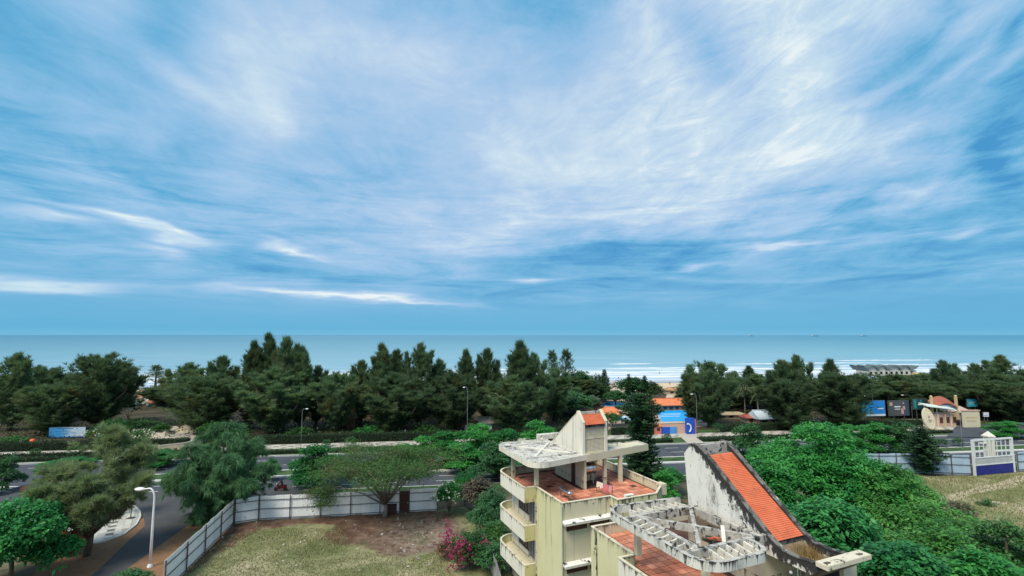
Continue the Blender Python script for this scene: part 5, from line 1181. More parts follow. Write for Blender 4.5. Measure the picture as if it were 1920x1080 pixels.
# hedges: boxes of leaves along the promenade
def hedge(label, X0, X1, t, h, d, m=L_hedge, z0=.06, dens=26, leaf=.28):
    rng = np.random.default_rng(int(abs(X0 * 7 + t))); n = int((X1 - X0) * (d + 2 * h) * dens); V = []
    x = rng.uniform(X0, X1, n); f = rng.uniform(0, d + 2 * h, n); tt = np.where(f < h, 0, np.where(f < h + d, f - h, d)); z = np.where(f < h, f, np.where(f < h + d, h, f - h - d))
    C = np.stack([x, t + tt + KC * x, z0 + z * (1 + .06 * np.sin(x * .7))], 1) + rng.normal(0, .07, (n, 3))
    D = rng.normal(0, 1, (n, 3)); Vv, _ = leaves(C, D, leaf, leaf * .6, rng, 2, 0); lv = Leaves(); lv.add(Vv, rng.uniform(0, 1, n))
    t_ = thing('hedge', label, 'hedge', (0, 0, 0), 0, 'promenade hedges')
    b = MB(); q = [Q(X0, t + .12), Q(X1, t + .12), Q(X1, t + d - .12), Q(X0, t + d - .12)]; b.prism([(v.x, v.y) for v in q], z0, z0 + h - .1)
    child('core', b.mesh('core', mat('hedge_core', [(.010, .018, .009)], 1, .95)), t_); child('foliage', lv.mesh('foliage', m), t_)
hedge('tall dark clipped hedge running behind the promenade on the left', -118, -70, 117.2, 1.7, 1.6)
hedge('tall dark clipped hedge behind the promenade in the middle, below the casuarinas', -62, 22, 117.2, 1.8, 1.8)
hedge('short dark hedge between the kiosk side and the pool wall', 24, 37, 117.2, 1.7, 1.4)
hedge('dark hedge right of the pool entrance, in front of the palms', 52, 108, 117.4, 1.7, 1.5)
hedge('low hedge along the far kerb on the left', -118, -62, 107.6, .7, 1.2)
hedge('low hedge along the far kerb in the middle', -60, 36, 107.6, .7, 1.2)
hedge('low green bed with an edge right of the pool driveway', 43, 72, 107.6, .6, 2.6)
hedge('low dark bed before the resort entrance gate', 88, 108, 108.6, .6, 1.6)
hedge('second low hedge bordering the promenade on the left', -118, -60, 110.8, .8, .9)
# undergrowth beneath the belt: too dense to count
rng = np.random.default_rng(77); n = 16000; x = rng.uniform(-135, 160, n); t = rng.uniform(119, 150, n); ok = ~((x > 26) & (x < 66)) & ~((x > 92) & (x < 130) & (t < 128)) & ~((x > -95) & (x < -58) & (t < 128)); x, t = x[ok], t[ok]; n = len(x)
hgt = rng.uniform(0, 1, n) ** 2 * 1.8 * np.clip(np.sin(x * .23) + np.sin(x * .071 + t * .3) + .9, .1, 1.6)
C = np.stack([x, t + KC * x, hgt], 1); Vv, _ = leaves(C, rng.normal(0, 1, (n, 3)), .6, .34, rng, 2, 0); lv = Leaves(); lv.add(Vv, rng.uniform(0, 1, n))
o = bpy.data.objects.new('undergrowth', lv.mesh('undergrowth', leafmat('undergrowth_leaves', (.010, .022, .010), (.020, .042, .016), (.036, .075, .024), .2, .6, .1))); COL.objects.link(o); tag(o, kind='stuff')
# grass of the lot and the field
def grasspatch(poly, n, hmin, hmax, m, seed, w=.07, z=.01):
    r = random.Random(seed); xs = [p.x for p in poly]; ys = [p.y for p in poly]; pts = []
    while len(pts) < n:
        x, y = r.uniform(min(xs), max(xs)), r.uniform(min(ys), max(ys))
        if inpoly(x, y, poly): pts.append((x, y, z))
    it = iter(pts); V, F, A = tufts(n, lambda q: next(it), hmin, hmax, .9, w, r)
    o = bpy.data.objects.new('grass', np_mesh('grass', V, F, m, A)); COL.objects.link(o); tag(o, kind='stuff')
L_grass = leafmat('dry_grass_blades', (.15, .155, .07), (.26, .245, .125), (.38, .34, .21), .25, .8, .05, nscale=.22)
L_grassg = leafmat('green_grass_blades', (.09, .13, .045), (.17, .20, .075), (.27, .28, .12), .25, .8, .05, nscale=.22)
lotg = [G(330, 1075), G(430, 1005), G(520, 990), G(640, 992), G(660, 1030), G(760, 1050), G(830, 1030), G(845, 1080), Vector((-3, 44, 0)), Vector((-30, 42, 0))]
grasspatch(lotg, 14000, .05, .22, L_grass, 5, .10); grasspatch(lotg, 5000, .05, .25, L_grassg, 6, .10)
fg = [G(1480, 893), G(1830, 894), G(1925, 888), G(1960, 960), G(1900, 1010), G(1800, 985), G(1650, 960)]
grasspatch(fg, 9000, .08, .32, L_grass, 7, .12); grasspatch(fg, 3500, .08, .36, L_grassg, 8, .12)
# ---------------------------------------------------------------- fences
M_sheet = mat('white_metal_sheet', [(.76, .78, .79), (.86, .87, .88)], .5, .5, 6, stains=[((.36, .33, .29), .62, .78, .9, (1, 1, .4))], vary=.07)
M_sheetb = mat('blue_grey_metal_sheet', [(.30, .42, .55), (.38, .50, .62)], .5, .5, 6, vary=.07)
M_post = mat('fence_post', [(.07, .045, .045), (.12, .08, .075)], 2, .7)
M_rail = mat('fence_rail', [(.05, .05, .055), (.09, .085, .085)], 2, .7)
def sheetmesh(w, h, m, name='sheet'):
    b = MB(); n = 5; prof = []
    for i in range(n):
        x = -w / 2 + w * i / n; s = w / n; prof += [(x, 0), (x + s * .55, 0), (x + s * .68, .045), (x + s * .87, .045)]
    prof.append((w / 2, 0)); V = []
    for z in (0, h): V += [(x, y, z) for x, y in prof]
    for z in (0, h): V += [(x, y - .012, z) for x, y in prof]
    k = len(prof); F = []
    for i in range(k - 1): F += [(i, i + 1, k + i + 1, k + i), (2 * k + i + 1, 2 * k + i, 3 * k + i, 3 * k + i + 1), (k + i, k + i + 1, 3 * k + i + 1, 3 * k + i)]
    F += [(0, k, 3 * k, 2 * k), (k - 1, 2 * k - 1, 4 * k - 1, 3 * k - 1)]
    b.add(V, F); return b.mesh(name, m)
SM = sheetmesh(1.0, 3.0, M_sheet); SB = sheetmesh(1.0, 3.3, M_sheetb)
def fence(label, pts, sm, h, post_every=4.0, rails=(.25, 1.45, 2.55), skip=(), inner=1):
    root = thing('metal_fence', label, 'fence', pts[0], 0)
    rr = random.Random(len(label)); o0 = Vector(pts[0])
    for a, c in zip(pts[:-1], pts[1:]):
        a, c = Vector(a) - o0, Vector(c) - o0; L = (c - a).length; d = (c - a) / L; rz = math.atan2(d.y, d.x); nrm = Vector((-d.y, d.x, 0)) * -inner
        n = max(1, round(L)); s = L / n
        for i in range(n):
            p = a + d * (i + .5) * s
            if any((p + o0 - q).length < r for q, r in skip): continue
            o = child('sheet', sm, root, p + Vector((0, 0, .06 + rr.uniform(-.04, .05))), (rr.uniform(-.012, .012), 0, rz)); o.scale = (s * 1.0, 1, 1)
        for z in rails:
            b = MB(); b.beam(a + nrm * .075 + Vector((0, 0, z)), c + nrm * .075 + Vector((0, 0, z)), .06, .07); b.build('rail', M_rail, root)
        k = max(1, round(L / post_every))
        for i in range(k + 1):
            p = a + d * L * i / k + nrm * .16; b = MB(); b.box(-.05, -.05, 0, .05, .05, h + .08); b.build('post', M_post, root, loc=p, rot=(0, 0, rz))
    return root
f0, f1, f2, f3 = G(304, 1117), G(437, 983), G(485, 976), G(820, 958)
fence('white corrugated metal fence around the vacant lot, bending at the corner of the side street', [f0, f1, f2, f3], SM, 3.0, skip=[(G(758, 961), .75)])
d23 = (f3 - f2).normalized(); rz23 = math.atan2(d23.y, d23.x)
dg = thing('metal_door', 'dark red metal door set in the white fence', 'door', G(758, 961.5), rz23)
b = MB(); b.box(-.60, -.03, .05, .60, .03, 2.75); b.build('leaf', mat('dark_red_metal', [(.055, .018, .016), (.085, .028, .024)], 2, .6), dg)
b = MB(); b.box(-.70, -.08, 0, -.605, .08, 3.1); b.box(.605, -.08, 0, .70, .08, 3.1); b.box(-.605, -.07, 2.76, .605, .07, 2.86); b.build('frame', M_post, dg); b = MB(); b.box(.42, -.09, 1.2, .5, -.031, 1.35); b.build('handle', M_steel, dg)
bx = thing('board', 'low dark red board leaning on the white fence left of the door', 'board', G(733, 962.5) , rz23)
b = MB(); b.xf = Matrix.Rotation(-.12, 4, 'X'); b.box(-.75, -.25, 0, .75, -.20, 1.25); b.build('panel', mat('dark_red_board', [(.05, .02, .018), (.08, .03, .026)], 2, .7), bx); b = MB(); b.xf = Matrix.Rotation(-.12, 4, 'X'); b.box(-.75, -.29, .3, .75, -.2505, .36); b.box(-.75, -.29, .9, .75, -.2505, .96); b.build('batten', M_rail, bx)
fr = [G(1640, 862), G(1700, 893), G(1822, 893)]
fence('pale blue grey metal sheet fence along the dry field, left of the tall gate', [Vector((58, 88, 0)), Vector((70, 88.2, 0)), G(1821, 891)], SB, 3.3, 3.0, (.3, 1.7, 3.0))
fence('pale blue grey metal sheet fence continuing right of the tall gate', [G(1908, 884), Vector((106, 92.5, 0))], SB, 3.3, 3.0, (.3, 1.7, 3.0))
# tall gate
ga, gb_ = G(1827, 892), G(1903, 885); gd = gb_ - ga; gl_ = gd.length; gr = thing('tall_gate', 'tall white framed gate with open bars above and a dark blue lower panel', 'gate', ga, math.atan2(gd.y, gd.x))
M_wm = mat('white_gate_paint', [(.56, .60, .62), (.66, .69, .70)], 1, .5)
b = MB(); H_ = 6.0
for x in (0, gl_ - .3): b.box(x, -.15, 0, x + .3, .15, H_)
b.box(.301, -.12, H_ - .28, gl_ - .301, .12, H_); b.box(.301, -.1, 1.62, gl_ - .301, .1, 1.78); b.box(.301, -.1, 2.85, gl_ - .301, .1, 2.97); b.build('frame', M_wm, gr)
b = MB(); b.box(.301, -.05, .05, gl_ - .301, .05, 1.619); b.build('lower_panel', mat('dark_blue_metal', [(.012, .018, .16), (.02, .03, .24)], 1, .5), gr)
b = MB(); b.box(.301, -.04, 1.781, gl_ - .301, .04, 2.849); b.build('middle_panel', mat('grey_metal', [(.36, .38, .40), (.44, .46, .48)], 1, .5), gr)
for i in range(9):
    b = MB(); x = .6 + i * (gl_ - 1.2) / 8; b.box(x - .045, -.05, 2.971, x + .045, .05, H_ - .281); b.build('bar', M_wm, gr)
b = MB(); b.box(1.9, -.07, 4.1, 3.4, -.051, 4.25); b.build('bar', M_wm, gr)
bo = thing('gate_pillar', 'white square pillar with a pyramid cap behind the tall gate', 'pillar', G(1857, 862))
hp = ZY(808, G(1857, 862).y, 1857)
b = MB(); b.box(-.6, -.6, 0, .6, .6, hp - 1.1); b.build('shaft', M_white, bo, bevel=.04); b = MB(); b.box(-.75, -.75, hp - 1.1, .75, .75, hp - .9); b.build('cornice', M_white, bo)
b = MB(); b.add([(-.72, -.72, hp - .899), (.72, -.72, hp - .899), (.72, .72, hp - .899), (-.72, .72, hp - .899), (0, 0, hp)], [(0, 1, 4), (1, 2, 4), (2, 3, 4), (3, 0, 4), (3, 2, 1, 0)]); b.build('cap', M_white, bo)
b = MB(); b.box(-1.8, -.2, hp - 2.4, -.601, .2, hp - 2.2); b.build('lintel', M_white, bo)
# rusty sheet fence in the trees by the side street
M_rsheet = mat('rusty_orange_sheet', [(.24, .075, .03), (.34, .12, .05)], 1, .8, 6, stains=[((.12, .05, .03), .55, .7, .8, (1, 1, .4))])
fence('rusty orange metal sheet fence half hidden under the feathery tree', [G(92, 1038), G(128, 1046), G(162, 1024)], sheetmesh(1.0, 2.7, M_rsheet), 2.7, 2.0, (.4, 2.2), inner=-1)

# ---------------------------------------------------------------- lamp posts
M_pole = mat('white_pole', [(.62, .63, .64), (.70, .71, .72)], 2, .45); M_gpole = mat('grey_pole', [(.20, .22, .23), (.27, .29, .30)], 2, .5); M_head = mat('lamp_head', [(.72, .73, .74)], 1, .4)
def lamp(label, base, h, reach, ang, pm, r=.11, head=.9, hs=1.0):
    t = thing('street_lamp', label, 'street lamp', base, ang, 'street lamps')
    pts = [(0, 0, 0), (0, 0, h * .5), (0, 0, h * .86)] + [(reach * (1 - math.cos(R(a))) * .45, 0, h * .86 + h * .135 * math.sin(R(a))) for a in (25, 50, 75, 90)] + [(reach, 0, h * .985)]
    b = MB(); b.tube(pts, [r, r * .85, r * .68] + [r * .6] * 4 + [r * .5], 10); b.build('pole', pm, t, smooth=True)
    b = MB(); b.lathe([(r * 1.9, 0), (r * 1.9, .05), (r * 1.3, .3), (r, .32)], 10); b.build('base', pm, t)
    b = MB(); b.xf = Matrix.Translation((reach + head * .35, 0, h * .985)) @ Matrix.Diagonal((head * .55, .20 * hs, .13 * hs, 1)); b.ball((0, 0, 0), 1, 8); b.build('lamp_head', M_head, t, smooth=True)
    b = MB(); b.xf = Matrix.Translation((reach + head * .38, 0, h * .985 - .09 * hs)) @ Matrix.Diagonal((head * .38, .15 * hs, .08 * hs, 1)); b.ball((0, 0, 0), 1, 6); b.build('lens', mat('lamp_lens', [(.25, .26, .28)], 1, .2), t, smooth=True)
    return t
lb = G(281, 1063); lamp('white curved street lamp standing in the dirt beside the side street', lb, ZY(915, lb.y, 283) , 1.25, R(180), M_pole, .14, 1.0, 1.5)
for px, py, top, rch, ang, lab in [(564, 843, 766, .7, 20, 'grey street lamp with a white head on the promenade, left of the thatched hut'), (876, 832, 725, .7, 160, 'tall thin grey lamp post before the middle of the casuarina belt'), (1308, 818, 738, .8, 170, 'tall thin lamp post right of the blue pool, at the driveway'),
    (1805, 842, 770, .7, 90, 'slim lamp post on the right hand median before the entrance gate')]:
    q = G(px, py); lamp(lab, q, ZY(top, q.y, px), rch, R(ang), M_gpole, .055, .55)
for px, Y, top, ang, lab in [(1640, 140, 744, 180, 'lamp whose white head shows above the blue billboard'), (1712, 141, 742, 185, 'lamp with a long curved arm above the dark billboard')]:
    q = at(px, Y, .1); lamp(lab, q, ZY(top, Y, px) + .2, 2.2, R(ang), M_gpole, .05, .9)
tl = thing('signal_post', 'dark post with a small box on top, on the paved corner before the feathery tree', 'post', G(245, 972, .13))
b = MB(); b.tube([(0, 0, 0), (0, 0, 3.2)], .06); b.build('pole', M_rail, tl); b = MB(); b.box(-.22, -.16, 2.5, .22, .16, 3.5); b.build('signal_box', M_dark, tl, bevel=.03); b = MB(); b.box(-.35, -.35, 0, .35, .35, .10); b.build('base', M_rail, tl)

# ---------------------------------------------------------------- billboards
def colours(name, cols, axis=0, size=1.0, emit=0):
    """printed panel: colours run along one axis of the board (its own print), object space"""
    m = bpy.data.materials.new(name); m.use_nodes = True; T = NT(m.node_tree); b = T.n['Principled BSDF']
    sp = T.new('ShaderNodeSeparateXYZ'); T.put(sp.inputs[0], T.new('ShaderNodeTexCoord').outputs['Generated'])
    f = T.m('ADD', sp.outputs[axis], T.m('MULTIPLY', T.m('SUBTRACT', T.noise(T.new('ShaderNodeTexCoord').outputs['Object'], .8, 4), .5), .25))
    T.put(b.inputs['Base Color'], T.ramp(f, cols)); b.inputs['Roughness'].default_value = .45; return m
def board(label, px0, px1, py0, py1, Y, m, rz=R(7.5), legs=2, frame=M_rail, name='billboard', strips=(), thick=.25, ground=.03):
    c = at((px0 + px1) / 2, Y, 0); w = (px1 - px0) / FPX * Y * 1.02; z1, z0 = ZY(py0, Y, px0), ZY(py1, Y, px0)
    z0 = max(z0, .15)
    t = thing(name, label, 'billboard' if name == 'billboard' else 'sign', (c.x, c.y, ground), rz)
    b = MB(); b.box(-w / 2, 0, z0, w / 2, thick, z1); b.build('frame', frame, t)
    b = MB(); b.box(-w / 2 + .08, -.02, z0 + .08, w / 2 - .08, -.002, z1 - .08); b.build('panel', m, t)
    for i in range(legs):
        x = -w / 2 + w * (i + .5) / legs; b = MB(); b.box(x - .08, thick * .3, 0, x + .08, thick * .3 + .12, z0); b.build('leg', frame, t)
    for (x0, x1, y0, y1, mm) in strips:                     # flat print in proportions of the panel
        b = MB(); b.box(-w / 2 + w * x0, -.03, z0 + (z1 - z0) * y0, -w / 2 + w * x1, -.0205, z0 + (z1 - z0) * y1); b.build('print', mm, t)
    return t
P_wh = mat('print_white', [(.70, .73, .76)], 1, .5); P_nv = mat('print_navy', [(.02, .05, .16)], 1, .5); P_bl = mat('print_blue', [(.03, .16, .42)], 1, .5); P_pk = mat('print_pink', [(.45, .28, .28)], 1, .5); P_tl = mat('print_teal', [(.03, .26, .26)], 1, .5)
board('blue to white roadside sign in front of the leftmost casuarinas', 97, 157, 801, 824, 117, colours('print_sky', [(.0, (.03, .22, .50)), (.35, (.06, .32, .62)), (.6, (.40, .55, .68)), (1, (.48, .56, .64))]), strips=[(.05, .95, .04, .12, P_bl), (.22, .66, .84, .90, P_nv), (.16, .60, .60, .66, P_bl), (.30, .75, .42, .47, P_bl)])
board('big bright blue billboard with a white foot strip', 1616, 1664, 751, 781, 131, colours('print_ocean', [(0, (.03, .58, .88)), (.35, (.02, .44, .86)), (.6, (.012, .22, .66)), (1, (.012, .20, .55))]), strips=[(.02, .98, .03, .14, P_wh), (.68, .92, .46, .52, P_wh), (.76, .86, .30, .36, P_bl)])
board('dark grey billboard with a pink figure, right of the bright blue one', 1667, 1709, 751, 780, 132, colours('print_dark', [(0, (.05, .065, .07)), (.5, (.075, .08, .085)), (1, (.03, .05, .09))]), strips=[(.06, .20, .66, .88, P_pk), (.28, .58, .56, .63, P_wh), (.30, .56, .42, .46, P_wh), (.60, .72, .12, .48, P_pk), (.68, .80, .40, .62, P_pk), (.70, .76, .76, .88, P_pk)])
board('dark teal billboard next to the resort entrance', 1714, 1742, 748, 768, 134, colours('print_teal_dark', [(0, (.01, .14, .14)), (.4, (.008, .05, .06)), (1, (.006, .02, .035))]), strips=[(.10, .22, .15, .85, P_tl), (.36, .88, .42, .52, P_wh), (.55, .62, .66, .90, P_tl)])
board('small teal panel under the trees right of the entrance arch', 1816, 1838, 748, 763, 140, colours('print_cyan', [(0, (.03, .34, .46)), (1, (.04, .44, .56))]), strips=[(.2, .7, .55, .62, P_wh), (.2, .6, .35, .40, P_wh)])
board('little white notice board at the far right of the entrance', 1845, 1857, 773, 782, 134, P_wh, strips=[(.15, .85, .3, .4, P_bl)])

# ---------------------------------------------------------------- resort buildings
M_tileroof = mat('clay_roof', [(.34, .14, .08), (.45, .20, .12)], .8, .85, 6, vec=(1, 1, 4), stains=[((.20, .10, .07), .58, .72, .5, (1, 1, 1))])
M_orroof = mat('orange_roof', [(.58, .17, .07), (.66, .23, .11)], .8, .8, 6)
M_thatch = mat('brown_thatch', [(.12, .075, .05), (.22, .14, .095), (.30, .20, .14)], 1.2, .95, 7, vec=(2, 2, .4))
M_wcream = mat('resort_wall', [(.46, .38, .27), (.54, .46, .34)], .6, .9, 6); M_pinkw = mat('pink_wall', [(.52, .32, .25), (.60, .40, .32)], .5, .85, 6)
M_poolw = bpy.data.materials.new('pool_water'); M_poolw.use_nodes = True; _b = M_poolw.node_tree.nodes['Principled BSDF']; _b.inputs['Base Color'].default_value = (.006, .33, .78, 1); _b.inputs['Roughness'].default_value = .35; _b.inputs['Specular IOR Level'].default_value = .03
_T = NT(M_poolw.node_tree); _bn = _T.new('ShaderNodeBump'); _bn.inputs['Strength'].default_value = .25; _T.put(_bn.inputs['Height'], _T.noise(_T.new('ShaderNodeNewGeometry').outputs['Position'], 1.5, 4)); _T.l.new(_bn.outputs[0], _b.inputs['Normal'])
def house(name, label, px0, px1, base_py, eave_py, top_py, depth, wall, roofm, Y=None, rz=R(7.5), hip=.25, over=.5, cat='building', windows=0, door=True):
    if Y is None: Y = G((px0 + px1) / 2, base_py).y
    c = at((px0 + px1) / 2, Y, 0, base_py); w = (px1 - px0) / FPX * Y; ze, zt = ZY(eave_py, Y), ZY(top_py, Y + depth / 2)
    t = thing(name, label, cat, (c.x, c.y, .03), rz); hw = w / 2 - over
    b = MB(); b.box(-hw, over, 0, hw, depth - over, ze); b.build('wall', wall, t)
    x0, x1, y0, y1 = -w / 2, w / 2, 0, depth; rx = w / 2 * (1 - hip * 2) if hip else w / 2
    b = MB(); e = .14
    V = [(x0, y0, ze), (x1, y0, ze), (x1, y1, ze), (x0, y1, ze), (x0, y0, ze + e), (x1, y0, ze + e), (x1, y1, ze + e), (x0, y1, ze + e), (-rx, depth / 2, zt), (rx, depth / 2, zt)]
    b.add(V, [(3, 2, 1, 0), (0, 1, 5, 4), (1, 2, 6, 5), (2, 3, 7, 6), (3, 0, 4, 7), (4, 5, 9, 8), (5, 6, 9), (6, 7, 8, 9), (7, 4, 8)]); rf_ = b.build('roof', roofm, t)
    b = MB(); b.beam((-rx, depth / 2, zt + .04), (rx, depth / 2, zt + .04), .3, .16)
    for (sx, sy) in ((x0, y0), (x1, y0)): b.beam((sx, sy, ze + e + .04), (rx * (1 if sx > 0 else -1), depth / 2, zt + .04), .22, .12)
    b.build('ridge', roofm, rf_)
    for i in range(windows):
        x = -hw + 2 * hw * (i + .5) / windows; s = min(.9, hw / windows * .55); b = MB(); b.box(x - s, over - .05, ze * .35, x + s, over - .002, ze * .82); wn = b.build('window', M_brown, t); b = MB(); b.box(x - s + .08, over - .058, ze * .35 + .08, x + s - .08, over - .0505, ze * .82 - .08); b.build('pane', M_glass, wn)
    if door and not windows:
        b = MB(); b.box(-.55, over - .06, .02, .55, over - .002, min(2.1, ze * .85)); b.build('door', M_brown, t)
    return t
house('house', 'distant villa with a brown tiled hip roof in the left gap of the belt', 228, 300, 772, 757, 731, 14, M_wcream, M_tileroof, Y=172, hip=.18, windows=4)
house('hut', 'small hut with an orange roof beside the blue to white roadside sign', 168, 220, 836, 816, 799, 6, M_wcream, M_orroof, Y=121, hip=.2)
house('hut', 'brown thatched hut under the dip of the casuarina belt', 618, 668, 806, 786, 758, 9, M_thatch, M_thatch, Y=130, hip=.25)
house('kiosk', 'little white gabled kiosk with a brown door left of the stair tower', 898, 926, 808, 795, 782, 3.5, M_white, mat('grey_roof', [(.20, .18, .17), (.28, .26, .24)], 1, .9), Y=122, hip=0.0)
house('shed', 'low cream shed adjoining the white kiosk on its left', 868, 898, 808, 796, 790, 3, M_wcream, mat('brown_roof', [(.16, .11, .08), (.22, .15, .11)], 1, .9), Y=123, hip=.1, windows=1)
house('pool_building', 'long pool building with an orange roof behind the blue pool', 1228, 1292, 771, 761, 747, 6, mat('grey_brown_wall', [(.20, .15, .13), (.28, .22, .19)], .6, .9), M_orroof, Y=157, hip=.06, windows=5)
house('hut', 'hut with a broad orange roof left of the tall Norfolk pine', 1131, 1170, 792, 779, 763, 7, M_pinkw, M_orroof, Y=140, hip=.3)
house('beach_house', 'pale unfinished low building in the sandy clearing by the beach', 1253, 1280, 742, 733, 727, 6, M_wcream, mat('orange_brown_roof', [(.36, .20, .10), (.44, .27, .15)], 1, .9), Y=200, hip=.1, windows=2)
house('house', 'low cream building behind the large dark casuarina and the palms', 1330, 1402, 800, 779, 773, 6, M_wcream, mat('cream_roof', [(.40, .33, .22), (.46, .38, .27)], .8, .9), Y=143, hip=.05, windows=4)
house('kiosk', 'red roofed stall on the left of the white shelter', 1398, 1424, 794, 785, 777, 4, M_wcream, mat('dull_red_roof', [(.34, .09, .07), (.42, .13, .10)], 1, .85), Y=137, hip=.1)
house('shelter', 'shelter with a pale blue white roof below the spiky casuarinas', 1422, 1470, 796, 787, 769, 6, M_pinkw, mat('pale_blue_roof', [(.42, .54, .64), (.56, .64, .72)], .5, .6, 5), Y=135, hip=.02, windows=2)
# sheltered pale terrace on the left: a low curving wall
cw = thing('curved_wall', 'low pale curved wall of the forecourt behind the feathery tree', 'wall', (0, 0, 0))
b = MB(); pts = [G(*p) for p in ((252, 846), (300, 847), (345, 842), (375, 834), (388, 822))]
for p, q in zip(pts[:-1], pts[1:]): b.beam(p + Vector((0, 0, .6)), q + Vector((0, 0, .6)), .3, 1.2)
b.build('wall', M_wcream, cw); b = MB()
for p, q in zip(pts[:-1], pts[1:]): b.beam(p + Vector((0, 0, 1.26)), q + Vector((0, 0, 1.26)), .42, .12)
b.build('coping', M_conc, cw)
house('resort_hall', 'beige hall with a sloping pale roof behind the curved wall, under the casuarinas', 306, 380, 830, 818, 797, 9, M_wcream, mat('beige_roof', [(.34, .30, .22), (.42, .37, .28)], .5, .9, 6), Y=122, hip=.3, door=True)
house('resort_hall', 'lower pale roofed annexe left of the beige hall', 250, 304, 838, 826, 809, 7, M_wcream, mat('pale_roof', [(.40, .37, .30), (.48, .44, .36)], .5, .9, 6), Y=117, hip=.25, door=True)

# pool and its bright blue walls
def poly(pts, z): return [(G(*p, 0).x, G(*p, 0).y) for p in pts]
pl = thing('swimming_pool', 'large bright blue swimming pool with a pale rim right of the Norfolk pine', 'pool', (0, 0, 0))
outer_ = [(1228, 771), (1284, 770), (1326, 785), (1318, 793), (1236, 795)]; inner_ = [(1232, 772.2), (1282, 771.4), (1318, 785.4), (1312, 791), (1241, 792.6)]
b = MB(); b.prism(poly(outer_, 0), .0, .30); b.build('deck', M_conc, pl)
b = MB(); b.prism(poly(inner_, 0), .301, .36); b.build('water', M_poolw, pl)
for i in range(3):
    q = G(1238, 776 + i * 2.6, .36); b = MB(); b.tube([q, q + Vector((6.5 - i * .3, .85, 0))], .06, 6); b.build('lane_rope', P_wh, pl)
rp = thing('round_pool', 'small blue pool partly seen left of the Norfolk pine crown', 'pool', G(1150, 760)); r_ = 5.0
b = MB(); b.lathe([(0.02, 0), (r_ + .5, 0), (r_ + .5, .3), (r_ + .1, .32)], 28); b.build('rim', M_conc, rp); b = MB(); b.lathe([(.02, .33), (r_, .34), (r_, .36), (.02, .36)], 28); b.build('water', M_poolw, rp)
Yw = 121.5; q0, q1 = at(1238, Yw, .06), at(1290, Yw, .06); wl = thing('pool_wall', 'pinkish pool front wall with a long blue panel at the street', 'wall', q0, R(7.5)); Lw = (q1 - q0).length; Hw = ZY(795, Yw, 1260)
b = MB(); b.box(0, 0, 0, Lw, .5, Hw); b.build('wall', M_pinkw, wl); b = MB(); b.box(0, -.08, Hw + .001, Lw, .58, Hw + .12); b.build('coping', M_conc, wl)
M_pb = mat('deep_blue_paint', [(.012, .07, .42), (.02, .10, .52)], .8, .5); M_pb2 = mat('light_blue_paint', [(.05, .22, .58), (.08, .30, .66)], .8, .5)
b = MB(); b.box(.2, -.12, .1, Lw * .36, -.002, Hw * .68); b.build('blue_panel', M_pb, wl); b = MB(); b.box(Lw * .361, -.13, .1, Lw * .62, -.002, Hw * .68); b.build('light_blue_panel', M_pb2, wl)
bk = thing('entrance_block', 'tall blue entrance block with a white ring beside the pool wall', 'entrance', at(1296, Yw - .2, .06), R(7.5)); hb_ = ZY(785, Yw, 1296)
b = MB(); b.box(-1.0, 0, 0, 1.0, 1.2, hb_); b.build('block', M_pb, bk, bevel=.03)
b = MB(); n = 22; ring_ = [(.05 - .9 + .75 * math.cos(R(a)), -.10, hb_ * .42 + .95 * math.sin(R(a))) for a in range(-70, 120, 12)]; b.tube(ring_, .16, 6); b.build('white_ring', P_wh, bk)
b = MB(); b.box(1.001, .1, 0, 1.35, 1.0, hb_ * .95); b.build('red_side', mat('pink_red_paint', [(.50, .16, .14)], 1, .6), bk)
rb_ = thing('ticket_booth', 'reddish booth at the left end of the pool wall behind the Norfolk pine', 'booth', at(1234, Yw - .3, .06), R(7.5))
b = MB(); b.box(-.75, -.1, 0, .75, 1.3, 2.0); b.build('wall', mat('red_pink_wall', [(.46, .13, .11), (.54, .18, .15)], 1, .8), rb_); b = MB(); b.add([(-1, -.3, 2.0), (1, -.3, 2.0), (1, 1.5, 2.0), (-1, 1.5, 2.0), (0, .6, 2.7)], [(0, 1, 4), (1, 2, 4), (2, 3, 4), (3, 0, 4), (3, 2, 1, 0)]); b.build('roof', M_orroof, rb_); b = MB(); b.box(-.4, -.13, .9, .4, -.101, 1.6); b.build('window', M_glass, rb_)
def parasol(label, px, py, r, m, h=2.4):
    t = thing('parasol', label, 'parasol', G(px, py), 0, 'parasols by the pool'); b = MB(); b.tube([(0, 0, 0), (0, 0, h)], .04, 6); b.build('pole', M_pole, t)
    b = MB(); n = 8; V = [(r * math.cos(6.283 * k / n), r * math.sin(6.283 * k / n), h - .75) for k in range(n)] + [(r * .97 * math.cos(6.283 * k / n), r * .97 * math.sin(6.283 * k / n), h - .82) for k in range(n)] + [(0, 0, h), (0, 0, h - .08)]
    b.add(V, [(k, (k + 1) % n, 2 * n) for k in range(n)] + [((n + (k + 1) % n), n + k, 2 * n + 1) for k in range(n)] + [(k, n + k, n + (k + 1) % n, (k + 1) % n) for k in range(n)]); b.build('canopy', m, t); return t
M_ub = mat('parasol_blue', [(.10, .34, .66), (.20, .46, .74)], 1, .7)
for px, py, r, m, lab in [(1160, 798, 2.0, M_ub, 'leftmost blue parasol in front of the orange roofed hut'), (1172, 796, 1.9, mat('parasol_pale', [(.42, .56, .70)], 1, .7), 'pale blue parasol second from the left'), (1182, 799, 2.1, mat('parasol_pale2', [(.30, .48, .66)], 1, .7), 'greyish blue parasol right of the pale one'), (1214, 797, 1.6, M_ub, 'blue parasol right of the Norfolk pine trunk'), (1332, 792, 1.7, mat('parasol_green', [(.06, .35, .30)], 1, .7), 'green parasol at the right end of the pool')]: parasol(lab, px, py, r, m)
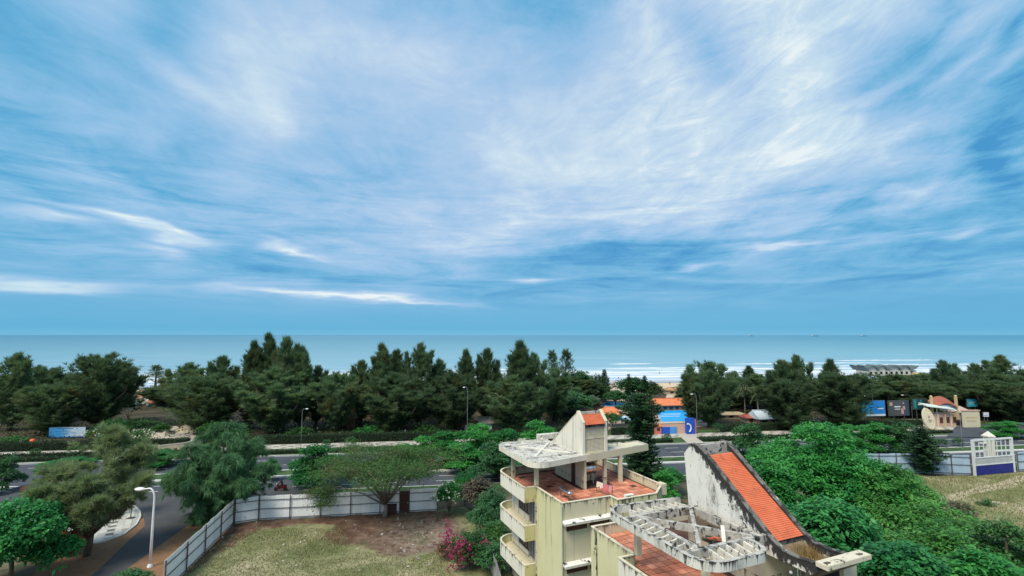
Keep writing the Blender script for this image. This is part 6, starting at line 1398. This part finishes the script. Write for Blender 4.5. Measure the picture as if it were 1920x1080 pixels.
ys = thing('water_slide', 'yellow water slide behind the Norfolk pine', 'slide', G(1194, 797)); b = MB(); b.tube([(-1.2, 0, 2.0), (-.6, -.1, 1.7), (.3, -.2, .8), (1.2, -.3, .35)], .38, 8); b.build('chute', mat('yellow_plastic', [(.62, .46, .04)], 1, .4), ys, smooth=True); b = MB(); b.beam((-1.2, 0, 0), (-1.2, 0, 1.7), .12, .12, up=(0, 1, 0)); b.beam((-.2, -.15, 0), (-.2, -.15, 1.0), .12, .12, up=(0, 1, 0)); b.build('support', M_pole, ys)
sheet('sand_clearing', [G(1138, 752), G(1172, 752), G(1168, 733), G(1152, 716), G(1146, 716), G(1140, 735)], mat('pale_sand', [(.42, .33, .27), (.52, .42, .34)], .3, .95)).location.z = .06
sheet('sand_clearing', [G(1248, 748), G(1284, 748), G(1282, 728), G(1254, 728)], MATS['pale_sand']).location.z = .06
sheet('pool_terrace', [G(1140, 806), G(1330, 800), G(1330, 768), G(1225, 764), G(1140, 770)], mat('pool_paving', [(.34, .27, .22), (.42, .34, .29)], .4, .9)).location.z = .055

# resort entrance on the right
Ye = 133; e0, e1 = at(1750, Ye, .07), at(1803, Ye, .07); en = thing('entrance_arch', 'entrance gateway with two tan pillars and an arched red brown roof', 'gateway', e0, R(7.5)); Le = (e1 - e0).length; He = ZY(744, Ye, 1775)
M_tan = mat('tan_pillar', [(.46, .36, .20), (.54, .44, .27)], 1, .85)
for x in (0, Le):
    b = MB(); b.box(x - .26, -.26, 0, x + .26, .26, He - .1); b.build('pillar', M_tan, en, bevel=.03); b = MB(); b.lathe([(.32, He - .099), (.34, He), (.16, He + .25), (.02, He + .32)], 10, (x, 0, 0)); b.build('pillar_cap', M_tan, en)
b = MB(); n = 12
for i in range(n):
    x0, x1 = .36 + (Le - .72) * i / n, .36 + (Le - .72) * (i + 1) / n; z0, z1 = He - 1.3 + 1.2 * math.sin(math.pi * i / n), He - 1.3 + 1.2 * math.sin(math.pi * (i + 1) / n)
    b.add([(x0, -.6, z0 - 1.5), (x1, -.6, z1 - 1.5), (x1, 1.4, z1), (x0, 1.4, z0), (x0, -.6, z0 - 1.8), (x1, -.6, z1 - 1.8), (x1, 1.4, z1 - .2), (x0, 1.4, z0 - .2)], [(0, 1, 2, 3), (7, 6, 5, 4), (0, 4, 5, 1), (3, 2, 6, 7)])
b.build('arched_roof', mat('red_brown_roof', [(.26, .08, .055), (.34, .12, .085)], .8, .8), en)
b = MB(); b.box(Le * .36, -.2, He - 3.6, Le * .92, -.05, He - 2.2); b.build('sign_panel', mat('pale_blue_print', [(.34, .46, .66), (.44, .54, .70)], .8, .5), en); b = MB(); b.box(Le * .55, -.215, He - 3.1, Le * .80, -.201, He - 2.8); b.build('print', P_pk, en)
lr = thing('canopy_roof', 'pale green white slanting roof under the entrance arch', 'canopy', at(1742, Ye - 3, .07), R(7.5)); zc = ZY(768, Ye - 3, 1760)
b = MB(); b.add([(0, 0, zc + .8), (8.4, 0, zc - .2), (8.4, 2.5, zc + .3), (0, 2.5, zc + 1.4), (0, 0, zc + .65), (8.4, 0, zc - .35), (8.4, 2.5, zc + .15), (0, 2.5, zc + 1.25)], [(0, 1, 2, 3), (7, 6, 5, 4), (0, 4, 5, 1), (1, 5, 6, 2), (2, 6, 7, 3), (3, 7, 4, 0)]); b.build('roof', mat('pale_green_roof', [(.50, .60, .56), (.58, .66, .62)], 1, .6), lr)
b = MB()
for x in (.3, 4, 8.0): b.box(x, 1.2, 0, x + .12, 1.32, zc + .8 - x * .1)
b.build('post', M_pole, lr)
bw = thing('reception_wall', 'cream and pink reception wall with columns below the slanting roof', 'building', at(1752, Ye - 1.2, .07), R(7.5)); b = MB(); b.box(0, 0, 0, 6.6, 2.6, 3.2); b.build('wall', M_pinkw, bw)
for i in range(3): b = MB(); b.box(1 + i * 2, -.3, 0, 1.4 + i * 2, -.01, 3.2); b.build('column', M_wcream, bw); b = MB(); b.box(1.6 + i * 2, -.05, .8, 2.7 + i * 2, -.002, 2.3); b.build('window', M_brown, bw)
ds = thing('round_sign', 'big cream oval sign tilted on a wavy base left of the entrance arch', 'sign', at(1742, Ye - 8, .07), R(7.5)); rs_ = (ZY(766, Ye - 8, 1742) - .5) / 2
b = MB(); b.xf = Matrix.Translation((0, 0, rs_ + .5)) @ Matrix.Rotation(R(-14), 4, 'X') @ Matrix.Diagonal((1.55, 1, rs_, 1)) @ Matrix.Rotation(R(90), 4, 'X'); b.lathe([(.02, -.2), (1, -.2), (1.04, 0), (1, .2), (.86, .21), (.86, .17), (.02, .17)], 24); b.build('disc', M_cream, ds, recalc=True)
b = MB(); b.xf = Matrix.Translation((0, -.1, rs_ + .8)) @ Matrix.Rotation(R(-14), 4, 'X'); b.ball((0, -.17, .35), (.28, .05, .28), 5); b.box(-.5, -.2, -.6, .5, -.171, -.45); b.box(-.4, -.2, -.9, .4, -.171, -.78); b.build('emblem', P_pk, ds)
b = MB(); b.prism([(-3.2, -.6), (3.8, -.6), (4.6, .8), (-2.6, .9)], 0, lambda x, y: .5 + .35 * math.sin(x * 1.4)); b.build('wavy_base', M_wcream, ds)
sw = thing('sign_wall', 'low cream sign wall with lines of lettering right of the entrance arch', 'sign', at(1808, Ye - 3, .07), R(4)); hw_ = ZY(771, Ye - 3, 1820)
b = MB(); b.box(0, 0, 0, 4.6, .5, hw_); b.build('wall', M_cream, sw, bevel=.03); b = MB(); b.box(.6, -.02, hw_ * .55, 4.0, -.002, hw_ * .65); b.box(.8, -.02, hw_ * .36, 3.7, -.002, hw_ * .44); b.build('lettering', M_tan, sw); b = MB(); b.box(-.15, -.15, hw_ + .001, 4.75, .65, hw_ + .16); b.build('coping', M_pinkw, sw)
house('gatehouse', 'gatehouse with a pale pink roof between the arch and the cream sign wall', 1796, 1826, 790, 774, 762, 5, M_pinkw, mat('pink_grey_roof', [(.42, .33, .30), (.50, .40, .36)], 1, .85), Y=136, hip=.2, windows=1)
# wave-roofed pavilion on the beach
Yp = 300; p0, p1 = at(1632, Yp, -.4), at(1741, Yp, -.4); pv = thing('beach_pavilion', 'cream beach pavilion with a row of grey green wave shaped roofs', 'building', p0, R(7.5)); Lp = (p1 - p0).length; Hp = ZY(687, Yp, 1690) + .4
b = MB(); b.box(1, 0, 0, Lp - .6, 9, Hp * .52); b.build('wall', mat('grey_cream_wall', [(.40, .39, .34), (.48, .47, .42)], .5, .9), pv)
M_vault = mat('grey_green_roof', [(.07, .10, .105), (.11, .15, .15)], .5, .6)
def vault(x0, x1, zt, zb):
    b = MB(); n = 12
    for i in range(n):
        a0, a1 = math.pi * i / n, math.pi * (i + 1) / n; xa, xb = (x0 + x1) / 2 - (x1 - x0) / 2 * math.cos(a0), (x0 + x1) / 2 - (x1 - x0) / 2 * math.cos(a1); za, zb2 = zb + (zt - zb) * math.sin(a0), zb + (zt - zb) * math.sin(a1)
        b.add([(xa, -1, za), (xb, -1, zb2), (xb, 10, zb2), (xa, 10, za), (xa, -1, za + .5), (xb, -1, zb2 + .5), (xb, 10, zb2 + .5), (xa, 10, za + .5)], [(3, 2, 1, 0), (4, 5, 6, 7), (0, 1, 5, 4), (2, 3, 7, 6)])
    b.build('roof', M_vault, pv)
    b = MB(); b.side([(0, 0), (0, 0)], 0, 0) if False else None
    tri = MB(); pts = [((x0 + x1) / 2 - (x1 - x0) / 2 * math.cos(math.pi * i / n), zb + (zt - zb) * math.sin(math.pi * i / n)) for i in range(n + 1)]
    V = [(x, .05, z) for x, z in pts]; tri.add(V, [tuple(range(len(V)))]); tri.build('gable', mat('grey_gable', [(.30, .32, .31), (.38, .40, .39)], .5, .9), pv)
for i, (a, c) in enumerate(((.02, .20), (.21, .38), (.42, .64), (.65, .84))): vault(Lp * a, Lp * c, Hp * (.98 if i != 1 else 1.02), Hp * .52)
b = MB(); n = 8
for i in range(n):
    f0_, f1_ = i / n, (i + 1) / n; xa, xb = Lp * (.85 + .15 * f0_), Lp * (.85 + .15 * f1_); za, zb2 = Hp * (.52 + .42 * f0_ ** 1.6), Hp * (.52 + .42 * f1_ ** 1.6)
    b.add([(xa, -1, za), (xb, -1, zb2), (xb, 10, zb2), (xa, 10, za), (xa, -1, za + .5), (xb, -1, zb2 + .5), (xb, 10, zb2 + .5), (xa, 10, za + .5)], [(3, 2, 1, 0), (4, 5, 6, 7), (0, 1, 5, 4), (2, 3, 7, 6)])
b.build('roof', M_vault, pv)
b = MB(); b.add([(0, -1, Hp * .52), (0, -1, Hp * .58), (-2.6, -1, Hp * 1.08), (-2.4, -1, Hp * .98), (0, 10, Hp * .52), (0, 10, Hp * .58), (-2.6, 10, Hp * 1.08), (-2.4, 10, Hp * .98)], [(0, 1, 2, 3), (7, 6, 5, 4), (1, 5, 6, 2), (0, 3, 7, 4)]); b.build('roof', M_vault, pv)
for i in range(9):
    b = MB(); x = Lp * (.06 + .1 * i); b.box(x, -.08, Hp * .12, x + 1.6, -.002, Hp * .40); b.build('window', M_dark, pv)
yb = thing('yellow_tower', 'yellowish wedge shaped lifeguard tower right of the wave roofed pavilion', 'tower', at(1731, 262, -.1)); zt = ZY(697, 262, 1731)
b = MB(); b.add([(-.7, -.7, 0), (.7, -.7, 0), (.7, .7, 0), (-.7, .7, 0), (-2.4, -1.2, zt * .8), (2.4, -1.2, zt * .8), (2.4, 1.2, zt * .8), (-2.4, 1.2, zt * .8)], [(3, 2, 1, 0), (4, 5, 6, 7), (0, 1, 5, 4), (1, 2, 6, 5), (2, 3, 7, 6), (3, 0, 4, 7)]); b.build('body', mat('ochre_wall', [(.46, .36, .16), (.52, .42, .22)], .5, .9), yb); b = MB(); b.box(-2.8, -1.6, zt * .801, 2.8, 1.6, zt * .9); b.build('roof', M_tan, yb)

# ---------------------------------------------------------------- vehicles and people
def loft(b, secs, mi=None):
    n = len(secs[0]); v = [p for s in secs for p in s]
    fs = [(i * n + k, i * n + (k + 1) % n, (i + 1) * n + (k + 1) % n, (i + 1) * n + k) for i in range(len(secs) - 1) for k in range(n)] + [tuple(range(n))[::-1], tuple((len(secs) - 1) * n + k for k in range(n))]
    b.add(v, fs, mi)
M_tyre = mat('tyre', [(.015, .015, .016)], 1, .8); M_rim = mat('rim', [(.45, .46, .47)], 1, .35, metal=.8); M_lampw = mat('headlight_glass', [(.65, .67, .68)], 1, .15); M_lampr = mat('tail_light', [(.35, .02, .02)], 1, .2)
def car(label, loc, rz, paint):
    t = thing('car', label, 'car', loc, rz)
    prof = [(-2.15, .34, .62, .78), (-2.1, .28, .86, .84), (-1.3, .24, .92, .86), (-.6, .24, .93, .87), (.6, .24, .93, .87), (1.4, .24, .90, .86), (2.05, .28, .78, .82), (2.16, .36, .58, .74)]
    b = MB(); loft(b, [[(x, -w, z0), (x, w, z0), (x, w * 1.0, (z0 + z1) / 2), (x, w * .94, z1), (x, -w * .94, z1), (x, -w, (z0 + z1) / 2)] for x, z0, z1, w in prof]); b.build('body', paint, t, recalc=True, bevel=.03)
    b = MB(); loft(b, [[(x, -w, z0), (x, w, z0), (x, w * .82, z1), (x, -w * .82, z1)] for x, z0, z1, w in ((-1.75, .90, .98, .74), (-1.15, .90, 1.40, .78), (.0, .90, 1.47, .80), (.55, .90, 1.42, .80), (1.25, .88, .96, .76))]); cb = b.build('cabin', M_glass, t, recalc=True)
    b = MB(); b.prism([(-1.15, -.60), (.56, -.62), (.56, .62), (-1.15, .60)], 1.405, lambda x, y: 1.505 if -.9 < x < .5 else 1.46); b.build('roof', paint, t, bevel=.02)
    for x in (-1.35, 1.35):
        for s in (-1, 1):
            b = MB(); b.xf = Matrix.Rotation(R(90), 4, 'X'); b.lathe([(.19, -.10), (.30, -.10), (.32, -.06), (.32, .06), (.30, .10), (.19, .10)], 16); w = b.build('wheel', M_tyre, t, loc=(x, s * .78, .32), recalc=True); b = MB(); b.xf = Matrix.Rotation(R(90), 4, 'X'); b.lathe([(.02, -.105), (.2, -.105), (.2, .105), (.02, .105)], 10); b.build('rim', M_rim, w, recalc=True)
    for s in (-1, 1):
        b = MB(); b.ball((2.06, s * .55, .62), (.10, .20, .09), 5); b.build('headlight', M_lampw, t); b = MB(); b.ball((-2.1, s * .62, .72), (.08, .16, .09), 5); b.build('tail_light', M_lampr, t)
    return t
M_redcar = mat('red_car_paint', [(.20, .012, .02)], 1, .3, spec=.5)
car('dark red car driving on the road, half hidden by the olive tree at the left', G(74, 920), R(188), M_redcar)
car('white car parked at the right edge of the photo by the bushy tree', G(1915, 797), R(20), mat('white_car_paint', [(.70, .72, .74)], 1, .3, spec=.5))
car('dark blue car standing before the resort entrance', G(1797, 797), R(100), mat('navy_car_paint', [(.02, .025, .05)], 1, .3, spec=.5))

def motorbike(label, loc, rz, paint):
    t = thing('motorbike', label, 'motorbike', loc, rz)
    for x in (-.62, .62):
        b = MB(); b.xf = Matrix.Rotation(R(90), 4, 'X'); b.lathe([(.20, -.05), (.27, -.05), (.29, 0), (.27, .05), (.20, .05)], 16); w = b.build('wheel', M_tyre, t, loc=(x, 0, .29), recalc=True); b = MB(); b.xf = Matrix.Rotation(R(90), 4, 'X'); b.lathe([(.02, -.035), (.2, -.02), (.2, .02), (.02, .035)], 10); b.build('rim', M_rim, w, recalc=True)
    b = MB(); loft(b, [[(x, -w, z0), (x, w, z0), (x, w, z1), (x, -w, z1)] for x, z0, z1, w in ((-.85, .60, .72, .05), (-.5, .42, .76, .13), (-.1, .30, .72, .14), (.18, .28, .48, .15), (.36, .34, .92, .17), (.5, .55, 1.0, .10))]); b.build('body', paint, t, recalc=True, bevel=.02)
    b = MB(); loft(b, [[(x, -w, z), (x, w, z), (x, w * .8, z + .09), (x, -w * .8, z + .09)] for x, z, w in ((-.78, .75, .10), (-.4, .765, .14), (.05, .725, .10))]); b.build('saddle', M_dark, t, recalc=True, bevel=.02)
    b = MB(); b.tube([(.62, 0, .3), (.45, 0, .95)], .04, 6); b.tube([(.36, -.32, 1.04), (.45, -.1, 1.0), (.45, .1, 1.0), (.36, .32, 1.04)], .02, 6); b.build('handlebar', M_steel, t); b = MB(); b.ball((.52, 0, .93), (.07, .09, .08), 5); b.build('headlight', M_lampw, t)
    return t
def figure(name, joints, edges, radii, m, colours_):
    """one continuous skinned body; regions take material by height band"""
    me = bpy.data.meshes.new(name); me.from_pydata(joints, edges, []); o = bpy.data.objects.new(name, me); COL.objects.link(o)
    md = o.modifiers.new('Skin', 'SKIN'); sk = me.skin_vertices[0].data
    for i, r in enumerate(radii): sk[i].radius = (r, r)
    sk[0].use_root = True; o.modifiers.new('Sub', 'SUBSURF').levels = 1
    dg_ = bpy.context.evaluated_depsgraph_get(); me2 = bpy.data.meshes.new_from_object(o.evaluated_get(dg_)); me2.name = name; bpy.data.objects.remove(o)
    me2.materials.clear()
    for mm in m: me2.materials.append(mm)
    idx = [colours_(p.center) for p in me2.polygons]; me2.polygons.foreach_set('material_index', idx); me2.polygons.foreach_set('use_smooth', [True] * len(idx)); me2.update(); return me2
M_skin = mat('skin', [(.30, .17, .11)], 1, .7); M_hair = mat('hair', [(.012, .010, .010)], 1, .6); M_trou = mat('dark_trousers', [(.02, .025, .04)], 1, .9)
def stand_mesh(name, shirt, stride=.12):
    J = [(0, 0, .95), (0, 0, 1.15), (0, 0, 1.38), (0, .01, 1.50), (0, .02, 1.62), (0, .02, 1.72), (.10, 0, .90), (.11, stride, .50), (.11, stride * .6, .08), (.11, stride * .6 + .14, .04), (-.10, 0, .90), (-.11, -stride, .50), (-.11, -stride * 1.6, .08), (-.11, -stride * 1.6 + .14, .04),
         (.17, 0, 1.40), (.24, -.05, 1.14), (.25, .06, .90), (.25, .09, .80), (-.17, 0, 1.40), (-.24, .05, 1.14), (-.25, .12, .92), (-.25, .15, .82)]
    E_ = [(0, 1), (1, 2), (2, 3), (3, 4), (4, 5), (0, 6), (6, 7), (7, 8), (8, 9), (0, 10), (10, 11), (11, 12), (12, 13), (2, 14), (14, 15), (15, 16), (16, 17), (2, 18), (18, 19), (19, 20), (20, 21)]
    r_ = [.15, .14, .15, .06, .105, .085, .10, .075, .05, .045, .10, .075, .05, .045, .07, .05, .042, .04, .07, .05, .042, .04]
    return figure(name, J, E_, r_, [shirt, M_trou, M_skin, M_hair], lambda c: 3 if c.z > 1.68 or (c.z > 1.6 and c.y < 0) else 2 if c.z > 1.46 or (abs(c.x) > .19 and c.z < 1.12) or c.z < .3 else 0 if c.z > .96 else 1)
def person(label, mesh, loc, rz, group=None): return tag((lambda o: (COL.objects.link(o), setattr(o, 'location', loc), setattr(o, 'rotation_euler', (0, 0, rz)), o)[3])(bpy.data.objects.new('person', mesh)), label, 'person', group)
S1 = stand_mesh('person_white', mat('white_shirt', [(.70, .72, .70)], 1, .9)); S2 = stand_mesh('person_dark', mat('dark_shirt', [(.03, .03, .035)], 1, .9), .2); S3 = stand_mesh('person_red', mat('red_shirt', [(.42, .06, .04)], 1, .9), .05)
person('person in a white top standing behind the left hedge', S1, G(37, 838, .06), .4)
person('person in dark clothes on the sand left of the beach bush', S2, G(1160, 712, -.1), 1.0); person('person standing in the surf right of the beach path', S2, G(1237, 702, -.4), 2.0); person('person on the open sand above the orange roofed pool building', S3, G(1256, 722, -.1), .3)
person('person in a white shirt under the casuarinas, right of the thatched hut', S1, G(760, 818, .06), 1.4); person('person in white by the hedge near the thatched hut', S1, G(578, 826, .06), 3.0)
ob = thing('orange_marker', 'bright orange rounded bin beside the person in white behind the left hedge', 'bin', G(60, 836, .06)); b = MB(); b.lathe([(.35, 0), (.5, .1), (.55, .9), (.48, 1.2), (.25, 1.45), (.02, 1.5)], 14); b.build('body', mat('orange_plastic', [(.72, .14, .04)], 1, .5), ob, smooth=True); b = MB(); b.box(-.25, -.58, .85, .25, -.50, 1.05); b.build('slot', M_dark, ob)
# rider
rl = G(526, 921); ra = R(183)
mb_ = motorbike('dark motorbike ridden along the road beyond the white fence', rl, ra, mat('dark_red_paint', [(.10, .012, .015)], 1, .35)); mb_.scale = (1.15, 1.15, 1.15)
J = [(-.22, 0, .86), (-.16, 0, 1.08), (-.06, 0, 1.32), (.0, 0, 1.42), (.04, 0, 1.54), (.05, 0, 1.66), (-.16, .12, .84), (.20, .17, .72), (.10, .16, .34), (.24, .16, .30), (-.16, -.12, .84), (.20, -.17, .72), (.10, -.16, .34), (.24, -.16, .30), (-.05, .19, 1.30), (.12, .26, 1.10), (.34, .28, 1.06), (.40, .27, 1.05), (-.05, -.19, 1.30), (.12, -.26, 1.10), (.34, -.28, 1.06), (.40, -.27, 1.05)]
E_ = [(0, 1), (1, 2), (2, 3), (3, 4), (4, 5), (0, 6), (6, 7), (7, 8), (8, 9), (0, 10), (10, 11), (11, 12), (12, 13), (2, 14), (14, 15), (15, 16), (16, 17), (2, 18), (18, 19), (19, 20), (20, 21)]
r_ = [.15, .14, .15, .06, .12, .10, .10, .075, .05, .045, .10, .075, .05, .045, .07, .05, .042, .04, .07, .05, .042, .04]
rd = figure('rider', J, E_, r_, [mat('black_jacket', [(.025, .025, .03)], 1, .8), M_trou, M_skin, mat('helmet', [(.04, .04, .05)], 1, .3)], lambda c: 3 if c.z > 1.47 else 2 if c.x > .3 and c.z > .98 else 0 if c.z > .92 else 1)
pr_ = person('rider in black leaning over the dark motorbike beyond the white fence', rd, rl, ra); pr_.scale = (1.15, 1.15, 1.15)
motorbike('red motorbike at the crossing beside the olive tree trunk', G(188, 949), R(20), mat('red_paint', [(.45, .02, .03)], 1, .35)); motorbike('pale motorbike parked under the bottom left trees', G(70, 992), R(60), mat('silver_paint', [(.45, .48, .52)], 1, .35))
# two ships on the horizon
def ship(label, px, L, Y):
    c = at(px, Y, -.4, 630); t = thing('ship', label, 'ship', c, R(5)); b = MB(); loft(b, [[(x, -w, 1), (x, w, 1), (x, w, z), (x, -w, z)] for x, z, w in ((-L / 2, 9, 8), (-L * .4, 9, 10), (L * .4, 9, 10), (L / 2, 12, 1))]); b.build('hull', mat('ship_hull', [(.06, .08, .11)], 1, .8), t, recalc=True); b = MB(); b.box(-L * .44, -7, 9, -L * .34, 7, 24); b.build('bridge', M_white, t); b = MB()
    for x in (-.1, .1, .28): b.box(L * x, -1, 9, L * x + 2, 1, 20)
    b.build('crane', mat('ship_crane', [(.15, .17, .2)], 1, .8), t)
ship('faint cargo ship on the horizon above the spiky casuarinas', 1528, 150, 9000); ship('second faint ship on the horizon, nearer to the right edge', 1620, 130, 9500); ship('smallest ship on the horizon left of the other two', 1408, 90, 9800)
# rubble and litter lying about the lot: far too many to count
rr = random.Random(15); b = MB()
for i in range(420):
    px, py = (rr.gauss(790, 55), rr.gauss(1010, 25)) if i < 230 else (rr.uniform(400, 850), rr.uniform(975, 1075))
    p = G(px, py)
    if not inpoly(p.x, p.y, lot): continue
    s = rr.uniform(.03, .06) if rr.random() < .7 else rr.uniform(.06, .15); b.xf = Matrix.Translation((p.x, p.y, .02 + s * .25)) @ Matrix.Rotation(rr.uniform(0, 6), 4, Vector((rr.random(), rr.random(), 1)).normalized()); b.box(-s, -s * .7, -s * .3, s, s * .7, s * .3, rr.randint(0, 2))
b.xf = None; tag(b.build('rubble', [mat('rubble_white', [(.46, .43, .39)], 1, .9), mat('rubble_grey', [(.26, .25, .24)], 1, .9), mat('rubble_brown', [(.22, .12, .08)], 1, .9)]), kind='stuff')
lf = [G(872, 1040), G(885, 1090), Vector((-2.2, 44, 0))]
fence('grey corrugated fence end below the bougainvillea at the bottom edge', [G(908, 1040), Vector((-1.6, 50.0, 0)), Vector((-.9, 46, 0))], sheetmesh(1.0, 2.2, mat('grey_sheet', [(.22, .22, .23), (.32, .32, .33)], 1, .6)), 2.2, 2.0, (.4, 1.8), inner=-1)
